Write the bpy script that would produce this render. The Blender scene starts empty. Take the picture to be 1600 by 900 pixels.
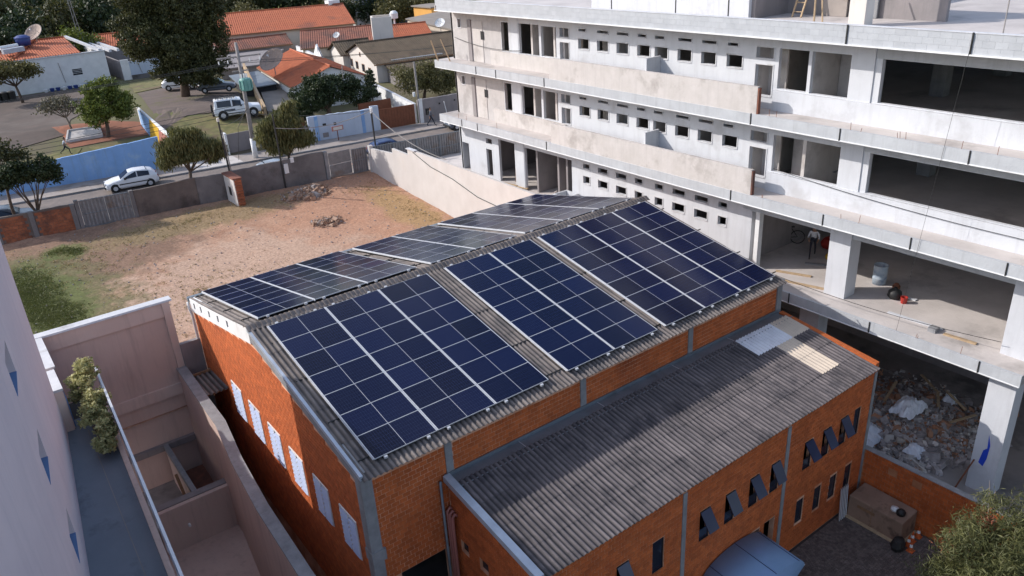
import bpy, bmesh, math, random
import numpy as np
from mathutils import Vector, Matrix
from mathutils.noise import noise as mnoise
random.seed(7); RNG = np.random.default_rng(7)
C = bpy.context.scene.collection
R = math.radians
# ---------------------------------------------------------------- camera
cam = bpy.data.cameras.new('camera'); co = bpy.data.objects.new('camera', cam); C.objects.link(co)
cam.sensor_width = 36.0; cam.lens = 1235.69*36/1600; cam.clip_start = .1; cam.clip_end = 3000
right = Vector((0.79608618, -0.60267483, -0.0550441)); down = Vector((-0.2922915, -0.30325756, -0.90697328)); fwd = Vector((0.52991743, 0.73811781, -0.41757588))
m = Matrix((right, -down, -fwd)).transposed().to_4x4(); m.translation = Vector((-7.2325, -24.42, 21.928)); co.matrix_world = m
bpy.context.scene.camera = co
# ---------------------------------------------------------------- world, sun, exposure
W = bpy.data.worlds.new('World'); bpy.context.scene.world = W; W.use_nodes = True
nt = W.node_tree; bgn = nt.nodes['Background']
sky = nt.nodes.new('ShaderNodeTexSky'); sky.sky_type = 'NISHITA'; sky.sun_disc = False
SUN = Vector((-1.125, 1.1, 1.0)).normalized()
sky.sun_elevation = math.asin(SUN.z); sky.sun_rotation = math.atan2(SUN.x, SUN.y)
sky.air_density = 1.0; sky.dust_density = 1.5; sky.ozone_density = 2.0
# soft broken cloud over the whole sky
tc = nt.nodes.new('ShaderNodeTexCoord'); mp = nt.nodes.new('ShaderNodeMapping'); mp.inputs['Scale'].default_value = (1, 1, 2.2)
nz = nt.nodes.new('ShaderNodeTexNoise'); nz.inputs['Scale'].default_value = 2.6; nz.inputs['Detail'].default_value = 7; nz.inputs['Roughness'].default_value = .58
cr = nt.nodes.new('ShaderNodeValToRGB'); cr.color_ramp.elements[0].position = .50; cr.color_ramp.elements[1].position = .68
cr.color_ramp.elements[0].color = (0, 0, 0, 1); cr.color_ramp.elements[1].color = (.75, .75, .75, 1)
mx = nt.nodes.new('ShaderNodeMix'); mx.data_type = 'RGBA'; mx.inputs['B'].default_value = (7.5, 7.6, 8.2, 1)
nt.links.new(tc.outputs['Generated'], mp.inputs['Vector']); nt.links.new(mp.outputs[0], nz.inputs['Vector']); nt.links.new(nz.outputs[0], cr.inputs[0])
nt.links.new(cr.outputs[0], mx.inputs['Factor']); nt.links.new(sky.outputs[0], mx.inputs['A']); nt.links.new(mx.outputs['Result'], bgn.inputs[0])
bgn.inputs[1].default_value = 0.15
sl = bpy.data.lights.new('sun', 'SUN'); sl.energy = 3.0; sl.angle = R(.55); sl.color = (1, .95, .89)
so = bpy.data.objects.new('sun', sl); C.objects.link(so); so.rotation_euler = SUN.to_track_quat('Z', 'Y').to_euler(); so.location = (0, 0, 60)
vs = bpy.context.scene.view_settings
vs.view_transform = 'Standard'; vs.look = 'None'; vs.exposure = 0.52; vs.gamma = 1; vs.use_curve_mapping = False

# ---------------------------------------------------------------- helpers
def empty(name, loc=(0, 0, 0), rz=0):
    o = bpy.data.objects.new(name, None); C.objects.link(o); o.location = loc; o.rotation_euler = (0, 0, rz); o.empty_display_size = .2
    return o
def tag(o, label=None, cat=None, group=None, kind=None):
    for k, v in (('label', label), ('category', cat), ('group', group), ('kind', kind)):
        if v: o[k] = v
    return o
def thing(name, label, cat, loc=(0, 0, 0), rz=0, group=None): return tag(empty(name, loc, rz), label, cat, group)
def kids(o): return [x for x in C.objects if x.parent == o]
def copy_tree(o, childmap, parent=None):
    c = o.copy(); C.objects.link(c); c.parent = parent
    for ch in childmap.get(o, ()): copy_tree(ch, childmap, c)
    return c
def cmap():
    d = {}
    for x in C.objects:
        if x.parent: d.setdefault(x.parent, []).append(x)
    return d

class MB:
    def __init__(s): s.v = []; s.f = []; s.m = []
    def add(s, vs, fs, mi=0):
        b = len(s.v); s.v += [tuple(p) for p in vs]; s.f += [tuple(i+b for i in f) for f in fs]; s.m += [mi]*len(fs); return s
    def box(s, x0, x1, y0, y1, z0, z1, mi=0):
        return s.add([(x0,y0,z0),(x1,y0,z0),(x1,y1,z0),(x0,y1,z0),(x0,y0,z1),(x1,y0,z1),(x1,y1,z1),(x0,y1,z1)],
                     [(0,3,2,1),(4,5,6,7),(0,1,5,4),(1,2,6,5),(2,3,7,6),(3,0,4,7)], mi)
    def hexa(s, P, mi=0): return s.add(P, [(0,3,2,1),(4,5,6,7),(0,1,5,4),(1,2,6,5),(2,3,7,6),(3,0,4,7)], mi)
    def slab(s, quad, th, mi=0):      # quad (ccw from outside), thickness inwards
        a, b, c, d = map(Vector, quad); n = (b-a).cross(d-a).normalized()*th
        return s.hexa([a-n, b-n, c-n, d-n, a, b, c, d], mi)
    def beam(s, a, b, w, h, up=(0, 0, 1), mi=0):
        a, b = Vector(a), Vector(b); d = (b-a).normalized(); u = Vector(up)
        if abs(d.dot(u)) > .99: u = Vector((0, 1, 0))
        r = d.cross(u).normalized(); u = r.cross(d); r *= w/2; u = u*h/2
        return s.hexa([a-r-u, a+r-u, b+r-u, b-r-u, a-r+u, a+r+u, b+r+u, b-r+u], mi)
    def tube(s, path, rad, n=8, cap=True, mi=0):
        path = [Vector(p) for p in path]; k = len(path)
        if not hasattr(rad, '__len__'): rad = [rad]*k
        t0 = (path[1]-path[0]).normalized(); u = t0.orthogonal().normalized(); b0 = len(s.v)
        for i, p in enumerate(path):
            t = (path[min(i+1, k-1)]-path[max(i-1, 0)])
            if t.length < 1e-9: t = t0
            t.normalize(); u = (u-t*u.dot(t));
            if u.length < 1e-6: u = t.orthogonal()
            u.normalize(); w = t.cross(u)
            for j in range(n):
                a = 2*math.pi*j/n; s.v.append(tuple(p+(u*math.cos(a)+w*math.sin(a))*rad[i]))
        for i in range(k-1):
            for j in range(n):
                a = b0+i*n+j; b = b0+i*n+(j+1) % n; s.f.append((a, b, b+n, a+n)); s.m.append(mi)
        if cap:
            s.f.append(tuple(b0+j for j in range(n))[::-1]); s.f.append(tuple(b0+(k-1)*n+j for j in range(n))); s.m += [mi, mi]
        return s
    def lathe(s, prof, n=16, M=None, mi=0):
        b0 = len(s.v)
        for r, z in prof:
            for j in range(n):
                a = 2*math.pi*j/n; p = Vector((r*math.cos(a), r*math.sin(a), z)); s.v.append(tuple(M @ p if M else p))
        for i in range(len(prof)-1):
            for j in range(n):
                a = b0+i*n+j; b = b0+i*n+(j+1) % n; s.f.append((a, b, b+n, a+n)); s.m.append(mi)
        return s
    def prism(s, poly, d, mi=0):      # polygon of 3d points, extruded by vector d
        n = len(poly); P = [Vector(p) for p in poly]; d = Vector(d)
        return s.add(P+[p+d for p in P], [tuple(range(n))[::-1], tuple(range(n, 2*n))]+[(i, (i+1) % n, (i+1) % n+n, i+n) for i in range(n)], mi)
    def build(s, name, mats, parent=None, loc=None, smooth=False, recalc=True):
        off = Vector((0, 0, 0))
        if loc is not None: off = Vector(loc)
        elif parent is not None:
            q = parent
            while q.parent: q = q.parent
            if q.rotation_euler.z == 0: off = Vector(q.location)
            if getattr(s, 'local', False): off = Vector((0, 0, 0))
        me = bpy.data.meshes.new(name); me.from_pydata([(a-off.x, b-off.y, c-off.z) for a, b, c in s.v], [], s.f)
        if not isinstance(mats, (list, tuple)): mats = [mats]
        for q in mats: me.materials.append(q)
        if len(mats) > 1: me.polygons.foreach_set('material_index', s.m)
        if smooth: me.polygons.foreach_set('use_smooth', [True]*len(s.f))
        if recalc:
            bm = bmesh.new(); bm.from_mesh(me); bmesh.ops.recalc_face_normals(bm, faces=bm.faces); bm.to_mesh(me); bm.free()
        o = bpy.data.objects.new(name, me); C.objects.link(o)
        if parent is not None: o.parent = parent
        if loc is not None: o.location = loc
        return o
def LMB():
    q = MB(); q.local = True; return q
def inst(name, me, parent, M=None, loc=None):
    o = bpy.data.objects.new(name, me); C.objects.link(o); o.parent = parent
    if M is not None: o.matrix_basis = M
    elif loc is not None: o.location = loc
    return o
def bevel(o, w=.01, seg=2):
    b = o.modifiers.new('bevel', 'BEVEL'); b.width = w; b.segments = seg; b.limit_method = 'ANGLE'; return o

# wall with openings. axis 'x': wall plane at constant x, coordinates (a=y, z); axis 'y': constant y, coordinates (a=x, z)
def wall(mb, axis, p0, p1, a0, a1, z0, z1, ops=(), mi=0):
    As = sorted({a0, a1, *[min(max(v, a0), a1) for o in ops for v in o[:2]]}); Zs = sorted({z0, z1, *[min(max(v, z0), z1) for o in ops for v in o[2:4]]})
    def pt(p, a, z): return (p, a, z) if axis == 'x' else (a, p, z)
    def solid(i, j):
        if i < 0 or j < 0 or i >= len(As)-1 or j >= len(Zs)-1: return False
        ca = (As[i]+As[i+1])/2; cz = (Zs[j]+Zs[j+1])/2
        return not any(o[0] < ca < o[1] and o[2] < cz < o[3] for o in ops)
    for i in range(len(As)-1):
        for j in range(len(Zs)-1):
            if not solid(i, j): continue
            A, B, z, y = As[i], As[i+1], Zs[j], Zs[j+1]
            for p in (p0, p1): mb.add([pt(p, A, z), pt(p, B, z), pt(p, B, y), pt(p, A, y)], [(0, 1, 2, 3)], mi)
            for (di, dj, q) in ((-1, 0, [(A, z), (A, y)]), (1, 0, [(B, z), (B, y)]), (0, -1, [(A, z), (B, z)]), (0, 1, [(A, y), (B, y)])):
                if not solid(i+di, j+dj):
                    (a, b), (c, d) = q; mb.add([pt(p0, a, b), pt(p0, c, d), pt(p1, c, d), pt(p1, a, b)], [(0, 1, 2, 3)], mi)
    return mb

# ---------------------------------------------------------------- materials
def N(nt, t, **k):
    n = nt.nodes.new(t)
    for a, b in k.items():
        if a in n.inputs: n.inputs[a].default_value = b
        else: setattr(n, a, b)
    return n
def mat(name, c1, c2=None, scale=1.5, rough=.85, bump=.0, bscale=None, metal=0., stain=None, stscale=.35, stth=.55, streak=None, tint=0., spec=None, coords='pos', stretch=(1, 1, 1), detail=6):
    m = bpy.data.materials.new(name); m.use_nodes = True; nt = m.node_tree; b = nt.nodes['Principled BSDF']; L = nt.links.new
    b.inputs['Roughness'].default_value = rough; b.inputs['Metallic'].default_value = metal
    if spec is not None: b.inputs['Specular IOR Level'].default_value = spec
    if coords == 'pos': g = N(nt, 'ShaderNodeNewGeometry'); vec = g.outputs['Position']
    else: g = N(nt, 'ShaderNodeTexCoord'); vec = g.outputs['Object']
    if stretch != (1, 1, 1):
        mpn = N(nt, 'ShaderNodeMapping', Scale=stretch); L(vec, mpn.inputs[0]); vec2 = mpn.outputs[0]
    else: vec2 = vec
    c2 = c2 or tuple(v*.8 for v in c1)
    n1 = N(nt, 'ShaderNodeTexNoise', Scale=scale, Detail=detail, Roughness=.6); L(vec2, n1.inputs['Vector'])
    r1 = N(nt, 'ShaderNodeValToRGB'); r1.color_ramp.elements[0].position = .32; r1.color_ramp.elements[1].position = .68
    r1.color_ramp.elements[0].color = (*c1, 1); r1.color_ramp.elements[1].color = (*c2, 1); L(n1.outputs[0], r1.inputs[0]); col = r1.outputs[0]
    if stain:
        n2 = N(nt, 'ShaderNodeTexNoise', Scale=stscale, Detail=8, Roughness=.65); L(vec, n2.inputs['Vector'])
        r2 = N(nt, 'ShaderNodeValToRGB'); r2.color_ramp.elements[0].position = stth; r2.color_ramp.elements[1].position = stth+.14
        x = N(nt, 'ShaderNodeMix', data_type='RGBA'); x.inputs['B'].default_value = (*stain, 1); L(n2.outputs[0], r2.inputs[0]); L(r2.outputs[0], x.inputs['Factor']); L(col, x.inputs['A']); col = x.outputs['Result']
    if streak:   # vertical rain streaks
        mq = N(nt, 'ShaderNodeMapping', Scale=(2.2, 2.2, .18)); L(vec, mq.inputs[0])
        n3 = N(nt, 'ShaderNodeTexNoise', Scale=1.6, Detail=5, Roughness=.7); L(mq.outputs[0], n3.inputs['Vector'])
        r3 = N(nt, 'ShaderNodeValToRGB'); r3.color_ramp.elements[0].position = .5; r3.color_ramp.elements[1].position = .8
        r3.color_ramp.elements[1].color = (.6, .6, .6, 1)
        x = N(nt, 'ShaderNodeMix', data_type='RGBA'); x.inputs['B'].default_value = (*streak, 1); L(n3.outputs[0], r3.inputs[0]); L(r3.outputs[0], x.inputs['Factor']); L(col, x.inputs['A']); col = x.outputs['Result']
    if tint:
        oi = N(nt, 'ShaderNodeObjectInfo'); at = N(nt, 'ShaderNodeAttribute', attribute_name='tint')
        ad = N(nt, 'ShaderNodeMath', operation='ADD'); L(oi.outputs['Random'], ad.inputs[0]); L(at.outputs['Fac'], ad.inputs[1])
        fr = N(nt, 'ShaderNodeMath', operation='FRACT'); L(ad.outputs[0], fr.inputs[0])
        mr = N(nt, 'ShaderNodeMapRange'); mr.inputs['To Min'].default_value = 1-tint; mr.inputs['To Max'].default_value = 1+tint; L(fr.outputs[0], mr.inputs[0])
        hs = N(nt, 'ShaderNodeHueSaturation'); L(mr.outputs[0], hs.inputs['Value']); L(col, hs.inputs['Color']); col = hs.outputs[0]
    L(col, b.inputs['Base Color'])
    if bump:
        n4 = N(nt, 'ShaderNodeTexNoise', Scale=bscale or 12, Detail=8, Roughness=.65); L(vec2, n4.inputs['Vector'])
        bp = N(nt, 'ShaderNodeBump', Strength=bump, Distance=.03); L(n4.outputs[0], bp.inputs['Height']); L(bp.outputs[0], b.inputs['Normal'])
    return m
def groove(m, amp, k=.42):  # valleys darker, crests lighter: rib shade and valley dirt put into the colour
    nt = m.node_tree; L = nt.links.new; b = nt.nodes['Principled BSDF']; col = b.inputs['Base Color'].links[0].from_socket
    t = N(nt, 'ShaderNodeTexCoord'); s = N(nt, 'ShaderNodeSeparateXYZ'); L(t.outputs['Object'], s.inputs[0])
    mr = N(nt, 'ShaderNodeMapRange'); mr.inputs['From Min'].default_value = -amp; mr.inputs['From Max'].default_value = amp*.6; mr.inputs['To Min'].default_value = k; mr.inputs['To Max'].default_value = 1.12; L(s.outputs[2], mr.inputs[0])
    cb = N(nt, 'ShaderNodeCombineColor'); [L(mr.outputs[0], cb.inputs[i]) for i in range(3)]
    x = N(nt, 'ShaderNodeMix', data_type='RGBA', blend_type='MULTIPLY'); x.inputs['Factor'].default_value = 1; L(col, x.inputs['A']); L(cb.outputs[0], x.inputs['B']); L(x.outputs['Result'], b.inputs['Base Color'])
def rgb(r, g, b): return tuple((x/255/12.92 if x/255 <= .04045 else ((x/255+.055)/1.055)**2.4) for x in (r, g, b))
M = {}
M['brick'] = mat('brick_orange', (.54, .135, .034), (.42, .095, .022), 6, .9, .5, 30, tint=.16, stain=(.34, .072, .02), stscale=.35, stth=.58, stretch=(1, 1, .45))
M['brick_old'] = mat('weathered_brick', (.36, .125, .06), (.25, .08, .04), 3, .92, .5, 20, tint=.15, stain=(.14, .06, .04), stscale=.8, stth=.5)
M['mortar'] = mat('mortar', (.50, .20, .10), (.82, .50, .34), 1.3, .95, .3, 20, detail=4)
M['mortar_light'] = mat('mortar_light', (.50, .24, .12), (.34, .12, .05), 2, .95, .3, 20)
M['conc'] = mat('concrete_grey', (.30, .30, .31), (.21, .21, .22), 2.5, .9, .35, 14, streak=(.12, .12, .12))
M['conc_white'] = mat('pale_render', (.585, .595, .625), (.525, .535, .565), .9, .9, .3, 10, stain=(.45, .45, .465), stscale=.45, stth=.56, streak=(.42, .42, .435), detail=9)
M['conc_warm'] = mat('raw_render', (.56, .52, .50), (.48, .445, .42), 1.4, .92, .4, 9, stain=(.38, .345, .325), stscale=.7, stth=.53, streak=(.40, .37, .355), detail=9)
M['left_render'] = mat('grey_beige_render', (.50, .47, .46), (.43, .405, .395), 1.8, .92, .5, 7, stain=(.36, .335, .325), stscale=.8, stth=.52, streak=(.36, .34, .33), detail=9)
M['conc_slab'] = mat('slab_edge_concrete', (.47, .485, .505), (.40, .41, .43), 1.2, .9, .3, 12, streak=(.30, .30, .31))
M['block'] = mat('concrete_block', (.46, .475, .50), (.40, .415, .44), 2, .92, .3, 20, tint=.05)
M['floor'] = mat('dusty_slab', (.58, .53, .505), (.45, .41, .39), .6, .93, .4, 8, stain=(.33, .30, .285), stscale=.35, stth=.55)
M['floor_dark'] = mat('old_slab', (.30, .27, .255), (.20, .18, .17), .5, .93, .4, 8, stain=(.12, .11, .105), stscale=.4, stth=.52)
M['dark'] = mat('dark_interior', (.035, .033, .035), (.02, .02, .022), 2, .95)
M['black'] = mat('black', (.012, .012, .013), (.02, .02, .02), 4, .6)
M['tile'] = mat('fibre_cement', (.235, .20, .18), (.125, .105, .10), 2.2, .93, .5, 25, stain=(.10, .09, .09), stscale=.8, stth=.5, tint=.10, stretch=(3, .6, 1))
M['tile_dark'] = mat('fibre_cement_weathered', (.175, .15, .15), (.085, .075, .08), 2.4, .93, .5, 22, stain=(.055, .05, .056), stscale=.9, stth=.52, tint=.12, stretch=(3, .6, 1))
M['tile_white'] = mat('fibreglass_sheet', (.72, .73, .77), (.60, .60, .64), 2, .5, .1)
M['tile_cream'] = mat('aged_fibreglass_sheet', (.60, .50, .40), (.50, .42, .34), 2, .6, .1)
M['metal'] = mat('galvanised_flashing', (.22, .25, .28), (.16, .18, .20), 1.5, .5, .1, metal=.3, stain=(.12, .13, .14), stscale=.8)
M['metal_light'] = mat('light_flashing', (.50, .55, .62), (.38, .42, .48), 1.5, .45, .1, metal=.3)
M['alu'] = mat('aluminium', (.60, .61, .64), (.52, .53, .56), 8, .45, metal=.2)
M['white'] = mat('white_paint', (.78, .78, .78), (.68, .68, .68), 1.5, .8, .1, stain=(.55, .53, .50), stscale=.6, stth=.58)
M['beige'] = mat('pink_beige_render', (.60, .455, .395), (.55, .41, .36), .8, .92, .3, 40, streak=(.31, .23, .20))
M['beige2'] = mat('pink_beige_band', (.64, .50, .44), (.57, .44, .385), .8, .92, .2, 40, streak=(.35, .26, .23))
M['tower'] = mat('lilac_render', (.70, .60, .62), (.63, .54, .57), .5, .9, .2, 30, streak=(.54, .47, .50))
M['coping'] = mat('white_coping', (.60, .60, .62), (.50, .50, .52), 2, .8, .2, stain=(.36, .35, .34), stscale=1.2, stth=.55)
M['bluewall'] = mat('blue_paint', (.12, .22, .42), (.09, .17, .34), 1, .85, .1)
M['terrace'] = mat('terrace_floor', (.175, .20, .235), (.14, .165, .20), .7, .8, .15, 12, stain=(.085, .10, .13), stscale=.6)
M['wood'] = mat('wood', (.30, .17, .09), (.20, .11, .06), 6, .8, .3)
M['plank'] = mat('pale_plank', (.50, .36, .22), (.38, .27, .17), 6, .85, .3)
M['rust'] = mat('brown_gate', (.20, .065, .03), (.15, .05, .022), 3, .7, .1)
M['brown'] = mat('kraft_cover', (.30, .195, .14), (.235, .15, .105), 1.6, .8, .3, 9, stain=(.11, .07, .05), stscale=1.5)
M['pipe'] = mat('pink_pipe', (.42, .17, .14), (.36, .14, .12), 3, .5)
M['awning'] = mat('blue_awning', (.20, .31, .48), (.17, .27, .43), .8, .55, .1, stain=(.20, .29, .50), stscale=1)
M['asphalt'] = mat('asphalt_road', (.22, .18, .16), (.16, .135, .125), 1.3, .93, .3, 25, stain=(.22, .18, .15), stscale=.25, stth=.52)
M['pave'] = mat('pavement', (.36, .31, .28), (.27, .235, .215), .9, .92, .3, 15, stain=(.20, .16, .13), stscale=.5, stth=.52)
M['paver'] = mat('paving_block', (.145, .115, .105), (.095, .075, .07), 3, .9, .3, 20, tint=.28)
M['joint'] = mat('paver_bed', (.05, .042, .038), None, 4, .95)
M['glass'] = mat('dark_glass', (.012, .016, .03), (.02, .025, .04), 2, .08)
M['pane_blue'] = mat('tinted_pane', (.022, .032, .085), (.014, .02, .06), 2, .28)
M['louvre'] = mat('frosted_louvre', (.44, .51, .68), (.36, .43, .62), 3, .3); M['louvre_gap_shade'] = mat('louvre_gap_shade', (.03, .05, .14), None, 3, .4)
M['rubber'] = mat('rubber', (.018, .018, .018), None, 5, .85)
M['carwhite'] = mat('car_white', (.80, .81, .83), (.77, .78, .80), 2, .25)
M['cargrey'] = mat('car_grey', (.10, .12, .15), None, 2, .3)
M['carblue'] = mat('car_blue', (.03, .06, .17), None, 2, .3)
M['carsilver'] = mat('car_silver', (.45, .50, .57), None, 2, .3, metal=.4)
M['redlight'] = mat('tail_lens', (.35, .02, .015), None, 2, .3)
M['bark'] = mat('bark', (.14, .10, .075), (.08, .055, .04), 6, .95, .6)
M['bark_pale'] = mat('pale_bark', (.30, .24, .19), (.18, .14, .11), 6, .95, .5)
M['rubble'] = mat('rubble_grey', (.44, .40, .39), (.23, .20, .19), 3, .95, .6, 14, tint=.3)
M['rubble_red'] = mat('rubble_brick', (.40, .15, .075), (.26, .10, .05), 3, .95, .5, tint=.25)
M['soilheap'] = mat('soil_clods', (.25, .14, .09), (.38, .27, .2), 2, .95, .6, tint=.3); M['rubble_mix'] = mat('rubble_mixed', (.46, .22, .12), (.24, .15, .11), 1.1, .95, .5, tint=.35); M['rubble_pale'] = mat('rubble_pale', (.60, .57, .56), (.42, .36, .30), 1.5, .9, .4, tint=.2)
M['plastic'] = mat('white_plastic', (.74, .75, .80), (.58, .60, .66), 3, .55, .5, 6)
M['roofred'] = mat('clay_roof_tile', (.46, .135, .06), (.34, .09, .04), 2, .9, .4, 10, stain=(.20, .075, .05), stscale=.35, stth=.55)
M['roofold'] = mat('old_clay_tile', (.28, .105, .065), (.17, .07, .05), 1.5, .92, .4, 10, stain=(.10, .055, .045), stscale=.4, stth=.5)
M['roofbrown'] = mat('brown_roof_tile', (.135, .10, .065), (.09, .065, .042), 1.2, .92, .4, 10, stain=(.055, .042, .03), stscale=.3, stth=.55)
M['roofgrey'] = mat('grey_fibre_roof', (.30, .26, .225), (.22, .19, .165), .6, .92, .2)
M['cream'] = mat('cream_render', (.66, .57, .47), (.60, .52, .43), .8, .9, .1)
M['creamwall'] = mat('off_white_render', (.68, .63, .58), (.62, .58, .54), .8, .9, .1, streak=(.5, .46, .42))
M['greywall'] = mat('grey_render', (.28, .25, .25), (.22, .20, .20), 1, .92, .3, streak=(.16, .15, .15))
M['lotwall'] = mat('bare_cement_wall', (.20, .185, .185), (.125, .115, .115), .9, .95, .5, 9, stain=(.085, .075, .07), stscale=.5, stth=.5)
M['lotwall_brown'] = mat('muddy_cement_wall', (.17, .135, .12), (.10, .08, .072), .9, .95, .5, 9, stain=(.07, .055, .05), stscale=.5, stth=.5)
M['whitewall'] = mat('whitewashed_wall', (.56, .53, .51), (.49, .46, .44), .8, .92, .3, 9, stain=(.52, .47, .43), stscale=.3, stth=.56, streak=(.50, .46, .43))
M['skywall'] = mat('pale_blue_wall', (.25, .43, .73), (.20, .35, .62), .9, .9, .15, stain=(.34, .48, .66), stscale=.6, streak=(.22, .28, .36))
M['pale_bluewall'] = mat('very_pale_blue_wall', (.52, .58, .68), (.45, .51, .61), .9, .9, .15, streak=(.38, .42, .48))
M['gate'] = mat('corrugated_metal', (.27, .27, .28), (.19, .19, .20), 3, .55, .1, metal=.3, stain=(.20, .15, .12), stscale=1.2)
M['teal'] = mat('transformer_green', (.16, .36, .32), (.13, .30, .27), 3, .5)
M['pole'] = mat('concrete_pole', (.33, .30, .28), (.24, .22, .21), 3, .9, .2)
M['wire'] = mat('cable', (.03, .03, .03), None, 3, .6)
M['dish'] = mat('mesh_dish', (.33, .23, .18), (.40, .30, .25), 5, .7)
M['blueplastic'] = mat('blue_plastic', (.02, .05, .22), None, 3, .5)
M['skin'] = mat('skin', (.35, .19, .12), None, 3, .6); M['hair'] = mat('hair', (.02, .015, .012), None, 3, .7)
M['navy'] = mat('navy_cloth', (.02, .022, .035), None, 6, .9); M['greencloth'] = mat('green_cloth', (.03, .20, .06), None, 6, .9)
M['whitecloth'] = mat('white_cloth', (.65, .66, .70), None, 6, .9); M['greycloth'] = mat('grey_cloth', (.16, .17, .20), None, 6, .9)
M['redp'] = mat('red_plastic', (.42, .03, .02), None, 3, .5); M['yellow'] = mat('yellow_plastic', (.65, .38, .02), None, 3, .6); M['orangep'] = mat('orange_plastic', (.60, .12, .03), None, 3, .5)
M['drum'] = mat('dusty_drum', (.30, .38, .46), (.48, .50, .52), 3, .8, .2, stain=(.13, .19, .30), stscale=2.5, stth=.5)
M['orangewall'] = mat('orange_render', (.70, .36, .09), (.64, .33, .085), 1, .9)
M['bluepaint'] = mat('blue_spray', (.01, .06, .55), None, 3, .7)

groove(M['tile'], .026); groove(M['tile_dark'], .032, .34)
def leafmat(name, c1, c2, rough=.6):
    m = mat(name, c1, c2, .9, rough); nt = m.node_tree; b = nt.nodes['Principled BSDF']
    at = N(nt, 'ShaderNodeAttribute', attribute_name='tint'); r = [n for n in nt.nodes if n.type == 'VALTORGB'][0]
    nz = [n for n in nt.nodes if n.type == 'TEX_NOISE'][0]
    mxx = N(nt, 'ShaderNodeMath', operation='ADD'); sb = N(nt, 'ShaderNodeMath', operation='MULTIPLY'); sb.inputs[1].default_value = .55
    h = N(nt, 'ShaderNodeMath', operation='MULTIPLY'); h.inputs[1].default_value = .5
    nt.links.new(at.outputs['Fac'], sb.inputs[0]); nt.links.new(nz.outputs[0], h.inputs[0]); nt.links.new(sb.outputs[0], mxx.inputs[0]); nt.links.new(h.outputs[0], mxx.inputs[1]); nt.links.new(mxx.outputs[0], r.inputs[0])
    r.color_ramp.elements[0].position = .15; r.color_ramp.elements[1].position = .75
    b.inputs['Subsurface Weight'].default_value = 0.0
    tr = N(nt, 'ShaderNodeBsdfTranslucent'); ms = N(nt, 'ShaderNodeMixShader'); ms.inputs[0].default_value = .25
    nt.links.new(r.outputs[0], tr.inputs[0]); out = [n for n in nt.nodes if n.type == 'OUTPUT_MATERIAL'][0]
    nt.links.new(b.outputs[0], ms.inputs[1]); nt.links.new(tr.outputs[0], ms.inputs[2]); nt.links.new(ms.outputs[0], out.inputs[0])
    return m
M['leaf_dark'] = leafmat('leaf_dark', (.018, .030, .010), (.10, .095, .028))
M['leaf_green'] = leafmat('leaf_green', (.03, .055, .010), (.19, .22, .035))
M['leaf_olive'] = leafmat('leaf_olive', (.055, .06, .02), (.17, .15, .05))
M['leaf_willow'] = leafmat('leaf_willow', (.045, .06, .02), (.17, .16, .055))
M['leaf_deep'] = leafmat('leaf_deep', (.012, .024, .009), (.04, .06, .018))
M['leaf_pine'] = leafmat('leaf_pine', (.035, .05, .018), (.17, .17, .06))
M['leaf_red'] = leafmat('leaf_red', (.20, .06, .03), (.38, .12, .06))
M['leaf_bush'] = leafmat('leaf_bush', (.16, .17, .05), (.60, .56, .27))
M['leaf_straw'] = leafmat('leaf_straw', (.16, .13, .05), (.34, .27, .12))
M['leaf_lawn'] = leafmat('leaf_lawn', (.05, .065, .018), (.15, .17, .04))
M['leaf_grey'] = leafmat('leaf_grey', (.07, .07, .045), (.17, .15, .10))

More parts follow.
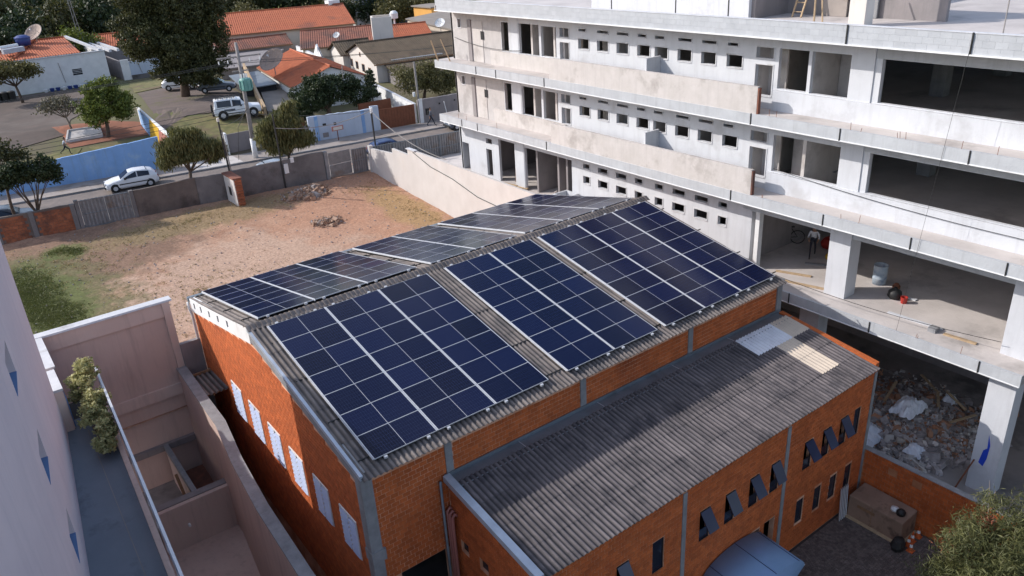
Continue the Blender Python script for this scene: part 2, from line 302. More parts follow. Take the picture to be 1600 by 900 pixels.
# ground of the empty lot: bare reddish soil with sandy patches and grass
def soil():
    m = mat('lot_soil', (.50, .31, .21), (.40, .22, .14), .9, .97, .9, 5, detail=10); nt = m.node_tree; L = nt.links.new; b = nt.nodes['Principled BSDF']
    col = b.inputs['Base Color'].links[0].from_socket; g = [n for n in nt.nodes if n.type == 'NEW_GEOMETRY'][0].outputs['Position']
    def layer(col, cen, rad, sc, c, dens=1.0, th=.5, amp=.9):
        mp = N(nt, 'ShaderNodeMapping', vector_type='POINT'); mp.inputs['Location'].default_value = (-cen[0]/rad[0], -cen[1]/rad[1], 0); mp.inputs['Scale'].default_value = (1/rad[0], 1/rad[1], 0); L(g, mp.inputs[0])
        ln = N(nt, 'ShaderNodeVectorMath', operation='LENGTH'); L(mp.outputs[0], ln.inputs[0])
        nz = N(nt, 'ShaderNodeTexNoise', Scale=sc, Detail=10, Roughness=.7); L(g, nz.inputs['Vector'])
        a = N(nt, 'ShaderNodeMath', operation='MULTIPLY_ADD'); a.inputs[1].default_value = -amp*2; a.inputs[2].default_value = amp; L(nz.outputs[0], a.inputs[0])
        s = N(nt, 'ShaderNodeMath', operation='ADD'); L(ln.outputs['Value'], s.inputs[0]); L(a.outputs[0], s.inputs[1])
        mr = N(nt, 'ShaderNodeMapRange'); mr.inputs['From Min'].default_value = 1.15; mr.inputs['From Max'].default_value = .75; mr.inputs['To Max'].default_value = dens; L(s.outputs[0], mr.inputs[0])
        x = N(nt, 'ShaderNodeMix', data_type='RGBA'); x.inputs['B'].default_value = (*c, 1); L(mr.outputs[0], x.inputs['Factor']); L(col, x.inputs['A']); return x.outputs['Result']
    col = layer(col, (6, 17), (9, 8), .8, (.52, .37, .28), .7)            # pale sandy area
    col = layer(col, (15, 25), (6, 7), .6, (.45, .235, .145), .6)           # redder soil
    col = layer(col, (-2, 28), (7, 5), .7, (.20, .125, .085), .8)           # dark trampled soil by the wall
    col = layer(col, (-6, 21), (5.5, 9), .9, (.15, .14, .06), .85)          # dry grass
    col = layer(col, (-5.2, 22.5), (2.8, 6), 1.1, (.11, .135, .035), .85)        # green grass
    col = layer(col, (-2.6, 29.0), (1.3, 1.4), 2.2, (.10, .14, .03), .8)
    col = layer(col, (6, 29), (8, 2.2), 1.2, (.25, .19, .09), .7)
    col = layer(col, (17.5, 22), (1.6, 5), 1.2, (.36, .24, .10), .7)
    nz = N(nt, 'ShaderNodeTexNoise', Scale=7, Detail=8, Roughness=.75); L(g, nz.inputs['Vector'])
    r = N(nt, 'ShaderNodeValToRGB'); r.color_ramp.elements[0].position = .30; r.color_ramp.elements[0].color = (.5, .46, .43, 1); r.color_ramp.elements[1].position = .62; r.color_ramp.elements[1].color = (1.12, 1.12, 1.12, 1); L(nz.outputs[0], r.inputs[0])
    x = N(nt, 'ShaderNodeMix', data_type='RGBA', blend_type='MULTIPLY'); x.inputs['Factor'].default_value = 1; L(col, x.inputs['A']); L(r.outputs[0], x.inputs['B']); L(x.outputs['Result'], b.inputs['Base Color'])
    return m
M['soil'] = soil()
M['land'] = mat('far_ground', (.13, .10, .065), (.12, .115, .05), .25, .97, .5, 4, stain=(.13, .135, .045), stscale=.13, stth=.50, detail=10)
M['playgrey'] = mat('playground_tarmac', (.12, .088, .074), (.08, .062, .053), .5, .97, .3, 10, stain=(.13, .105, .09), stscale=.2, stth=.5, detail=9)
M['dirtlot'] = mat('dirt_parking', (.17, .125, .105), (.11, .085, .075), .7, .97, .7, 7, stain=(.12, .11, .05), stscale=.35, stth=.55, detail=10, stretch=(.5, 1.6, 1))
M['redsoil'] = mat('red_soil', (.30, .115, .065), (.24, .10, .06), 1, .97, .5, 6)
M['drygrass'] = mat('dry_grass', (.22, .185, .075), (.10, .105, .035), 1.1, .97, .8, 8, stain=(.15, .105, .06), stscale=.5, stth=.5, detail=10)

def cellmat():
    m = bpy.data.materials.new('solar_cells'); m.use_nodes = True; nt = m.node_tree; b = nt.nodes['Principled BSDF']; L = nt.links.new
    t = N(nt, 'ShaderNodeTexCoord'); s = N(nt, 'ShaderNodeSeparateXYZ'); L(t.outputs['Object'], s.inputs[0])
    def line(sock, period, w, off=0.):
        a = N(nt, 'ShaderNodeMath', operation='MULTIPLY_ADD'); a.inputs[1].default_value = 1/period; a.inputs[2].default_value = off; L(sock, a.inputs[0])
        f = N(nt, 'ShaderNodeMath', operation='PINGPONG'); f.inputs[1].default_value = .5; L(a.outputs[0], f.inputs[0])
        l = N(nt, 'ShaderNodeMath', operation='LESS_THAN'); l.inputs[1].default_value = w/period/2; L(f.outputs[0], l.inputs[0]); return l.outputs[0]
    a = line(s.outputs[0], .0835, .005); c = line(s.outputs[1], .166, .006); d = line(s.outputs[1], .0208, .0022)
    mx1 = N(nt, 'ShaderNodeMath', operation='MAXIMUM'); L(a, mx1.inputs[0]); L(c, mx1.inputs[1])
    md = N(nt, 'ShaderNodeMath', operation='MULTIPLY'); md.inputs[1].default_value = .6; L(d, md.inputs[0])
    mx2 = N(nt, 'ShaderNodeMath', operation='MAXIMUM'); L(mx1.outputs[0], mx2.inputs[0]); L(md.outputs[0], mx2.inputs[1])
    oi = N(nt, 'ShaderNodeObjectInfo'); r = N(nt, 'ShaderNodeValToRGB'); r.color_ramp.elements[0].color = (.0012, .0025, .014, 1); r.color_ramp.elements[1].color = (.004, .008, .040, 1); L(oi.outputs['Random'], r.inputs[0])
    x = N(nt, 'ShaderNodeMix', data_type='RGBA'); x.inputs['B'].default_value = (.03, .042, .10, 1); L(mx2.outputs[0], x.inputs['Factor']); L(r.outputs[0], x.inputs['A']); L(x.outputs['Result'], b.inputs['Base Color'])
    b.inputs['Specular IOR Level'].default_value = .22; b.inputs['IOR'].default_value = 1.45
    g = N(nt, 'ShaderNodeNewGeometry'); nz = N(nt, 'ShaderNodeTexNoise', Scale=.7, Detail=4); L(g.outputs['Position'], nz.inputs['Vector'])
    mr = N(nt, 'ShaderNodeMapRange'); mr.inputs['To Min'].default_value = .07; mr.inputs['To Max'].default_value = .22; L(nz.outputs[0], mr.inputs[0]); L(mr.outputs[0], b.inputs['Roughness'])
    return m
M['cells'] = cellmat()

# ================================================================ structure
CAM = Vector((-7.2325, -24.42, 21.928))
def inview(p):
    d = Vector(p)-CAM; z = d.dot(fwd)
    if z < .5: return False
    u = 800+1235.7*d.dot(right)/z; v = 450+1235.7*d.dot(down)/z
    return -30 < u < 1630 and -30 < v < 930
class Bricks:
    def __init__(s, parent, name='brick', bw=.26, bh=.155, j=.021, proud=.013, material='brick', stuff='brickwork'): s.p = parent; s.L = []; s.name = name; s.bw = bw; s.bh = bh; s.j = j; s.proud = proud; s.mat = material; s.stuff = stuff
    def lay(s, axis, plane, sgn, a0, a1, z0, z1, ops=(), topfn=None, vis=None):
        k = 0; z = z0
        while z+s.bh <= z1+.02:
            zt = z+s.bh; lo, hi = a0, a1
            spans = [(lo, hi)]
            if topfn: spans = [(max(a, b0), min(b, b1)) for a, b in spans for b0, b1 in [topfn(zt)] if min(b, b1)-max(a, b0) > .1]
            for o in ops:
                if o[2] < zt-.05 and o[3] > z+.05:
                    ns = []
                    for a, b in spans:
                        if o[1] <= a or o[0] >= b: ns.append((a, b))
                        else:
                            if o[0]-a > .03: ns.append((a, o[0]))
                            if b-o[1] > .03: ns.append((o[1], b))
                    spans = ns
            sh = (k % 2)*s.bw/2
            for a, b in spans:
                q = a0-s.bw+sh
                i0 = math.floor((a-q)/s.bw); x = q+i0*s.bw
                while x < b-.02:
                    l, r = max(x, a), min(x+s.bw, b)
                    if r-l > .05:
                        c = ((l+r)/2, (z+zt)/2); p = (plane, c[0], c[1]) if axis == 'x' else (c[0], plane, c[1])
                        if (vis is None or vis(p)): s.L.append((axis, plane, sgn, l, r, z, zt, p))
                    x += s.bw
            z = zt; k += 1
    def done(s, lim=300):
        L = s.L
        L.sort(key=lambda b: (not inview(b[7]), (Vector(b[7])-CAM).length)); n = 0; meshes = {}; st = MB(); tints = []
        for axis, plane, sgn, l, r, z, zt, p in L:
            if n < lim and inview(p):
                key = axis
                if key not in meshes:
                    h = MB(); w = (s.bw-s.j)/2; hh = (s.bh-s.j)/2
                    if axis == 'x': h.box(-s.proud, s.proud, -w, w, -hh, hh)
                    else: h.box(-w, w, -s.proud, s.proud, -hh, hh)
                    o = h.build(s.name, M[s.mat], s.p, loc=(0, 0, 0)); meshes[key] = o.data; first = True
                else: o = inst(s.name, meshes[key], s.p)
                o.location = Vector(p)-s.p.location; sc = (r-l-s.j)/(s.bw-s.j)
                o.scale = (1, sc, 1) if axis == 'x' else (sc, 1, 1); n += 1
            else:
                j = s.j/2
                f = plane+sgn*s.proud
                if axis == 'x': st.box(min(plane, f), max(plane, f), l+j, r-j, z+j, zt-j)
                else: st.box(l+j, r-j, min(plane, f), max(plane, f), z+j, zt-j)
                tints.append(random.random())
        if st.v:
            o = st.build(s.stuff, M[s.mat], s.p, recalc=False); o['kind'] = 'stuff'
            at = o.data.attributes.new('tint', 'FLOAT', 'FACE'); at.data.foreach_set('value', [t for t in tints for _ in range(6)])

# ---------------------------------------------------------------- main building
RIDGE_Y, RIDGE_Z, SL = .4, 9.96, .1996
def roofz(y): return RIDGE_Z-SL*abs(y-RIDGE_Y)
main = thing('brick_warehouse', 'orange hollow-brick warehouse with a gabled roof covered by solar panels', 'building', (9, .4, 0))
mb = MB()
lou = []     # gable louvre windows (y0, y1)
for y1 in (4.50, 2.55, .60, -1.35, -3.32, -5.27): lou.append((y1-1.15, y1, 4.60, 6.06))
wall(mb, 'x', -.5, -.25, -7.3, 8.2, -.3, 7.9, lou)
mb.prism([(-.5, -7.3, 7.9), (-.5, 8.2, 7.9), (-.5, 8.2, roofz(8.2)-.12), (-.5, RIDGE_Y, RIDGE_Z-.12), (-.5, -7.3, roofz(-7.3)-.12)], (.25, 0, 0))
wall(mb, 'y', -7.3, -7.05, -.25, 18.45, -.3, 8.2, [(.3, 2.0, -.3, 4.24)])
wall(mb, 'y', 7.95, 8.2, -.25, 18.45, -.3, 8.2)
mb.prism([(18.25, -7.05, -.3), (18.25, 7.95, -.3), (18.25, 7.95, roofz(8)-.14), (18.25, RIDGE_Y, RIDGE_Z-.14), (18.25, -7.05, roofz(-7.05)-.14)], (.22, 0, 0))
mb.build('wall', M['mortar'], main)
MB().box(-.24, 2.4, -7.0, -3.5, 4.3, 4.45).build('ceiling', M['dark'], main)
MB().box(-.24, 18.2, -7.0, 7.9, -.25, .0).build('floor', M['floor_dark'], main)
b = Bricks(main)
def gtop(zt):
    if zt < roofz(8.2)-.66: return (-7.0, 8.12)
    d = (RIDGE_Z-.62-zt)/SL
    return (max(-7.0, RIDGE_Y-d), min(8.12, RIDGE_Y+d))
b.lay('x', -.5, -1, -7.0, 8.1, .2, 9.4, lou, gtop, vis=lambda p: p[2] > 1.2)
b.lay('y', -7.3, -1, -.22, 18.2, 4.25, 8.06, [(2.22, 2.47, 0, 9), (7.6, 7.85, 0, 9), (12.92, 13.17, 0, 9), (.0, .01, 0, 0), (2.47, 18.4, 0, 6.93)])
b.done()
# concrete frame: corner column, pilasters, rake bands, eave band
k = MB(); k.box(-.56, -.2, -7.36, -7.0, -.3, 8.15); k.build('corner_column', M['conc'], main)
MB().box(-.58, -.12, -7.40, -6.96, 5.15, 5.55).build('column_joint', M['conc'], main)
for x in (2.22, 7.6, 12.92):
    MB().box(x, x+.25, -7.335, -7.05, .0 if x < 3 else 6.9, 8.13).build('pilaster', M['conc'], main)
MB().box(18.2, 18.5, -7.36, -7.05, -.3, 8.15).build('corner_column', M['conc'], main)
MB().box(-.3, 18.52, -7.42, -7.2, 8.15, 8.33).build('eave_beam', M['metal'], main)
# left rake: white band with small square vents; right rake: same band, its shade put into a grey
def rakeband(ya, yb, t0, t1, x0=-.55, x1=-.3):
    P = [(ya, roofz(ya)-t1), (yb, roofz(yb)-t1), (yb, roofz(yb)-t0), (ya, roofz(ya)-t0)]
    return [(x0, y, z) for y, z in P], (x1-x0, 0, 0)
k = MB(); vents = [7.55, 6.55, 5.35, 4.15, 2.95]; edges = [8.22]
for v in vents: edges += [v+.11, v-.11]
edges.append(.45); edges = [edges[i:i+2] for i in range(0, len(edges), 2)]
for a, c in edges: k.prism(*rakeband(a, c, .03, .62))
for v in vents: k.prism(*rakeband(v+.11, v-.11, .03, .16)); k.prism(*rakeband(v+.11, v-.11, .44, .62))
k.build('rake_band', M['white'], main)
for v in vents: MB().prism(*rakeband(v+.11, v-.11, .15, .45, -.5, -.47)).build('vent_shade_plate', M['dark'], main)  # near-black plate behind each hole, painting the shade inside the vent
MB().prism(*rakeband(.45, -7.35, .03, .50, -.55, -.28)).build('rake_band', M['conc'], main)
MB().prism(*rakeband(.42, -7.5, -.03, .11, -.60, -.50)).build('rake_flashing', M['metal_light'], main)
MB().tube([(-.62, 8.28, 8.2), (-.62, 8.28, 7.9), (-.56, 8.3, 7.6), (-.56, 8.3, 3.4)], .055, 8).build('downpipe', M['white'], main, smooth=True)
MB().box(-.6, 18.5, 8.22, 8.40, 8.22, 8.40).build('gutter', M['metal'], main)
MB().box(-.45, -.3, 8.1, 8.3, 3.5, 8.3).build('corner_column', M['conc'], main)
# louvre windows
for (y0, y1, z0, z1) in lou:
    f = MB(); x0, x1 = -.535, -.30; t = .045
    for q in ((y0, y0+t, z0, z1), (y1-t, y1, z0, z1), (y0+t, y1-t, z1-t, z1), (y0+t, y1-t, z0, z0+t), ((y0+y1)/2-.025, (y0+y1)/2+.025, z0+t, z1-t)): f.box(x0, x1, *q)
    wf = f.build('window', M['white'], main)
    for hsf in (0, 1):
        ya = y0+t if hsf == 0 else (y0+y1)/2+.03; yb = (y0+y1)/2-.03 if hsf == 0 else y1-t
        for i in range(8):
            za = z0+t+i*(z1-z0-2*t)/8; st = (z1-z0-2*t)/8
            s_ = MB().add([(-.565, ya, za-.01), (-.565, yb, za-.01), (-.47, yb, za+st*.60), (-.47, ya, za+st*.60), (-.555, ya, za-.015), (-.555, yb, za-.015), (-.46, yb, za+st*.59), (-.46, ya, za+st*.59)], [(0, 1, 2, 3), (7, 6, 5, 4), (0, 4, 5, 1), (1, 5, 6, 2), (2, 6, 7, 3), (3, 7, 4, 0)])
            s_.build('louvre', M['louvre'], wf)
    MB().box(-.42, -.40, y0+t, y1-t, z0+t, z1-t).build('gap_shade_sheet', M['louvre_gap_shade'], wf)  # dark blue sheet standing in for the shade between the slats
# corrugated sheets
def sheetmesh(w, l, waves, amp, seg=6, mi=None):
    h = MB(); n = waves*seg; t = .008
    for s_ in (0, 1):
        for i in range(n+1):
            x = w*i/n; z = amp*(1-math.cos(2*math.pi*i/seg))/2*2-amp - s_*t
            h.v += [(x, 0, z), (x, l, z)]
    o = 2*(n+1)
    for i in range(n):
        a = 2*i; h.f.append((a, a+2, a+3, a+1)); h.f.append((o+a+1, o+a+3, o+a+2, o+a))
        k = len(h.v); h.v += [h.v[q] for q in (a, o+a, o+a+2, a+2, a+1, a+3, o+a+3, o+a+1)]; h.f.append((k, k+1, k+2, k+3)); h.f.append((k+4, k+5, k+6, k+7))
    h.m = [0]*len(h.f); h.local = True
    return h
# main roof: sheets run from ridge to eave; local y = down slope
nx, ny = 18, 5; w = 18.95/nx; slen = 7.95/math.cos(math.atan(SL))/ny
smesh = None
for side in (-1, 1):
    for i in range(nx):
        for j in range(ny):
            if smesh is None:
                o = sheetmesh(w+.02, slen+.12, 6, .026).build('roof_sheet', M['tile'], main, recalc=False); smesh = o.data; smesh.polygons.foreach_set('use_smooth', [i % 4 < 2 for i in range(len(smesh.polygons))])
            else: o = inst('roof_sheet', smesh, main)
            dy = j*slen*math.cos(math.atan(SL)); y = RIDGE_Y+side*dy; ang = math.atan(SL)
            X = Vector((1, 0, 0)); D = Vector((0, side*math.cos(ang), -math.sin(ang)))
            if side == 1: X = Vector((1, 0, 0)); Nn = X.cross(D)
            else: X = Vector((-1, 0, 0)); Nn = X.cross(D)
            mm = Matrix((X, D, Nn)).transposed().to_4x4()
            x0 = -.55+i*w if side == 1 else -.55+(i+1)*w+.01
            lift = .0 if j == ny-1 else .0
            mm.translation = Vector((x0, y, roofz(y)+.012*(ny-j)-.03))-main.location; o.matrix_basis = mm
# ridge caps: overlapping rounded fibre cement pieces
capm = None; i = 0; x = -.62
while x < 18.5:
    if capm is None:
        h = LMB(); n = 6
        prof = []
        for sd in range(-6, 7):
            yy = sd/6*.26; prof.append((yy, .075-abs(yy)*.30+.03*math.cos(sd*math.pi/6)))
        for xx, sc, zz in ((0, 1.0, .035), (.05, 1.0, .03), (.20, .94, -.005)):
            for yy, z_ in prof: h.v.append((xx, yy*sc, z_+zz))
        q = len(prof)
        for a in range(2):
            for c_ in range(q-1): h.f.append((a*q+c_, a*q+c_+1, (a+1)*q+c_+1, (a+1)*q+c_))
        for c_ in range(q-1): h.f.append((c_, c_+q*0, c_+1, c_+1)) if False else None
        h.f = [f for f in h.f if f]; h.m = [0]*len(h.f)
        o = h.build('ridge_cap', M['tile'], main, smooth=False); capm = o.data
        sm = o.modifiers.new('thick', 'SOLIDIFY'); sm.thickness = .03
        dg = bpy.context.evaluated_depsgraph_get(); nm = bpy.data.meshes.new_from_object(o.evaluated_get(dg)); o.modifiers.clear(); o.data = nm; capm = nm
    else: o = inst('ridge_cap', capm, main)
    o.location = Vector((x, RIDGE_Y, RIDGE_Z-.0))-main.location; o.rotation_euler = (random.uniform(-.02, .02), 0, random.uniform(-.03, .03)); x += .178

# ---------------------------------------------------------------- solar panels
TH = .197; PW, PH = 2.12, 1.052
def panel_proto():
    r = thing('solar_panel', 'x', 'solar panel')
    L_, H_ = PW-.035, PH-.006
    f = LMB(); e, s_ = .026, .009
    f.box(0, e, 0, H_, -.035, 0); f.box(L_-e, L_, 0, H_, -.035, 0); f.box(e, L_-e, 0, s_, -.035, 0); f.box(e, L_-e, H_-s_, H_, -.035, 0)
    f.build('frame', M['alu'], r, recalc=True)
    mid = L_/2; g = .008
    for a, c in ((e, mid-g), (mid+g, L_-e)): LMB().box(a, c, s_, H_-s_, -.03, -.004).build('cell_field', M['cells'], r)
    LMB().box(mid-g, mid+g, s_, H_-s_, -.03, -.006).build('centre_strip', M['alu'], r)
    return r
pp = panel_proto(); CM = cmap(); used = False
ordn = ['first', 'second', 'third', 'fourth', 'fifth', 'sixth', 'seventh']
GF = [('nearest', 0.0, 3), ('middle', 7.145, 2), ('farthest', 11.786, 3)]
GB = [('nearest', -.06, 3), ('middle', 6.90, 2), ('farthest', 11.73, 3)]
ca, sa = math.cos(TH), math.sin(TH)
def place_panel(Mx, label, grp):
    global used
    if not used: o = pp; used = True
    else: o = copy_tree(pp, CM)
    o.matrix_basis = Mx; o['label'] = label; o['group'] = grp
for g, x0, n in GF:
    for cidx in range(n):
        for r_ in range(7):
            v = (r_+1)*PH
            mm = Matrix((Vector((1, 0, 0)), Vector((0, ca, sa)), Vector((0, -sa, ca)))).transposed().to_4x4()
            mm.translation = Vector((x0+cidx*PW+.0175, -v*ca, 10-v*sa+.003))
            place_panel(mm, f'dark blue panel {ordn[r_]} below the ridge, {ordn[cidx]} column of the {g} front slope array', 'dark blue panels on the front roof slope')
for gi, (g, x0, n) in enumerate(GB):
    yr, zr = [(.74, 10.07), (.62, 10.08), (.84, 9.98)][gi]
    for cidx in range(n):
        for r_ in range(7):
            v = r_*PH
            mm = Matrix((Vector((1, 0, 0)), Vector((0, ca, -sa)), Vector((0, sa, ca)))).transposed().to_4x4()
            mm.translation = Vector((x0+cidx*PW+.0175, yr+v*ca, zr-v*sa+.003))
            place_panel(mm, f'grey panel {ordn[r_]} behind the ridge, {ordn[cidx]} column of the {g} rear slope array', 'grey-looking panels on the rear roof slope')
# mounting rails under each array with clamps
for front, G in ((True, GF), (False, GB)):
    for gi, (g, x0, n) in enumerate(G):
        t = thing('panel_rack', f'aluminium rails and clamps under the {g} array on the {"front" if front else "rear"} roof slope', 'panel rack', (x0, -.1 if front else .7, 9.85), group='panel racks on the warehouse roof')
        if front: P0 = Vector((0, .06, 10-.045)); D = Vector((0, -ca, -sa)); nn = Vector((0, -sa, ca)); gap = .095
        else:
            yr, zr = [(.74, 10.07), (.62, 10.08), (.84, 9.98)][gi]; P0 = Vector((0, yr-.06, zr-.045)); D = Vector((0, ca, -sa)); nn = Vector((0, sa, ca)); gap = .10
        for cidx in range(n):
            for q in (.35, 1.77):
                a = P0+Vector((x0+cidx*PW+q, 0, 0))-nn*.02; bb = a+D*(7*PH+.12)
                MB().beam(a, bb, .04, .05, nn).build('rail', M['alu'], t)
                for e_ in (a, bb): MB().beam(e_-Vector((.05, 0, 0))+nn*.04, e_+Vector((.05, 0, 0))+nn*.04, .07, .07, nn).build('clamp', M['alu'], t)
        # white joint strips between columns
        for cidx in range(n+1):
            a = P0+Vector((x0+cidx*PW, 0, 0))+nn*.015-D*0.06+D*.06; bb = a+D*(7*PH+.02)
            MB().beam(a, bb, .034 if 0 < cidx < n else .020, .03, nn).build('joint_strip', M['alu'], t)
        # cross bars that carry the rails, seen in the gaps
        for fr in (.12, .42, .72, .97):
            a = P0+D*(7*PH*fr)-nn*.055+Vector((x0-.35, 0, 0)); MB().beam(a, a+Vector((n*PW+.75, 0, 0)), .035, .035, nn).build('cross_bar', M['black'], t)

# ---------------------------------------------------------------- annex
an = thing('brick_annex', 'lower brick annex with a dark corrugated lean-to roof in front of the warehouse', 'building', (10, -9.5, 0))
YF = -11.74
ops_t = [(8.63, 9.13), (9.87, 10.37), (11.11, 11.61), (12.25, 12.75), (14.14, 14.64), (15.25, 15.75), (16.34, 16.84), (17.25, 17.68), (5.0, 5.5), (6.5, 7.0), (3.6, 4.1)]
ops = [(a, c, 3.52, 4.78) for a, c in ops_t]+[(a, c, 1.14, 2.22) for a, c in ((14.05, 14.5), (15.15, 15.6), (16.15, 16.6), (17.15, 17.6))]+[(10.0, 11.9, 0, 2.25), (12.15, 12.75, 1.14, 2.3)]
gops = [(-8.20, -7.80, 4.35, 4.80), (-9.25, -8.80, 4.35, 4.80), (-10.3, -9.85, 4.35, 4.80)]
def az(y): return 6.90-.152*(-7.75-y)
mb = MB(); wall(mb, 'y', YF, YF+.2, 2.19, 18.4, -.3, 6.12, ops)
wall(mb, 'x', 2.19, 2.39, YF+.2, -7.35, -.3, 6.1, gops)
mb.prism([(2.19, YF+.2, 6.1), (2.19, -7.35, 6.1), (2.19, -7.35, 6.86), (2.19, YF+.2, 6.18)], (.2, 0, 0))
mb.prism([(18.2, YF+.2, -.3), (18.2, -7.35, -.3), (18.2, -7.35, 6.9), (18.2, YF+.2, 6.3)], (.2, 0, 0))
mb.build('wall', M['mortar'], an)
b = Bricks(an)
b.lay('y', YF, -1, 2.2, 18.38, .0, 6.16, ops+[(7.78, 7.97, 0, 9), (13.0, 13.17, 0, 9), (18.28, 19, 0, 9)])
b.lay('x', 2.19, -1, YF+.02, -7.4, 2.0, 6.9, gops, lambda zt: (YF+.02, -7.4) if zt < 6.15 else (-7.75-(6.86-zt)/.152, -7.4))
b.done()
for x in (7.78, 13.0, 18.28): MB().box(x, x+.18, YF-.03, YF+.05, -.2, 5.95 if x < 18 else 6.2).build('pilaster', M['conc'], an)
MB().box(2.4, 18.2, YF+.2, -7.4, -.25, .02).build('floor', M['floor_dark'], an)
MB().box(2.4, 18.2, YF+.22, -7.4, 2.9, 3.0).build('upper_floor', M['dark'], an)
MB().box(2.15, 18.42, YF-.10, YF+.15, 6.125, 6.19).build('eave_board', M['plank'], an)
# parapet cap of bricks at the right end
MB().prism([(18.22, YF-.04, 6.0), (18.22, -7.5, 6.70), (18.22, -7.5, 6.98), (18.22, YF-.04, 6.40)], (.22, 0, 0)).build('parapet', M['brick'], an)
MB().prism([(2.02, YF-.12, az(YF)-.12), (2.02, -7.4, az(-7.5)-.1), (2.02, -7.4, az(-7.5)+.1), (2.02, YF-.12, az(YF)+.08)], (.24, 0, 0)).build('edge_flashing', M['metal_light'], an)
g = MB(); g.box(2.1, 18.4, -8.0, -7.34, 6.84, 6.90); g.box(2.1, 18.4, -7.37, -7.34, 6.90, 7.02); g.box(2.1, 18.4, -8.02, -7.99, 6.84, 6.93); g.build('valley_gutter', M['metal'], an)
for x in (4.9, 8.3, 12.0, 15.1): MB().box(x, x+.02, -7.98, -7.36, 6.90, 6.908).build('gutter_seam', M['alu'], an)
rows, cols = 4, 15; W_ = 15.9/cols; LL = 4.1/rows; me2 = None
for i in range(cols):
    for j in range(rows):
        name = 'roof_sheet'; mt = 'tile_dark'
        if i in (12, 13) and j == 0: mt = 'tile_white'
        if i == 14 and j == 0: mt = 'tile_cream'
        if i == 13 and j in (1, 2): mt = 'tile_cream'
        if i == 14 and j == 3: mt = 'tile_dark'
        if me2 is None: me2 = {}
        if mt not in me2:
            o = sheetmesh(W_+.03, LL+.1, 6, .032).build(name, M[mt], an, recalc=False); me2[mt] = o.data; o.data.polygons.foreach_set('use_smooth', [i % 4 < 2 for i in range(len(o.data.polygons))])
        else: o = inst(name, me2[mt], an)
        if mt == 'tile_white': o['label'] = 'white translucent roof sheet'
        if mt == 'tile_cream': o['label'] = 'cream coloured translucent roof sheet'
        ang = math.atan(.152); X = Vector((-1, 0, 0)); D = Vector((0, -math.cos(ang), -math.sin(ang))); mm = Matrix((X, D, X.cross(D))).transposed().to_4x4()
        y = -7.82-j*LL*math.cos(ang)+random.uniform(-.012, .012); mm.translation = Vector((2.34+(i+1)*W_, y, az(y)+.014*(rows-j)+.02+random.uniform(0, .006)))-an.location; o.matrix_basis = mm
# windows
for i, (a, c, z0, z1) in enumerate(ops[:15]):
    f = MB(); t = .025; y0, y1 = YF+.03, YF+.08
    for q in ((a, a+t, z0, z1), (c-t, c, z0, z1), (a+t, c-t, z0, z0+t), (a+t, c-t, z1-t, z1)): f.box(q[0], q[1], y0, y1, q[2], q[3])
    wf = f.build('window', M['black'], an)
    openw = i in (0, 1, 2, 3, 4, 5, 6, 8)
    if openw:
        tilt = R([34, 30, 33, 28, 36, 32, 30, 0, 30][i]); h = .72; zt = z1-.03
        P = [(a+.02, YF-.02-math.sin(tilt)*h, zt-math.cos(tilt)*h), (c-.02, YF-.02-math.sin(tilt)*h, zt-math.cos(tilt)*h), (c-.02, YF-.02, zt), (a+.02, YF-.02, zt)]
        MB().slab(P, .025).build('pane', M['pane_blue'], wf)
        MB().box(a+t, c-t, YF+.05, YF+.06, z0+t, z0+.45).build('pane', M['glass'], wf)
    else: MB().box(a+t, c-t, YF+.05, YF+.06, z0+t, z1-t).build('pane', M['glass'], wf)
for (y0, y1, z0, z1) in gops: MB().box(2.28, 2.30, y0, y1, z0, z1).build('window', M['glass'], an)
pt = thing('downpipe_bundle', 'three pink drainpipes side by side in the corner between warehouse and annex', 'pipes', (2.1, -7.5, 0))
for i in range(3):
    y = -7.46-.13*i
    MB().tube([(2.19, y, 5.75-.05*i), (2.10, y, 5.85-.05*i), (2.02, y, 5.75-.05*i), (2.02, y, 0)], .05, 10).build('pipe', M['pipe'], pt, smooth=True)
tag(MB().tube([(1.9, -7.42, 6.9), (1.9, -7.42, 0)], .045, 8).build('drainpipe', M['metal'], smooth=True), 'single grey drainpipe beside the dark doorway of the warehouse', 'pipe')
# barrel awning
aw = thing('barrel_awning', 'blue curved barrel awning over the annex entrance', 'awning', (10.9, -12.6, 1.9))
h = MB(); n = 14; YA, YB = -11.80, -13.5; cx, hw, rise, zb = 10.45, 1.6, .62, 1.85
arc = [(cx+hw*math.cos(math.pi*i/n), zb+rise*math.sin(math.pi*i/n)) for i in range(n+1)]
h.v = [(x, YA, z) for x, z in arc]+[(x, YB, z-.10) for x, z in arc]
h.f = [(i, i+1, n+2+i, n+1+i) for i in range(n)]; h.m = [0]*n
o = h.build('canopy', M['awning'], aw, smooth=True); o.modifiers.new('thick', 'SOLIDIFY').thickness = .02
h = MB(); h.v = [(x, YB+.0, z-.10) for x, z in arc]+[(cx, YB-.35, zb-.15)]; h.f = [(i, i+1, n+1) for i in range(n)]; h.m = [0]*n
o = h.build('front_panel', M['awning'], aw); o.modifiers.new('thick', 'SOLIDIFY').thickness = .02
for i_ in (3, 7, 11): MB().tube([(arc[i_][0], YA, arc[i_][1]+.006), (arc[i_][0], YB, arc[i_][1]-.094)], .012, 5).build('seam', M['pane_blue'], aw)
for (p, q) in (((cx-hw, YA, zb), (cx-hw, YB, zb-.1)), ((cx+hw, YA, zb), (cx+hw, YB, zb-.1))): MB().tube([p, q], .03, 6).build('frame_tube', M['alu'], aw)

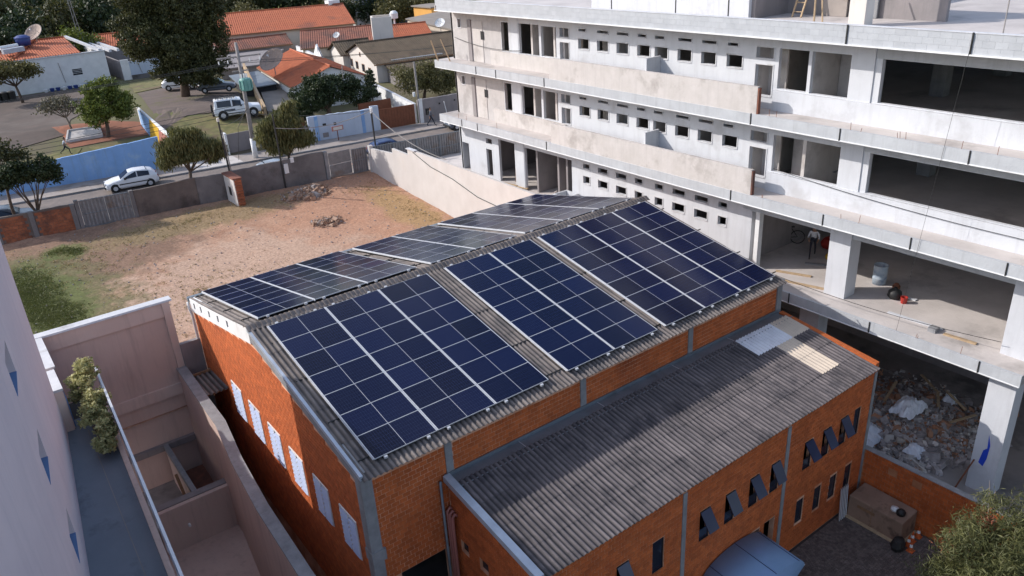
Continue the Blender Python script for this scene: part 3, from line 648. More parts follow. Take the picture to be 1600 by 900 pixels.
# ================================================================ unfinished concrete building
ub = thing('unfinished_building', 'unfinished white concrete building with three open storeys and a basement', 'building', (30, 3, 0))
XE, XW = 21.0, 22.2; YR, YL = -15.6, 22.15
def part(name, mb, mt, parent=ub, **k): return mb.build(name, M[mt], parent, **k)
FLS = [(6.42, .44), (10.40, .45), (14.00, .45)]
for zt, th in FLS:
    yr = -15.6 if zt < 7 else -40
    part('floor_slab', MB().box(XE, 46, yr, YL, zt-th, zt), 'floor')
    part('slab_edge', MB().box(XE-.012, XE+.10, yr-.01, YL+.01, zt-th-.01, zt+.012), 'conc_slab')
    part('edge_lip', MB().box(XE-.03, XE+.02, yr, YL, zt-th-.03, zt-th+.01), 'white')
# construction joints in the slab edges
for zt, th, ys in ((6.42, .44, (-3.4, -6.1, -9.9, -14.2)), (10.4, .45, (19.4, 17.6, 10.6, -2.6, -7.3, -11.0, -14.4)), (14.0, .45, (17.3, 15.2, 10.6, -3.4, -7.6, -12.5)), (17.85, .7, (-7.4, -11.9))):
    for y in ys: part('expansion_joint', MB().box(XE-.035, XE, y, y+.05, zt-th-.01, zt+.02), 'black')
# roof slab with block parapet
part('roof_slab', MB().box(XE+.02, 46, -40, 21.6, 17.15, 17.45), 'floor')
part('parapet_core', MB().box(XE+.02, XE+.2, -40, 21.5, 17.17, 17.84), 'block')
part('edge_lip', MB().box(XE-.04, XE+.04, -40, 21.6, 17.12, 17.17), 'white')
part('parapet_cap', MB().box(XE-.01, XE+.21, -40, 21.5, 17.84, 17.87), 'conc_white')
bl = Bricks(ub, 'concrete_block', .40, .225, .004, .006, 'block', 'blockwork'); bl.lay('x', XE+.015, -1, -20, 21.4, 17.17, 17.84); bl.done(290)
# windowed facade walls
def openings(z):   # z = floor level offset from 14.0
    o = []; d = z-14.0
    L = [(20.5, 20.83, 16.02, 16.54), (15.34, 16.06, 14.93, 16.62), (12.45, 14.33, 14.90, 16.62), (10.92, 12.26, 14.93, 16.58), (9.83, 10.59, 16.11, 16.59), (9.83, 10.59, 14.91, 15.83),
         (-3.42, -2.54, 16.12, 16.57), (-3.42, -2.54, 14.55, 15.84), (-5.10, -3.69, 14.92, 16.58), (-7.02, -5.25, 14.90, 16.58), (-14.3, -8.25, 14.90, 16.54), (-20, -15.4, 14.92, 16.54)]
    for i, y in enumerate((9.04, 7.55, 6.08, 4.60, 3.42, 1.94, .50, -.97)):
        L.append((y-.84, y, 15.59, 16.12)); w_ = (.56, .80, .82, .54, .56, .80, .82, .54)[i]; L.append((y-.03-w_, y-.03, 16.50, 16.63))
    for a in L: o.append((a[0], a[1], a[2]+d*1.0, a[3]+d*1.0))
    return o
LV = {14.0: openings(14.0), 10.4: openings(10.38)}
LV[10.4] = [o if not (-7.1 < o[0] < -5.3 or -5.2 < o[0] < -4) else o for o in LV[10.4]]
LV[10.4] = [o for o in LV[10.4] if not (-5.2 < o[0] < -5.0 or -7.1 < o[0] < -6.9)]+[(-7.02, -3.75, 11.3, 12.93)]
g0 = []
for i, y in enumerate((8.83, 7.57, 6.12, 4.67, 3.21, 1.98, .52, -.97)):
    w_ = (.54, .76, .78, .54, .54, .80, .82, .50)[i]; g0 += [(y-w_, y, 8.95, 9.23), (y-w_, y, 8.06, 8.50)]
g0 += [(20.65, 21.5, 6.42, 8.36), (17.86, 18.55, 8.74, 9.10), (17.92, 18.57, 6.55, 8.38), (15.39, 17.12, 6.42, 9.25), (9.84, 14.35, 6.42, 9.20), (-3.17, -2.36, 6.42, 9.22), (-7.0, -3.39, 6.42, 9.24), (-14.35, -7.97, 6.42, 9.15)]
part('facade_wall', wall(MB(), 'x', XW, XW+.18, -20, 14.9, 14.0, 17.16, LV[14.0]), 'conc_white'); part('facade_wall', wall(MB(), 'x', XW, XW+.18, 14.9, 21.65, 14.0, 17.16, [o for o in LV[14.0] if o[0] > 14.9]), 'left_render')
part('facade_wall', wall(MB(), 'x', XW, XW+.18, -20, 14.9, 10.4, 13.56, LV[10.4]), 'conc_white'); part('facade_wall', wall(MB(), 'x', XW, XW+.18, 14.9, 21.65, 10.4, 13.56, [o for o in LV[10.4] if o[0] > 14.9]), 'left_render')
part('facade_wall', wall(MB(), 'x', XW, XW+.18, -2.4, 21.7, 6.42, 9.96, [o for o in g0 if o[0] > -2.4]), 'conc_white')
part('lintel_beam', MB().box(XW, XW+.4, -15.4, -2.4, 9.20, 9.955), 'conc_slab')
part('lintel_beam', MB().box(XW-.02, XW+.0, -20, -8.0, 16.55, 17.14), 'conc_slab')
part('lintel_beam', MB().box(XW-.02, XW+.0, -20, -8.0, 12.95, 13.54), 'conc_slab')
# tall shallow niches on the left: raised panels, shadow painted as dark strip
for z0 in (14.02, 10.42):
    part('recessed_niche', MB().box(XW-.03, XW-.002, 18.06, 19.25, z0, z0+2.5), 'conc_warm'); part('painted_niche_shadow', MB().box(XW-.10, XW-.005, 19.25, 19.62, z0, z0+2.55), 'greywall')
    part('window', MB().box(XW-.05, XW-.032, 17.93, 18.25, z0+1.42, z0+1.92), 'dark')
part('facade_wall', MB().box(XW, 46, 21.47, 21.65, 6.42, 9.96), 'conc_white'); part('facade_wall', MB().box(XW, 46, 21.47, 21.64, 10.4, 13.56), 'conc_white'); part('facade_wall', MB().box(XW, 46, 21.47, 21.64, 14.0, 17.16), 'conc_white')
# window surrounds, one frame per opening
for ops_, zf in ((LV[14.0], 1), (LV[10.4], 1), (g0[:16], 1)):
    for (a, c, z0, z1) in ops_:
        if c-a > 1.0 or a < -3.6: continue
        f = MB(); t = .05; f.box(XW-.022, XW+.0, a-t, a, z0-t, z1+t); f.box(XW-.022, XW+.0, c, c+t, z0-t, z1+t); f.box(XW-.022, XW, a, c, z1, z1+t); f.box(XW-.035, XW, a, c, z0-t, z0)
        part('window_surround', f, 'coping')
# columns on the open bays
for z0, z1 in ((6.42, 9.96), (10.40, 13.55), (14.0, 17.15)):
    for ya, yb in ((-7.97, -7.0), (-15.4, -14.35)): part('column', MB().box(XW-.05, XW+.75, ya, yb, z0, z1), 'conc_white')
    part('column', MB().box(XW-.03, XW+.1, 14.4, 15.3, z0, z1) if z0 < 7 else MB().box(XW-.02, XW, 14.4, 15.3, z0, z1), 'conc_white')
part('column', MB().box(XW-.04, XW+.25, -3.39, -3.17, 6.42, 9.22), 'white')
part('column', MB().box(XW-.03, XW+.7, -2.95, -2.36, 6.42, 9.22), 'conc_white')
# parapets on the walkways
for z0 in (14.0, 10.4):
    part('balcony_parapet', MB().box(XE+.02, XE+.20, -3.6, 10.2, z0+.005, z0+1.15), 'conc_warm')
    part('broken_brick_edge', MB().box(XE+.03, XE+.19, -3.67, -3.6, z0+.02, z0+1.1), 'roofold')
    part('dividing_fin', MB().box(XE+.2, XW, 3.0, 3.12, z0, z0+1.72), 'conc_white')
    part('balcony_parapet', MB().box(XW-.12, XW-.004, 10.2, 17.2, z0+.002, z0+.87), 'conc_warm')
    part('balcony_parapet', MB().box(XW-.14, XW-.004, -20, -3.6, z0+.002, z0+.86), 'conc_white')
# interior partitions and back walls
for z0, z1 in ((6.43, 9.95), (10.41, 13.55), (14.01, 17.14)):
    part('back_wall', wall(MB(), 'x', 40, 40.2, -40, 21.4, z0, z1, [(y_, y_+2.6, z0+1.0, z1-.75) for y_ in (-37, -33, -29, -25, -21, -17, -13, -9, -5, -1, 3, 7, 11, 15)]), 'conc')  # rear openings added to let light into the deep floors
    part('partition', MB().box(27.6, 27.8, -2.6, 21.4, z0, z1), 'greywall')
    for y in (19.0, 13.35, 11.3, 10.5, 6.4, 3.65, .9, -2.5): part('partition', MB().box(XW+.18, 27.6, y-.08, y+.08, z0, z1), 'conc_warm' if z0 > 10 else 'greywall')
    if z0 > 10:
        for y in (-5.2,): part('partition', MB().box(XW+.18, 26.5, y-.08, y+.08, z0, z1), 'conc_warm')
        part('partition', MB().box(XW+1.2, XW+1.3, 10.6, 12.2, z0, z1), 'conc_warm'); part('partition', MB().box(XW+1.0, XW+1.1, 13.4, 14.33, z0, z1), 'conc_warm')
        part('partition', MB().box(XW+.9, XW+1.0, 9.7, 10.6, z0, z1), 'conc_warm'); part('partition', MB().box(XW+.9, XW+1.0, -3.5, -2.5, z0, z1), 'conc_warm')
        part('partition', MB().box(XW+.8, XW+.9, 5.2, 8.0, z0, z1), 'conc_warm')
    for x in (28.5, 34.5):
        for y in (-7.7, -14.9, -22): part('column', MB().box(x, x+.6, y, y+.6, z0, z1), 'conc')
part('partition', MB().box(XW+2.2, XW+2.3, -5.2, -3.7, 14.01, 17.14), 'conc_warm'); part('partition', MB().box(XW+2.0, XW+2.1, -7.0, -5.3, 14.01, 17.14), 'conc_warm'); part('partition', MB().box(XW+1.6, XW+1.7, -5.0, -3.7, 10.41, 13.5), 'conc_warm')
# basement: columns, back wall
for ya, x in ((-15.05, 21.45), (-6.9, 21.6), (1.0, 21.6)): part('column', MB().box(x, x+.75, ya-.35, ya+.6, .6, 5.98), 'conc_white')
part('column', MB().box(26.3, 26.9, -17.2, -16.2, .6, 5.98), 'conc_white')
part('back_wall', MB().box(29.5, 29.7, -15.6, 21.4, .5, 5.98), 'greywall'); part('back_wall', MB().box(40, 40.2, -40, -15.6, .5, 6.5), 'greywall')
part('paint_mark', MB().prism([(21.445, -14.72, 2.0), (21.445, -14.80, 2.6), (21.445, -14.92, 2.75), (21.445, -14.88, 3.35), (21.445, -15.0, 2.9), (21.445, -14.98, 2.3), (21.445, -14.9, 1.9)], (.01, 0, 0)), 'bluepaint')
for i in range(40):   # rebar stubs along the slab edges
    y = random.uniform(-15, 21); z = random.choice((6.42, 10.4, 14.0)); part('rebar_stub', MB().tube([(XE+.06, y, z), (XE+.06+random.uniform(-.03, .03), y+random.uniform(-.04, .04), z+random.uniform(.12, .4))], .009, 4), 'rust')
# stair core block and clutter on the roof
tw = MB(); wall(tw, 'x', 23.6, 23.8, -.9, 9.5, 17.45, 21.5); part('rooftop_wall', tw, 'conc_white')
for y in (7.9, 3.4, .2): part('expansion_joint', MB().box(23.58, 23.60, y, y+.05, 17.45, 21.5), 'black')
part('rooftop_wall', MB().box(23.8, 40, -1.1, -.9, 17.45, 21.5), 'greywall'); part('rooftop_wall', MB().box(26.2, 26.4, -8.4, -1.1, 17.45, 20.6), 'bluewall' if False else 'greywall')
part('column', MB().box(23.4, 24.0, -6.6, -5.9, 17.45, 20.6), 'creamwall')
def rod(a, b_, r, name, label, cat, mt, grp=None): return tag(MB().tube([a, b_], r, 6).build(name, M[mt]), label, cat, grp)
rod((22.6, -4.9, 17.46), (22.5, -4.9, 20.5), .04, 'timber_prop', 'upright pale timber prop left of the rooftop column', 'prop', 'plank')
rod((22.6, -5.3, 17.46), (23.6, -4.3, 20.4), .035, 'timber_prop', 'slanting timber prop leaning behind the rooftop column', 'prop', 'plank')
lad = thing('ladder', 'wooden ladder leaning on the rooftop wall near the roof edge', 'ladder', (25.5, -2.4, 17.45))
for y in (-2.2, -2.65): MB().beam((25.0, y, 17.46), (26.15, y, 20.3), .06, .06).build('rail', M['plank'], lad)
for i in range(7): t_ = (i+.6)/7.5; MB().tube([(25.0+1.15*t_, -2.2, 17.46+2.84*t_), (25.0+1.15*t_, -2.65, 17.46+2.84*t_)], .02, 6).build('rung', M['plank'], lad)
tag(MB().box(26.0, 26.1, -4.2, -3.0, 17.46, 19.6).build('plywood_sheet', M['pave']), 'grey formwork board standing against the rooftop wall', 'board')
tag(MB().box(26.0, 26.1, -5.6, -4.5, 17.46, 19.2).build('plywood_sheet', M['conc']), 'darker formwork board standing right of the ladder on the roof', 'board')
tag(MB().tube([(21.4, -12.6, 17.46), (21.4, -12.6, 18.9)], .02, 6).build('steel_rod', M['pole']), 'thin upright steel rod near the right roof edge', 'rod')
s_ = MB()
for i in range(60): 
    x, y = random.gauss(30, .5), random.gauss(-13.5, .4); r = random.uniform(.03, .1); s_.box(x-r, x+r, y-r, y+r, 17.45, 17.45+r*1.2)
tag(s_.build('debris_heap', M['rubble']), 'small heap of rubble lying on the flat roof', 'debris', kind='stuff')

# ---------------------------------------------------------------- grounds
def struct(name, mb, mt, **k): o = mb.build(name, M[mt], **k); o['kind'] = 'structure'; return o
def SY(x, off=0): return 43.05-.1368*(x+4.6)+off        # far kerb line; off measured along y
def far_z(x, y):
    f = min(max((x-18)/6, 0), 1); return 5.2+min(max((y-SY(x, 3.2))*(.15-.10*f), 0), 2.0-.6*f)
def lot_z(x, y):
    z = 3.5+(y-9)*.078; z = min(z, 5.1)+.06*mnoise(Vector((x*.5, y*.5, 0)))+.10*mnoise(Vector((x*.15, y*.15, 3)))
    return z
def terrain(name, xs, ys, fn, mt):
    h = MB(); h.v = [(x, y, fn(x, y)) for x in xs for y in ys]; n = len(ys)
    h.f = [(i*n+j, (i+1)*n+j, (i+1)*n+j+1, i*n+j+1) for i in range(len(xs)-1) for j in range(n-1)]; h.m = [0]*len(h.f)
    return struct(name, h, mt, smooth=True, recalc=False)
def lin(a, c, n): return [a+(c-a)*i/n for i in range(n+1)]
terrain('empty_lot', lin(-30, 19.25, 120), lin(8.4, 33.4, 70), lambda x, y: lot_z(x, min(y, SY(x, -9.3)))+(.04*mnoise(Vector((x*2.5, y*2.5, 0)))), 'soil')
struct('ground', MB().add([(-900, -200, -.35), (900, -200, -.35), (900, 8.4, -.35), (-900, 8.4, -.35)], [(0, 1, 2, 3)]), 'joint', recalc=False)
h = MB(); xs = [-900, -400]+lin(-150, 200, 70)+[400, 900]; os_ = [2.85+(i**1.7)*.12 for i in range(50)]+[150, 250, 500, 1500]
h.v = [(x, SY(x, o_), far_z(x, SY(x, o_))+(.03*mnoise(Vector((x*.2, o_*.2, 0))) if 3 < o_ < 140 else 0)+max(0, o_-200)*.05) for x in xs for o_ in os_]; n = len(os_)
h.f = [(i*n+j, (i+1)*n+j, (i+1)*n+j+1, i*n+j+1) for i in range(len(xs)-1) for j in range(n-1)]; h.m = [0]*len(h.f)
struct('far_ground', h, 'land', smooth=True, recalc=False)
def strip(name, x0, x1, o0, o1, z, mt, th=0., n=60):
    h = MB(); xs = lin(x0, x1, n)
    h.v = [(x, SY(x, o0), z) for x in xs]+[(x, SY(x, o1), z) for x in xs]; k = len(xs); h.f = [(i, i+1, k+i+1, k+i) for i in range(k-1)]; h.m = [0]*len(h.f)
    if th:
        h.v += [(x, SY(x, o0), z-th) for x in xs]+[(x, SY(x, o1), z-th) for x in xs]; h.f += [(2*k+i, 2*k+i+1, i+1, i) for i in range(k-1)]+[(k+i, k+i+1, 3*k+i+1, 3*k+i) for i in range(k-1)]; h.m = [0]*len(h.f)
    return struct(name, h, mt)
strip('road', -200, 200, -7.2, 0, 5.10, 'asphalt'); strip('pavement', -200, 200, 0, 2.9, 5.22, 'pave', .2); strip('pavement', -200, 200, -9.4, -7.2, 5.22, 'pave', .3)
strip('kerb', -200, 200, -.12, .0, 5.235, 'conc', .15); strip('kerb', -200, 200, -7.2, -7.08, 5.235, 'conc', .15)
for x0, x1 in ((-1.6, 1.5), (13.2, 16.0), (25.5, 29.0)): strip('driveway_ramp', x0, x1, -.15, 2.8, 5.245, 'pave', 0, 6)
strip('white_forecourt', 8.8, 12.9, .05, 2.85, 5.24, 'conc_warm', 0, 6)
h = MB()
for x0, x1, y0 in ((19.35, XE-.02, 8.0), (XE-.02, 34, 22.2), (34, 60, 22.2)): h.hexa([(x0, y0, 4.5), (x1, y0, 4.5), (x1, SY(x1, -9.45), 4.5), (x0, SY(x0, -9.45), 4.5), (x0, y0, 6.32), (x1, y0, 6.32), (x1, SY(x1, -9.45), 5.2), (x0, SY(x0, -9.45), 5.2)])
struct('building_apron', h, 'floor')
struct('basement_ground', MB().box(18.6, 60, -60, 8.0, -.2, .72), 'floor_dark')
struct('basement_strip', MB().box(18.62, 20.6, -18, 8.0, .7, .75), 'conc')
# paved yard
struct('yard_bed', MB().box(-1, 18.4, -60, -11.0, -.30, -.03), 'joint')
pv = MB(); tt = []
for i in range(58):
    for j in range(62):
        x = 12.2+i*.108+(j % 2)*.05; y = -11.85-j*.108
        if x > 18.3: continue
        dz = random.uniform(-.004, .004); pv.box(x, x+.098, y-.10, y, -.03, .0+dz) if (i+j) % 1 == 0 else None; tt.append(random.random())
o = pv.build('paving_blocks', M['paver'], recalc=False); o['kind'] = 'stuff'; o['label'] = 'small dark interlocking paving blocks of the yard'; o['category'] = 'paving'
at = o.data.attributes.new('tint', 'FLOAT', 'FACE'); at.data.foreach_set('value', [t for t in tt for _ in range(6)])
# brick yard wall on the right
yw = thing('yard_wall', 'orange brick retaining wall between paved yard and rubble ground', 'wall', (18.5, -16, 0))
YWL = -26
MB().box(18.42, 18.62, YWL, -11.76, -.2, 2.44).build('wall', M['mortar_light'], yw)
b = Bricks(yw); b.lay('x', 18.42, -1, YWL, -11.8, .0, 2.48, [(-13.15, -12.8, 1.9, 2.1), (-14.1, -13.75, 1.9, 2.1)]); b.done()
MB().box(18.40, 18.66, YWL, -11.7, 2.47, 2.50).build('coping', M['conc'], yw)
struct('basement_bank', MB().add([(18.63, -18, 2.40), (18.63, -11.2, 2.40), (20.0, -11.2, .74), (20.0, -18, .74)], [(0, 1, 2, 3)]).add([(18.63, -60, 2.40), (18.63, -18, 2.40), (20.0, -18, .74), (20.0, -60, .74)], [(0, 1, 2, 3)]), 'conc', recalc=False)

# ---------------------------------------------------------------- neighbouring beige house: courtyard walls, terrace, tower
nb = thing('neighbour_courtyard', 'pink-beige courtyard walls with white coping in the shade left of the warehouse', 'wall', (-4, 6, 0))
def np_(name, mb, mt, **k): return part(name, mb, mt, parent=nb, **k)
np_('far_wall', MB().box(-6.15, -1.38, 8.5, 8.75, 0, 8.45), 'beige'); np_('top_band', MB().box(-6.15, -1.36, 8.42, 8.5, 7.80, 8.42), 'beige2'); np_('mid_band', MB().box(-4.9, -1.5, 8.38, 8.5, 4.12, 4.62), 'beige2')
np_('corner_pier', MB().box(-1.62, -1.33, 8.36, 8.74, 0, 8.45), 'beige2')
np_('coping', MB().hexa([(-6.3, 8.35, 8.45), (-1.2, 8.35, 8.45), (-1.2, 8.85, 8.45), (-6.3, 8.85, 8.45), (-6.3, 8.38, 8.52), (-1.2, 8.38, 8.52), (-1.2, 8.82, 8.52), (-6.3, 8.82, 8.52)]), 'coping')
np_('side_wall', MB().box(-6.42, -6.17, 3.3, 8.6, 3, 8.43), 'beige'); np_('painted_face', MB().box(-6.17, -6.13, 3.4, 8.5, 3, 8.1), 'bluewall'); np_('coping', MB().box(-6.50, -6.08, 5.4, 8.34, 8.43, 8.51), 'coping')
np_('parapet_end', MB().box(-6.62, -6.2, 3.2, 4.9, 7.0, 8.55), 'beige2'); np_('coping', MB().box(-6.66, -6.16, 3.2, 4.9, 8.55, 8.64), 'coping')
np_('pocket_wall', MB().box(-9.5, -6.5, 8.5, 8.75, 0, 8.1), 'roofold'); np_('coping', MB().box(-9.5, -6.35, 8.40, 8.85, 8.1, 8.2), 'coping')
# right boundary wall beside the alley
PTS = [(-1.50, 8.4, 5.3), (-1.58, 5.5, 5.3), (-1.62, 2.9, 5.3), (-1.95, .2, 5.25), (-2.2, -2.9, 5.3), (-2.22, -6.3, 4.95), (-2.3, -14, 4.9)]
for i in range(len(PTS)-1):
    (xa, ya, za), (xb, yb, zb) = PTS[i], PTS[i+1]; t = .17
    np_('boundary_wall', MB().hexa([(xa-t, ya, 0), (xa+t, ya, 0), (xb+t, yb, 0), (xb-t, yb, 0), (xa-t, ya, za), (xa+t, ya, za), (xb+t, yb, zb), (xb-t, yb, zb)]), 'beige')
    t = .2; np_('coping', MB().hexa([(xa-t, ya, za), (xa+t, ya, za), (xb+t, yb, zb), (xb-t, yb, zb), (xa-t, ya, za+.06), (xa+t, ya, za+.06), (xb+t, yb, zb+.06), (xb-t, yb, zb+.06)]), 'conc')
# lower courtyard: open pit framed by beams and a lower block
np_('pit_floor', MB().box(-6.2, -1.6, -16, 8.5, -.3, .02), 'floor_dark'); np_('lower_band', MB().box(-4.7, -1.6, 8.3, 8.5, 1.72, 2.0), 'greywall')
np_('frame_beam', MB().box(-4.5, -1.68, 3.75, 4.1, 1.82, 2.10), 'greywall'); np_('frame_beam', MB().hexa([(-3.05, 4.1, 1.8), (-2.85, 4.1, 1.8), (-2.85, 8.3, 1.8), (-3.05, 8.3, 1.8), (-3.05, 4.1, 2.05), (-2.85, 4.1, 2.05), (-2.85, 8.3, 2.05), (-3.05, 8.3, 2.05)]), 'conc')
np_('room_wall', MB().box(-3.0, -2.9, 4.1, 8.3, 0, 1.8), 'beige'); np_('timber_prop', MB().beam((-3.1, 5.0, .1), (-3.15, 6.3, 1.7), .12, .05), 'wood'); np_('pit_cover', MB().box(-2.85, -1.7, 4.1, 8.3, .3, .34), 'roofold')
np_('block_wall', MB().box(-4.6, -1.75, 3.55, 3.75, -.2, 2.06), 'beige'); np_('floor_drain', MB().box(-3.9, -3.65, 1.8, 1.88, .02, .05), 'black')
np_('block_floor', MB().box(-5.2, -1.75, -.6, 3.55, .0, .06), 'beige'); np_('lamp', MB().tube([(-3.55, 3.55, 1.1), (-3.55, 3.40, 1.08)], .05, 8), 'white')
gr = MB(); gr.box(-4.6, -2.5, -2.5, -.65, .55, .62); np_('louvred_roof', gr, 'greywall')
for i in range(9): np_('slat', MB().box(-4.5, -2.75, -.82-i*.14, -.75-i*.14, .62, .68), 'alu')
# terrace
te = thing('roof_terrace', 'shaded blue-grey terrace floor between the lilac tower and the metal railing', 'terrace', (-6, 0, 7))
part('terrace_floor', MB().hexa([(-8.5, -18, 6.8), (-6.10, -18, 6.8), (-5.05, 4.0, 6.8), (-6.6, 4.0, 6.8), (-8.5, -18, 7.0), (-6.10, -18, 7.0), (-5.05, 3.9, 7.0), (-6.6, 3.9, 7.0)]), 'terrace', parent=te)
part('edge_wall', MB().hexa([(-6.22, -18, 0), (-6.05, -18, 0), (-4.93, 5.4, 0), (-5.08, 5.4, 0), (-6.22, -18, 7.12), (-6.05, -18, 7.12), (-4.93, 5.4, 7.12), (-5.08, 5.4, 7.12)]), 'beige2', parent=te)
part('planter_bed', MB().box(-6.3, -5.1, 3.9, 5.4, 6.6, 6.9), 'joint', parent=te)
part('tile_joint', MB().hexa([(-6.45, -18, 6.99), (-6.43, -18, 6.99), (-5.85, 2.9, 6.99), (-5.87, 2.9, 6.99), (-6.45, -18, 7.003), (-6.43, -18, 7.003), (-5.85, 2.9, 7.003), (-5.87, 2.9, 7.003)]), 'floor_dark', parent=te)
ra = thing('terrace_railing', 'shiny pale blue metal railing along the terrace edge', 'railing', (-5.3, -2, 7.1))
def rl(t, z): return (-5.98+(5.45+18)*0+1.10*t, -18+23.3*t, z)
MB().beam(rl(0, 8.05), rl(1, 8.05), .075, .05).build('top_rail', M['alu'], ra)
MB().beam(rl(0, 7.3), rl(1, 7.3), .04, .04).build('bottom_rail', M['metal_light'], ra)
h = MB(); a, c = Vector(rl(0, 0)), Vector(rl(1, 0)); h.hexa([(a.x, a.y, 7.32), (a.x+.012, a.y, 7.32), (c.x+.012, c.y, 7.32), (c.x, c.y, 7.32), (a.x, a.y, 8.02), (a.x+.012, a.y, 8.02), (c.x+.012, c.y, 8.02), (c.x, c.y, 8.02)]); h.build('glass_panel', M['pane_blue'], ra)
for i in range(21):
    p = rl(i/20, 0); MB().box(p[0]-.02, p[0]+.04, p[1]-.025, p[1]+.025, 7.05, 8.03).build('post', M['alu'], ra)
# tower
to = thing('lilac_tower', 'lilac rendered tower wall with small sloping window niches at the left edge', 'building', (-8, -6, 0))
H_T = 14.9
tops = [(-6.43, 3.2), (-6.46, .9), (-6.86, -1.2), (-7.25, -5.0), (-8.6, -14.5), (-10.5, -22)]
tops = [(-6.45, 3.2), (-7.483, -6.88), (-9.0, -14), (-13, -24)]
outline = tops+[(-20, -24), (-20, 3.2)]
nich = []
# niche positions on the first facet: parameter t along facet, z
A_, B_ = Vector((-6.45, 3.2, 0)), Vector((-7.483, -6.88, 0)); fd = (B_-A_).normalized(); fn = Vector((fd.y, -fd.x, 0)); 
if fn.x < 0: fn = -fn
NI = [(2.05, 11.35), (2.05, 9.0), (2.05, 6.6+.0)]
def fpt(s_, z, dpt=0): p = A_+fd*s_-fn*dpt; return (p.x, p.y, z)
Lf = (B_-A_).length; zs_ = [0]
tw = MB(); ZZ = [0]; 
NZ = [(13.1, 13.95), (10.68, 11.53), (8.28, 9.12)]; SW = (7.7, 9.0)
ss = [0, SW[0], SW[1], Lf]; zz = sorted([0, H_T]+[z for q in NZ for z in q])
for i in range(3):
    for j in range(len(zz)-1):
        hole = i == 1 and any(abs(zz[j]-q[0]) < 1e-6 for q in NZ)
        if not hole: tw.add([fpt(ss[i], zz[j]), fpt(ss[i+1], zz[j]), fpt(ss[i+1], zz[j+1]), fpt(ss[i], zz[j+1])], [(0, 1, 2, 3)])
        else:
            D_ = .30; a, c, z0, z1 = ss[1], ss[2], zz[j], zz[j+1]
            tw.add([fpt(a, z0), fpt(c, z0), fpt(c, z1), fpt(a, z1), fpt(a, z0, D_), fpt(c, z0, D_), fpt(c, z1, D_), fpt(a, z1, D_)], [(0, 1, 5, 4), (1, 2, 6, 5), (2, 3, 7, 6), (3, 0, 4, 7), (4, 5, 6, 7)])
for p, q in list(zip(outline[1:], outline[2:]+outline[:1]))[:]: tw.add([(p[0], p[1], 0), (q[0], q[1], 0), (q[0], q[1], H_T), (p[0], p[1], H_T)], [(0, 1, 2, 3)])
tw.add([(p[0], p[1], H_T) for p in outline], [tuple(range(len(outline)))])
part('wall', tw, 'tower', parent=to, recalc=False)
for z0, z1 in NZ:
    def nbx(s0, s1, za, zb_, d0, d1): return MB().hexa([fpt(s0, za, d0), fpt(s1, za, d0), fpt(s1, za, d1), fpt(s0, za, d1), fpt(s0, zb_, d0), fpt(s1, zb_, d0), fpt(s1, zb_, d1), fpt(s0, zb_, d1)])
    w_ = part('window', nbx(7.75, 8.95, z0+.05, z1-.02, .275, .24), 'white', parent=to)
    part('pane', nbx(7.82, 8.32, z0+.12, z1-.1, .24, .23), 'glass', parent=w_); part('pane', nbx(8.38, 8.88, z0+.12, z1-.1, .24, .23), 'glass', parent=w_)
    part('sill', nbx(7.7, 9.0, z0, z0+.02, .27, -.01), 'bluewall', parent=to)
# alley between neighbour and warehouse
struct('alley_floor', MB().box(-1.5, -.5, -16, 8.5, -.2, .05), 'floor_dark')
tag(MB().box(-1.34, -.5, 8.22, 8.42, 0, 6.45).build('alley_end_wall', M['greywall']), 'grey cement wall closing the narrow alley at its far end', 'wall')
cn = thing('lean_to_canopy', 'small rusty corrugated canopy over the narrow alley beside the warehouse', 'canopy', (-1, 5, 5))
o = sheetmesh(1.0, 2.6, 5, .04).build('corrugated_sheet', M['tile'], cn, recalc=False); o.matrix_basis = Matrix.Rotation(-.08, 4, 'X'); o.location = (-.42, .2, .35)
for y in (5.5, 7.5): MB().beam((-1.45, y, 5.22), (-.52, y, 5.22), .08, .1).build('beam', M['wood'], cn)

# ================================================================ street side walls
def lw(name, label, x0, x1, z0, z1a, z1b, mt, off=-9.45, th=.18, cap=None, cat='wall'):
    h = MB(); y0, y1 = SY(x0, off), SY(x1, off); n = max(2, int((x1-x0)/.4)); P = []
    t = thing(name, label, cat, ((x0+x1)/2, (y0+y1)/2, z0))
    xs = lin(x0, x1, n); tops = [z1a+(z1b-z1a)*i/n+random.uniform(-.03, .03) for i in range(n+1)]
    for i in range(n):
        a, c = xs[i], xs[i+1]; ya, yc = SY(a, off), SY(c, off)
        h.hexa([(a, ya-th/2, z0-.6), (c, yc-th/2, z0-.6), (c, yc+th/2, z0-.6), (a, ya+th/2, z0-.6), (a, ya-th/2, tops[i]), (c, yc-th/2, tops[i+1]), (c, yc+th/2, tops[i+1]), (a, ya+th/2, tops[i])])
    h.build('wall', M[mt], t)
    if cap:
        h = MB()
        h.hexa([(x0, y0-th/2-.04, z1a+.03), (x1, y1-th/2-.04, z1b+.03), (x1, y1+th/2+.04, z1b+.03), (x0, y0+th/2+.04, z1a+.03), (x0, y0-th/2-.04, z1a+.1), (x1, y1-th/2-.04, z1b+.1), (x1, y1+th/2+.04, z1b+.1), (x0, y0+th/2+.04, z1a+.1)]); h.build('coping', M[cap], t)
    return t
wl = lw('lot_wall', 'orange brick wall with grey posts at the left edge, by the grassy corner of the lot', -14, -1.02, 4.8, 6.85, 6.8, 'lotwall_brown')
for x in (-9.9, -5.6, -3.55, -1.15): MB().box(x-.14, x+.14, SY(x, -9.62), SY(x, -9.3), 4.2, 6.8).build('post', M['lotwall'], wl)
nb_ = Bricks(wl, bw=.30, bh=.20); nb_p = []
st = MB(); tints = []; z = 4.3; k = 0
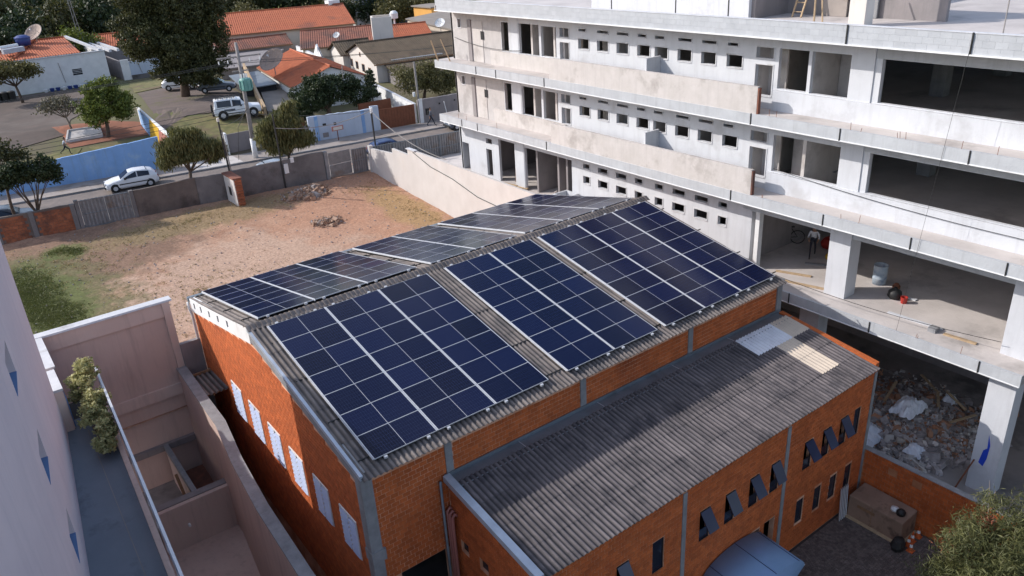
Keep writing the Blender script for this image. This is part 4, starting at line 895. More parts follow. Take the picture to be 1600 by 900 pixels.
while z < 6.7:
    x = -14+(k % 2)*.15
    while x < -1.35:
        if not any(abs(x+.15-p) < .3 for p in (-9.9, -5.6, -3.55)): st.hexa([(x, SY(x, -9.56), z), (x+.285, SY(x+.285, -9.56), z), (x+.285, SY(x+.285, -9.53), z), (x, SY(x, -9.53), z), (x, SY(x, -9.56), z+.185), (x+.285, SY(x+.285, -9.56), z+.185), (x+.285, SY(x+.285, -9.53), z+.185), (x, SY(x, -9.53), z+.185)]); tints.append(random.random())
        x += .3
    z += .2; k += 1
o = st.build('brickwork', M['brick_old'], wl, recalc=False); o['kind'] = 'stuff'; at = o.data.attributes.new('tint', 'FLOAT', 'FACE'); at.data.foreach_set('value', [t for t in tints for _ in range(6)])
def corr_gate(label, x0, x1, z0, z1, off, panels, pitch=.22, name='metal_gate', cat='gate'):
    t = thing(name, label, cat, ((x0+x1)/2, SY((x0+x1)/2, off), z0)); wd = (x1-x0)/panels
    for k in range(panels):
        a = x0+k*wd+.03; n = int((wd-.06)/pitch*4); h = MB()
        xs = lin(a, a+wd-.06, n)
        for i in range(n):
            da = .03*(1 if (i//2) % 2 else -1); db = da
            h.add([(xs[i], SY(xs[i], off)+da, z0), (xs[i+1], SY(xs[i+1], off)+db, z0), (xs[i+1], SY(xs[i+1], off)+db, z1), (xs[i], SY(xs[i], off)+da, z1)], [(0, 1, 2, 3)])
            if i and (i//2) % 2 != ((i-1)//2) % 2: h.add([(xs[i], SY(xs[i], off)+.03, z0), (xs[i], SY(xs[i], off)-.03, z0), (xs[i], SY(xs[i], off)-.03, z1), (xs[i], SY(xs[i], off)+.03, z1)], [(0, 1, 2, 3)])
        h.build('panel', M['gate'], t, recalc=False)
        f = MB(); b_ = a+wd-.06; zm = (z0+z1)/2
        for za in (z0+.03, zm, z1-.03): f.beam((a, SY(a, off)-.05, za), (b_, SY(b_, off)-.05, za), .04, .05)
        for xx in (a, b_): f.beam((xx, SY(xx, off)-.05, z0), (xx, SY(xx, off)-.05, z1), .05, .04, (1, 0, 0))
        f.build('panel_frame', M['metal'], t)
    return t
corr_gate('double corrugated metal gate between the orange brick wall and brown cement wall', -.72, 2.35, 5.05, 6.95, -9.45, 2)
for x in (-.86, 2.48): tag(MB().box(x-.12, x+.12, SY(x, -9.6), SY(x, -9.3), 4.4, 7.0).build('gate_post', M['lotwall']), 'cement post at the %s side of the double corrugated gate' % ('left' if x < 0 else 'right'), 'post')
lw('lot_wall', 'muddy brown cement wall right of the double corrugated gate', 2.62, 6.6, 4.9, 6.97, 7.08, 'lotwall_brown')
lw('lot_wall', 'grey cement wall section left of the brick meter pillar', 6.62, 9.1, 4.9, 7.05, 7.0, 'lotwall')
lw('lot_wall', 'long grey cement wall between the brick pillar and the sheet metal door', 9.1, 15.75, 4.9, 7.05, 7.3, 'lotwall')
tag(MB().box(15.8, 16.05, SY(16, -9.6), SY(16, -9.3), 4.8, 7.25).build('gate_post', M['conc']), 'pale cement post left of the sheet metal door', 'post')
g = thing('sheet_metal_door', 'pale sheet metal door in the street wall near the white wall', 'gate', (17, SY(17, -9.45), 5.2))
for z0, z1 in ((5.25, 6.15), (6.2, 7.1)): MB().box(16.1, 17.85, SY(17, -9.5), SY(17, -9.45), z0, z1).build('panel', M['greywall'] if False else M['gate'], g)
corr_gate('narrow corrugated metal panels between the sheet metal door and the white wall', 17.9, 19.1, 5.2, 7.08, -9.45, 1, .18, 'metal_fence', 'fence')
hd = corr_gate('dark corrugated metal hoarding along the street in front of the unfinished building', 19.35, 33.0, 4.9, 7.0, -9.45, 7, .20, 'metal_hoarding', 'hoarding')
# brick meter pillar
pl = thing('meter_pillar', 'rendered meter pillar with orange brick edge and clay cap inside the lot', 'pillar', (8.7, 30.2, 4.4))
MB().box(8.45, 8.62, 29.4, 31.5, 4.3, 7.05).build('rendered_face', M['whitewall'], pl); MB().box(8.62, 8.95, 29.42, 31.5, 4.3, 7.03).build('core', M['mortar'], pl)
for i in range(13): MB().box(8.5+.0*(i % 2), 8.97, 29.32+.03*(i % 2), 29.41, 4.42+i*.2, 4.42+i*.2+.17).build('brick', M['brick_old'], pl)
MB().box(8.38, 9.02, 29.28, 31.6, 7.05, 7.14).build('cap', M['roofold'], pl); MB().box(8.44, 8.45, 30.3, 30.8, 5.7, 6.3).build('meter_box', M['black'], pl)
MB().box(7.6, 8.6, 29.3, 30.6, 4.2, 4.85).build('concrete_base', M['conc_warm'], pl)
# white boundary wall between lot and building
ww = thing('white_boundary_wall', 'long whitewashed wall stepping along the right side of the dirt lot', 'wall', (19.25, 18, 4.5))
for y0, y1, za, zb_ in ((26.3, 30.2, 7.25, 6.97), (24.0, 26.3, 7.55, 7.62), (8.5, 24.0, 7.86, 8.0)):
    h = MB(); n = 12
    for i in range(n):
        a, c = y0+(y1-y0)*i/n, y0+(y1-y0)*(i+1)/n; z1, z2 = za+(zb_-za)*i/n, za+(zb_-za)*(i+1)/n
        h.hexa([(19.2, a, 2.5), (19.38, a, 2.5), (19.38, c, 2.5), (19.2, c, 2.5), (19.2, a, z1), (19.38, a, z1), (19.38, c, z2), (19.2, c, z2)])
    h.build('wall_section', M['whitewall'], ww)
MB().box(19.1, 19.4, 22.9, 24.05, 8.0, 8.06).build('pier_cap', M['coping'], ww); MB().box(19.14, 19.44, 29.8, 30.1, 4, 7.2).build('end_pier', M['whitewall'], ww)
tag(MB().tube([(19.17, 23.2, 7.9), (19.17, 21, 7.3), (19.17, 18.3, 7.0), (19.17, 15.5, 6.4), (19.17, 12, 6.2)], .025, 6).build('cable', M['wire']), 'thin cable drooping along the white boundary wall', 'cable')

# ================================================================ vegetation
def leaves(name, parent, lobes, n, size, mt, asp=1.6, clump=14, cr=.45, droop=0., shell=.55, seed=0, flat=False):
    rg = np.random.default_rng(seed+int(abs(sum(lobes[0]))*100)); V = np.array([l[3]*l[4]*l[5] for l in lobes]); V = V/V.sum()
    nc = max(1, n//clump); which = rg.choice(len(lobes), nc, p=V); Lb = np.array(lobes)[which]
    d = rg.normal(size=(nc, 3)); d /= np.linalg.norm(d, axis=1)[:, None]; rr = shell+(1-shell)*rg.random(nc)**.6; rr *= rg.uniform(.86, 1.10, nc)
    cc = Lb[:, :3]+d*rr[:, None]*Lb[:, 3:]; tint = rg.random(nc)
    P = np.repeat(cc, clump, 0)+rg.normal(size=(nc*clump, 3))*cr*np.array([1, 1, .7]); T = np.clip(np.repeat(tint, clump)*.7+rg.random(nc*clump)*.3, 0, 1)
    k = len(P); a = rg.normal(size=(k, 3)); 
    if droop: a = a*(1-droop)+np.array([0, 0, -1])*droop*2
    a /= np.linalg.norm(a, axis=1)[:, None]; b_ = np.cross(a, rg.normal(size=(k, 3))); b_ /= np.linalg.norm(b_, axis=1)[:, None]
    s = size*rg.uniform(.6, 1.35, k)[:, None]; A = a*s*asp/2; B = b_*s/2
    Q = np.stack([P-A, P-A*.1-B, P+A, P-A*.1+B], 1).reshape(-1, 3)
    r = parent
    while r is not None and r.parent: r = r.parent
    if parent is not None: Q = Q-np.array(r.location)
    me = bpy.data.meshes.new(name); me.vertices.add(4*k); me.vertices.foreach_set('co', Q.ravel()); me.loops.add(4*k); me.loops.foreach_set('vertex_index', np.arange(4*k, dtype=np.int32))
    me.polygons.add(k); me.polygons.foreach_set('loop_start', np.arange(0, 4*k, 4, dtype=np.int32)); me.update(calc_edges=True); me.materials.append(M[mt])
    at = me.attributes.new('tint', 'FLOAT', 'FACE'); at.data.foreach_set('value', T.astype(np.float32))
    o = bpy.data.objects.new(name, me); C.objects.link(o); o.parent = parent; return o
def sublobes(lobes, k=9, f=.42):
    rg = random.Random(len(lobes)*13+int(lobes[0][0]*7)); out = []
    for (x, y, z, a, b_, c_) in lobes:
        out.append((x, y, z, a*.72, b_*.72, c_*.72))
        for i in range(k):
            while True:
                d = Vector((rg.gauss(0, 1), rg.gauss(0, 1), rg.gauss(.25, 1)))
                if d.length > .1: break
            d.normalize(); q = rg.uniform(.62, .86); g_ = f*rg.uniform(.7, 1.2); out.append((x+d.x*a*q, y+d.y*b_*q, z+d.z*c_*q, a*g_, b_*g_, c_*g_*.9))
    return out
def tree(name, label, base, lobes, mt, n=4000, size=.22, trunk=.22, bark='bark', fork=.35, limbs=7, group=None, cat='tree', sub=True, **kw):
    t = thing(name, label, cat, base, group=group); bx, by, bz = base; rg = random.Random(int(bx*31+by*17))
    cx = sum(l[0] for l in lobes)/len(lobes); cy = sum(l[1] for l in lobes)/len(lobes); cz = sum(l[2] for l in lobes)/len(lobes)
    fz = bz+(cz-bz)*fork*1.6; fx, fy = bx+(cx-bx)*.35, by+(cy-by)*.35
    tk = MB(); tk.tube([(bx, by, bz-.2), (bx+(fx-bx)*.4+rg.uniform(-.1, .1), by+(fy-by)*.4, bz+(fz-bz)*.5), (fx, fy, fz)], [trunk*1.25, trunk, trunk*.8], 9)
    for i in range(limbs):
        l = lobes[i % len(lobes)]; q = (l[0]+rg.uniform(-.6, .6)*l[3], l[1]+rg.uniform(-.6, .6)*l[4], l[2]+rg.uniform(-.1, .65)*l[5])
        mid = ((fx+q[0])/2+rg.uniform(-.2, .2), (fy+q[1])/2+rg.uniform(-.2, .2), fz+(q[2]-fz)*.45); tk.tube([(fx, fy, fz-.1), mid, q], [trunk*.55, trunk*.3, trunk*.08], 6)
        q2 = (q[0]+rg.uniform(-.4, .4)*l[3], q[1]+rg.uniform(-.4, .4)*l[4], q[2]+rg.uniform(-.3, .3)*l[5]); tk.tube([mid, ((mid[0]+q2[0])/2, (mid[1]+q2[1])/2, (mid[2]+q2[2])/2+.1), q2], [trunk*.25, trunk*.15, trunk*.05], 5)
    tk.build('trunk', M[bark], t, smooth=True)
    o = leaves('crown', t, sublobes(lobes) if sub else lobes, n, size, mt, **kw); return t
tree('mango_tree', 'very large dark green tree standing over two parked cars on the far lot', (15.6, 64.5, 7.2),
     [(12.6, 64, 13.6, 3.1, 2.6, 2.6), (16.5, 64.3, 15.5, 4.0, 3.2, 3.2), (19.2, 64, 12.6, 2.3, 2.4, 2.6), (15.6, 63, 12.0, 3.3, 2.8, 2.3), (17.6, 62.6, 10.2, 2.5, 2.2, 1.7), (13.2, 65, 17.2, 2.5, 2.5, 2.0), (20, 65, 15.3, 1.8, 1.8, 1.8), (14, 64, 10.7, 1.7, 1.6, 1.1), (15.2, 62.8, 9.7, 2.0, 1.8, 1.15), (17.9, 62.6, 9.4, 1.9, 1.6, 1.05)], 'leaf_dark', 70000, .15, .42, limbs=12, clump=20, cr=.20, shell=.8)
tree('round_tree', 'bright green round tree beside the sand pit on the playground', (5.5, 53.9, 6.6), [(5.9, 54, 9.6, 2.1, 2.0, 1.8), (4.7, 53.8, 9.3, 1.35, 1.3, 1.25), (7.2, 54.1, 9.0, 1.2, 1.3, 1.2), (6.2, 54, 11.0, 1.2, 1.2, .85)], 'leaf_green', 17000, .12, .16, clump=18, cr=.15, shell=.8)
tree('bare_tree', 'thin half-bare grey tree left of the bright green tree', (3.3, 57.6, 7.0), [(2.6, 57.8, 9.6, 1.4, 1.2, .55), (3.9, 57.5, 9.1, 1.0, 1.0, .5), (1.6, 57.8, 9.2, .8, .8, .4)], 'leaf_grey', 1500, .13, .09, 'bark_pale', limbs=14, clump=8, cr=.25, shell=.3, sub=False)
tree('spreading_tree', 'dark spreading tree in front of the white house at the left edge', (1.9, 77, 7.2), [(1.2, 77, 11.0, 2.4, 2.0, .9), (3.2, 76.6, 10.6, 1.5, 1.4, .8), (-.6, 77, 10.4, 1.8, 1.6, .9)], 'leaf_olive', 7000, .16, .14, limbs=9, clump=14, cr=.25)
tree('willow_tree', 'drooping olive green street tree nearest the brick meter pillar', (6.65, SY(6.6, -8.2), 5.2), [(5.9, 33.6, 8.7, 1.15, 1.1, .95), (7.2, 33.5, 9.0, 1.25, 1.1, 1.05), (8.5, 33.3, 8.4, .95, .95, .9), (6.5, 33.7, 9.7, .8, .8, .6)], 'leaf_willow', 17000, .07, .13, limbs=8, clump=16, cr=.16, droop=.62, asp=5, shell=.5)
tree('willow_tree', 'drooping street tree under the green transformer, left of the pale blue wall', (13.75, SY(13.75, -8.1), 5.2), [(12.8, 32.7, 8.8, 1.1, 1.0, 1.0), (14.1, 32.6, 9.7, 1.15, 1.0, 1.25), (15.0, 32.4, 8.2, .95, .9, .95), (13.4, 32.7, 8.0, 1.1, 1.0, .8)], 'leaf_willow', 17000, .07, .12, limbs=8, clump=16, cr=.16, droop=.62, asp=5, shell=.5)
tree('street_tree', 'dark multi-stemmed tree by the brick wall at the left edge, lower crown', (-3.1, SY(-3.1, -8.5), 5.2), [(-3.6, 34.9, 9.0, 1.3, 1.1, .8), (-2.0, 34.7, 9.1, .9, .9, .9), (-1.55, 34.6, 8.5, .6, .6, .6), (-4.8, 35, 8.7, 1.1, 1, .8)], 'leaf_deep', 13000, .11, .11, limbs=9, fork=.2, clump=16, cr=.14)
tree('plum_tree', 'reddish brown leaved tree behind the dark tree at the left edge', (-4.2, 36.4, 5.2), [(-4.1, 36.2, 10.4, 1.0, 1.0, .9), (-3.2, 36.0, 9.9, .8, .8, .6), (-5.2, 36.4, 10.0, 1, 1, .9)], 'leaf_dark', 2600, .14, .10, clump=12, cr=.3)
tree('dark_garden_tree', 'broad dark green tree behind the pale blue street wall', (24.2, 47.5, 5.6), [(22.2, 47.5, 7.9, 1.9, 1.7, 1.5), (24.7, 47.7, 8.6, 2.3, 1.8, 1.7), (27.2, 47.7, 7.6, 1.7, 1.6, 1.3), (23.3, 47.5, 9.3, 1.3, 1.3, 1.0), (21.0, 47.5, 6.8, 1.2, 1.2, 1.2)], 'leaf_deep', 22000, .12, .25, clump=20, cr=.16, shell=.8)
tree('olive_garden_tree', 'round olive green tree behind the grey wall beside the concrete building', (35.6, 49.2, 5.6), [(34.2, 49.2, 7.6, 2.0, 1.8, 1.6), (37.2, 49, 7.4, 2.2, 1.8, 1.6), (35.9, 49.2, 8.3, 1.7, 1.6, 1.2), (39, 49, 7.0, 1.4, 1.4, 1.3)], 'leaf_olive', 12000, .12, .16, clump=20, cr=.25, shell=.7)
# norfolk pine
t = thing('norfolk_pine', 'young tiered conifer behind the pale blue wall left of the brown gate', 'tree', (29.2, 48.3, 5.8)); MB().tube([(29.2, 48.3, 5.5), (29.3, 48.3, 9.6)], [.08, .02], 6).build('trunk', M['bark'], t)
for i in range(7):
    z = 7.1+i*.38; r = 1.05*(1-i/8.5); leaves('branch_tier', t, [(29.2+.6*math.cos(a_)*r, 48.3+.6*math.sin(a_)*r, z+.06, .42*r, .42*r, .06) for a_ in (0, 1.05, 2.1, 3.14, 4.2, 5.2)], 420, .08, 'leaf_deep', asp=3, clump=10, cr=.08, seed=i)
# near conifer bottom right
pt_ = tree('feathery_tree', 'feathery green tree with reddish tips over the yard at the lower right corner', (16.0, -17.9, 0), [(14.9, -16.8, 1.9, 1.1, 1.0, .85), (15.8, -16.9, 2.9, 1.2, 1.0, .95), (17.1, -17.3, 3.3, 1.2, 1.1, 1.0), (15.3, -18.2, 2.3, 1.4, 1.2, 1.2), (17.0, -18.6, 2.6, 1.5, 1.4, 1.3), (16.0, -17.2, 1.3, 1.5, 1.0, .9)], 'leaf_pine', 36000, .024, .09, 'bark_pale', limbs=34, clump=18, cr=.13, asp=9, shell=.3)
leaves('dry_tips', pt_, [(16.6, -17.0, 3.2, .5, .4, .5), (16.0, -16.6, 2.2, .35, .3, .4), (15.4, -16.5, 2.7, .3, .3, .3), (17.5, -17.2, 2.6, .4, .3, .4)], 900, .035, 'leaf_red', clump=14, cr=.12, asp=5, shell=.2)
# terrace bush
tb = thing('terrace_bush', 'yellow-green bushy plants at the far end of the shaded terrace', 'bush', (-5.6, 4.3, 6.9))
leaves('foliage', tb, sublobes([(-5.30, 4.4, 8.45, .38, .5, .48), (-5.62, 4.0, 8.0, .42, .5, .5), (-5.42, 3.2, 7.9, .42, .5, .5), (-5.6, 2.4, 7.75, .42, .5, .45), (-5.42, 1.6, 7.6, .36, .5, .4), (-5.62, .9, 7.4, .38, .5, .35)], 9, .42), 13000, .06, 'leaf_bush', clump=22, cr=.05, asp=1.7, shell=.7)
for i in range(6): MB().tube([(-5.6+random.uniform(-.2, .2), .8+i*.65, 6.85), (-5.6+random.uniform(-.2, .2), .9+i*.65, 7.8)], .015, 5).build('stem', M['bark'], tb)
# far belt of trees: a few prototypes, copied
protos = []
for i, (mt, sz) in enumerate((('leaf_dark', .34), ('leaf_deep', .34), ('leaf_olive', .32), ('leaf_green', .34))):
    protos.append(tree('far_tree', ['dark broad tree in the belt behind the red-roofed houses', 'blackish green tree in the belt behind the red-roofed houses', 'olive tree in the belt behind the red-roofed houses', 'mid green tree in the belt behind the red-roofed houses'][i], (0, 0, -50), [(0, 0, -44, 3.6, 3.4, 2.6), (2.6, .6, -45, 2.4, 2.2, 1.9), (-2.5, -.4, -45.3, 2.5, 2.3, 1.9), (.3, -1.2, -46.3, 3.2, 2.2, 1.5)], mt, 4200, sz, .25, clump=14, cr=.6, group='trees in the far belt', shell=.7))
cmp_ = cmap(); firstuse = [True]*4
FT = [(2, 92, 1, .8), (-3, 97, 0, 1), (6, 104, 1, 1.0), (11.5, 96, 3, .62), (8, 95, 0, .65), (14.5, 100, 3, .5), (12, 110, 0, .95), (18, 112, 1, 1.0), (0, 112, 1, 1.1), (5, 121, 0, 1.15), (12, 126, 1, 1.1), (20, 124, 0, 1.1), (-6, 118, 0, 1.2), (-14, 106, 1, 1.2), (26, 118, 2, 1.0),
      (33, 106, 3, .72), (38, 106, 2, .72), (43, 104, 3, .68), (47.5, 104, 2, .62), (52, 103, 0, .7), (29, 112, 3, .8), (35, 116, 0, 1), (42, 118, 0, 1), (50, 116, 1, 1), (57, 104, 1, .85), (61, 99, 2, .75), (65, 97, 2, .72), (58, 112, 0, 1), (66, 108, 1, 1), (74, 103, 1, 1), (24, 135, 0, 1.3), (36, 134, 1, 1.3), (48, 132, 0, 1.3), (60, 130, 1, 1.3), (72, 122, 0, 1.2), (82, 112, 0, 1.2), (10, 142, 0, 1.4), (-4, 138, 1, 1.4), (18, 150, 0, 1.5), (2, 156, 1, 1.5)]
for x, y, k, s_ in FT:
    o = protos[k] if firstuse[k] else copy_tree(protos[k], cmp_); firstuse[k] = False
    zone = 'above the white house at upper left' if x < 9 else 'left of the very large tree' if x < 22 else 'behind the left half of the largest orange roof' if x < 40 else 'behind the right half of the largest orange roof' if x < 54 else 'near the white house corner' if x < 64 else 'beside the concrete building'
    row = 'front row' if y < 105 else 'second row' if y < 117 else 'third row' if y < 128 else 'back row'
    o['label'] = f"{['dark broad', 'blackish', 'olive', 'mid green'][k]} tree in the {row} {zone}"
    o.location = (x, y, far_z(x, y)-.2); o.scale = (s_, s_, s_*random.uniform(.9, 1.1)); o.rotation_euler = (0, 0, random.uniform(0, 6.28))
# far mass beyond
leaves('distant_wood', None, [(x, y, 7+(y-150)*.03, 9, 8, 5.5) for x in range(-60, 180, 13) for y in (165, 185, 210, 240)], 26000, .9, 'leaf_dark', clump=10, cr=1.6, shell=.7)['kind'] = 'stuff'
bpy.data.objects['distant_wood']['label'] = 'dark wooded land far beyond the houses'
# grass tufts in the lot and bits of stone
def tufts(name, label, regions, n, mt, size):
    g_ = []
    o = leaves(name, None, [(x, y, lot_z(x, y)+.03, rx, ry, .05) for x, y, rx, ry in regions], n, size, mt, clump=6, cr=.10, asp=2.2, shell=0.0); 
    me = o.data; k = len(me.vertices); a = np.empty(k*3, dtype=np.float32); me.vertices.foreach_get('co', a); a = a.reshape(-1, 3)
    for i in range(0, k, 4):
        c_ = a[i:i+4].mean(0); a[i:i+4, 2] += lot_z(float(c_[0]), float(c_[1]))+.04-c_[2]
    me.vertices.foreach_set('co', a.ravel()); tag(o, label, 'grass', kind='stuff')
tufts('grass', 'green grass growing in the left corner of the lot', [(-5.4, 24, 1.8, 4.5), (-2.9, 29.2, .9, .6), (-2.2, 28.6, .6, .8), (-4.6, 20.5, 1.6, 2.2)], 26000, 'leaf_lawn', .035)
tufts('dry_grass', 'dry yellowish weeds scattered over the lot', [(-3, 27, 6, 4), (5, 29, 7, 2.2), (17.6, 21.5, 1.2, 5), (2, 18, 6, 6), (17, 27, 2, 2), (-1, 12, 3, 2)], 7000, 'leaf_straw', .04)
sb_ = MB(); tints = []
for i in range(2400):
    x, y = random.uniform(-8, 19), random.uniform(9, 32); r = min(.055, .013*random.paretovariate(1.8)); z = lot_z(x, y); sb_.hexa([(x-r, y-r*.8, z-.02), (x+r*.9, y-r, z-.02), (x+r, y+r, z-.02), (x-r, y+r*.7, z-.02), (x-r*.6, y-r*.5, z+r), (x+r*.5, y-r*.6, z+r*.9), (x+r*.6, y+r*.5, z+r), (x-r*.5, y+r*.6, z+r*.8)]); tints.append(random.random())
o = sb_.build('loose_stones', M['rubble'], recalc=False); tag(o, 'small stones and clods strewn over the dirt lot', 'stones', kind='stuff')

# ================================================================ rubble
def chunk(mb, x, y, z, r, flat=1.):
    a = random.uniform(0, 3.14); c_, s_ = math.cos(a), math.sin(a); rx, ry, rz = r*random.uniform(.5, 1.4), r*random.uniform(.4, 1.), r*random.uniform(.3, .8)*flat; tx, ty = random.uniform(-.5, .5), random.uniform(-.5, .5)
    P = []
    for zz in (-1, 1):
        for xx, yy in ((-1, -1), (1, -1), (1, 1), (-1, 1)):
            k = random.uniform(.75, 1.1) if zz < 0 else random.uniform(.55, 1.0); px, py = xx*rx*k, yy*ry*k; P.append((x+px*c_-py*s_, y+px*s_+py*c_, z+zz*rz+px*tx+py*ty))
    mb.hexa(P)
def heap(label, cx, cy, rx, ry, h, n, r, zf, mats, name='rubble_heap'):
    def wob(a): return .72+.55*abs(mnoise(Vector((math.cos(a)*1.3+cx, math.sin(a)*1.3+cy, .5))))+.25*mnoise(Vector((math.cos(a)*3+cy, math.sin(a)*3, cx)))
    t = thing(name, label, 'rubble', (cx, cy, zf(cx, cy)))
    mnd = MB(); k = 18; mnd.v = [(cx, cy, zf(cx, cy)+h*.8)]
    for ring in (.35, .7, 1.0):
        for j in range(k):
            a = 2*math.pi*j/k; q = ring*random.uniform(.9, 1.1)*wob(a); x, y = cx+rx*q*math.cos(a), cy+ry*q*math.sin(a); mnd.v.append((x, y, zf(x, y)+h*.8*max(0, 1-ring**1.3)-.02))
    mnd.f = [(0, 1+j, 1+(j+1) % k) for j in range(k)]+[(1+q*k+j, 1+q*k+(j+1) % k, 1+(q+1)*k+(j+1) % k, 1+(q+1)*k+j) for q in (0, 1) for j in range(k)]; mnd.m = [0]*len(mnd.f); mnd.build('mound', M[mats[0]], t)
    for mi, mt in enumerate(mats):
        mb = MB(); ti = []
        for i in range(int(n*([.6, .25, .15][mi] if len(mats) == 3 else [.8, .2][mi] if len(mats) == 2 else 1))):
            q = math.sqrt(random.random())*1.12; a = random.uniform(0, 6.283); q2 = q*wob(a)*random.choice((1, 1, 1, 1.25)); x, y = cx+rx*q2*math.cos(a), cy+ry*q2*math.sin(a); z = zf(x, y)+h*max(0, 1-q**1.3)*.8; chunk(mb, x, y, z+.02, r*min(3.0, .45*random.paretovariate(2.2))); ti += [random.random()]*6
        o = mb.build('chunks', M[mt], t, recalc=False); o['kind'] = 'stuff'; at = o.data.attributes.new('tint', 'FLOAT', 'FACE'); at.data.foreach_set('value', ti)
    return t
heap('pile of grey rubble and dark soil against the street wall of the lot', 13.2, 28.6, 2.0, 1.3, .6, 500, .08, lot_z, ('soilheap', 'rubble'))
heap('low round heap of pale broken concrete in the middle of the lot', 12.2, 23.2, 1.1, .9, .28, 420, .06, lot_z, ('soilheap', 'rubble'))
zb = lambda x, y: .74
heap('large heap of mixed rubble, boards and rubbish under the unfinished building', 24.0, -10.8, 3.6, 3.0, .8, 4200, .08, zb, ('rubble', 'rubble_mix', 'rubble_pale'))
heap('smaller heap of torn rubbish and cloth near the basement column', 21.9, -12.5, 1.0, .9, .5, 480, .10, zb, ('rubble', 'greywall', 'rubble_pale'))
def crumpled(name, label, cx, cy, cz, rx, ry, h, mt, seed=0):
    n = 12; mb = MB(); 
    for i in range(n+1):
        for j in range(n+1):
            u, v = i/n*2-1, j/n*2-1; k = 1+.25*mnoise(Vector((u*2+seed, v*2, 1))); q = max(abs(u), abs(v))
            mb.v.append((cx+u*rx*k, cy+v*ry*k, cz+h*(1-q**2)+.35*h*mnoise(Vector((u*4+seed, v*4, 5)))-.05*(q > .95)))
    mb.f = [(i*(n+1)+j, (i+1)*(n+1)+j, (i+1)*(n+1)+j+1, i*(n+1)+j+1) for i in range(n) for j in range(n)]; mb.m = [0]*len(mb.f)
    return tag(mb.build(name, M[mt]), label, 'plastic sheet')
crumpled('plastic_bag', 'large white plastic sack lying on the rubble heap', 23.4, -10.9, 1.75, .75, .5, .45, 'plastic', 1)
crumpled('plastic_sheet', 'crumpled white plastic sheet beside the annex corner on the rubble', 21.3, -10.0, .95, .95, .9, .4, 'plastic', 4)
crumpled('plastic_sheet', 'small white sheet higher on the left of the rubble heap', 23.2, -9.0, 1.35, .3, .3, .2, 'plastic', 8)
crumpled('plastic_bag', 'white bag at the top right of the rubble heap', 26.2, -11.4, 1.2, .25, .25, .25, 'plastic', 12)
crumpled('plastic_bag', 'pale bag among the rubbish close to the basement column', 21.6, -12.3, 1.1, .35, .35, .3, 'plastic', 15)
for i, (x, y, a, l) in enumerate(((25.0, -11.5, .5, 1.4), (25.8, -12.3, 1.2, 1.2), (24.4, -12.3, -.4, 1.3), (23.9, -9.6, .2, 1.5), (26.4, -10.7, 1.0, 1.3))):
    tag(MB().beam((x, y, 1.25), (x+l*math.cos(a), y+l*math.sin(a), 1.35+.2*(i % 2)), .12, .04).build('board', M['plank']), ['board lying across the middle of the large rubble heap', 'board on the right edge of the rubble heap near the column', 'board low on the rubble heap toward the brick wall', 'board on the upper left of the rubble heap', 'board on the far right top of the rubble heap'][i], 'board', 'boards on the rubble heap')
tag(MB().tube([(20.9, -14.3, .75), (21.35, -14.6, 2.1)], .03, 6).build('iron_bar', M['rust']), 'dark iron bar leaning at the foot of the basement column', 'bar')

# ================================================================ houses across the street
def gable_house(name, label, A, B, zr, ze, w1, w2, zg, roof, wmat, over=.35, wins=(), cat='house', half=False):
    """ridge A-B; w1 = width on the side facing the camera, w2 = width behind; slopes w/ rows of ribs"""
    A = Vector((A[0], A[1], 0)); B = Vector((B[0], B[1], 0)); d = (B-A).normalized(); n = Vector((d.y, -d.x, 0))
    if (CAM-Vector((A.x, A.y, CAM.z))).dot(n) < 0: n = -n
    L = (B-A).length; t = thing(name, label, cat, ((A.x+B.x)/2, (A.y+B.y)/2, zg)); Z = Vector((0, 0, 1))
    sl = (zr-ze)/w1; ze2 = zr-sl*w2
    P = [A+n*w1+Z*(zg-1), A+n*w1+Z*(ze-.05), A+Z*(zr-.12), A-n*w2+Z*(ze2-.05), A-n*w2+Z*(zg-1)]
    MB().prism(P, B-A).build('wall', M[wmat], t)
    for s_, w in ((1, w1), (-1, w2)):
        if s_ < 0 and half: continue
        nn = n*s_; dn = (nn*1-Z*sl).normalized(); ln = (w+over)*math.hypot(1, sl); X = d if s_ > 0 else -d
        if X.cross(dn).z < 0: X = -X
        o0 = (A-d*over if X.dot(d) > 0 else B+d*over)
        wv = max(4, int((L+2*over)/.28)); h = sheetmesh(L+2*over, ln, wv, .028, 4)
        mm = Matrix((X, dn, X.cross(dn))).transposed().to_4x4(); mm.translation = o0+Z*(zr+.03)-t.location
        o = h.build('roof_slope', M[roof], t, recalc=False); o.matrix_basis = mm
        # course lines and fascia
        rows = int(ln/.9)
        e_ = A+nn*(w+over)+Z*(zr-sl*(w+over)-.06); e2 = B+nn*(w+over)+Z*(zr-sl*(w+over)-.06); MB().beam(e_-d*over, e2+d*over, .06, .14).build('fascia', M['wood'], t)
    MB().tube([A-d*over+Z*(zr+.06), B+d*over+Z*(zr+.06)], .11, 6).build('ridge_cap', M[roof], t)
    for (face, s0, z0, ww, hh) in wins:   # face: 'a' gable at A, 'f' front wall
        if face == 'a': c0 = A+n*s0-d*.02; ax = n; out = -d
        elif face == 'b': c0 = B+n*s0+d*.02; ax = n; out = d
        else: c0 = A+d*s0+n*(w1+.02); ax = d; out = n
        q = [c0+ax*a+Z*z for a, z in ((-ww/2, z0), (ww/2, z0), (ww/2, z0+hh), (-ww/2, z0+hh))]
        wf = MB().prism([p_-out*.03 for p_ in q], out*.06).build('window', M['wood'] if wmat == 'creamwall' else M['white'], t)
        q = [c0+ax*a+Z*z for a, z in ((-ww/2+.06, z0+.06), (ww/2-.06, z0+.06), (ww/2-.06, z0+hh-.06), (-ww/2+.06, z0+hh-.06))]
        MB().prism([p_+out*.02 for p_ in q], out*.02).build('pane', M['glass'], wf)
    return t
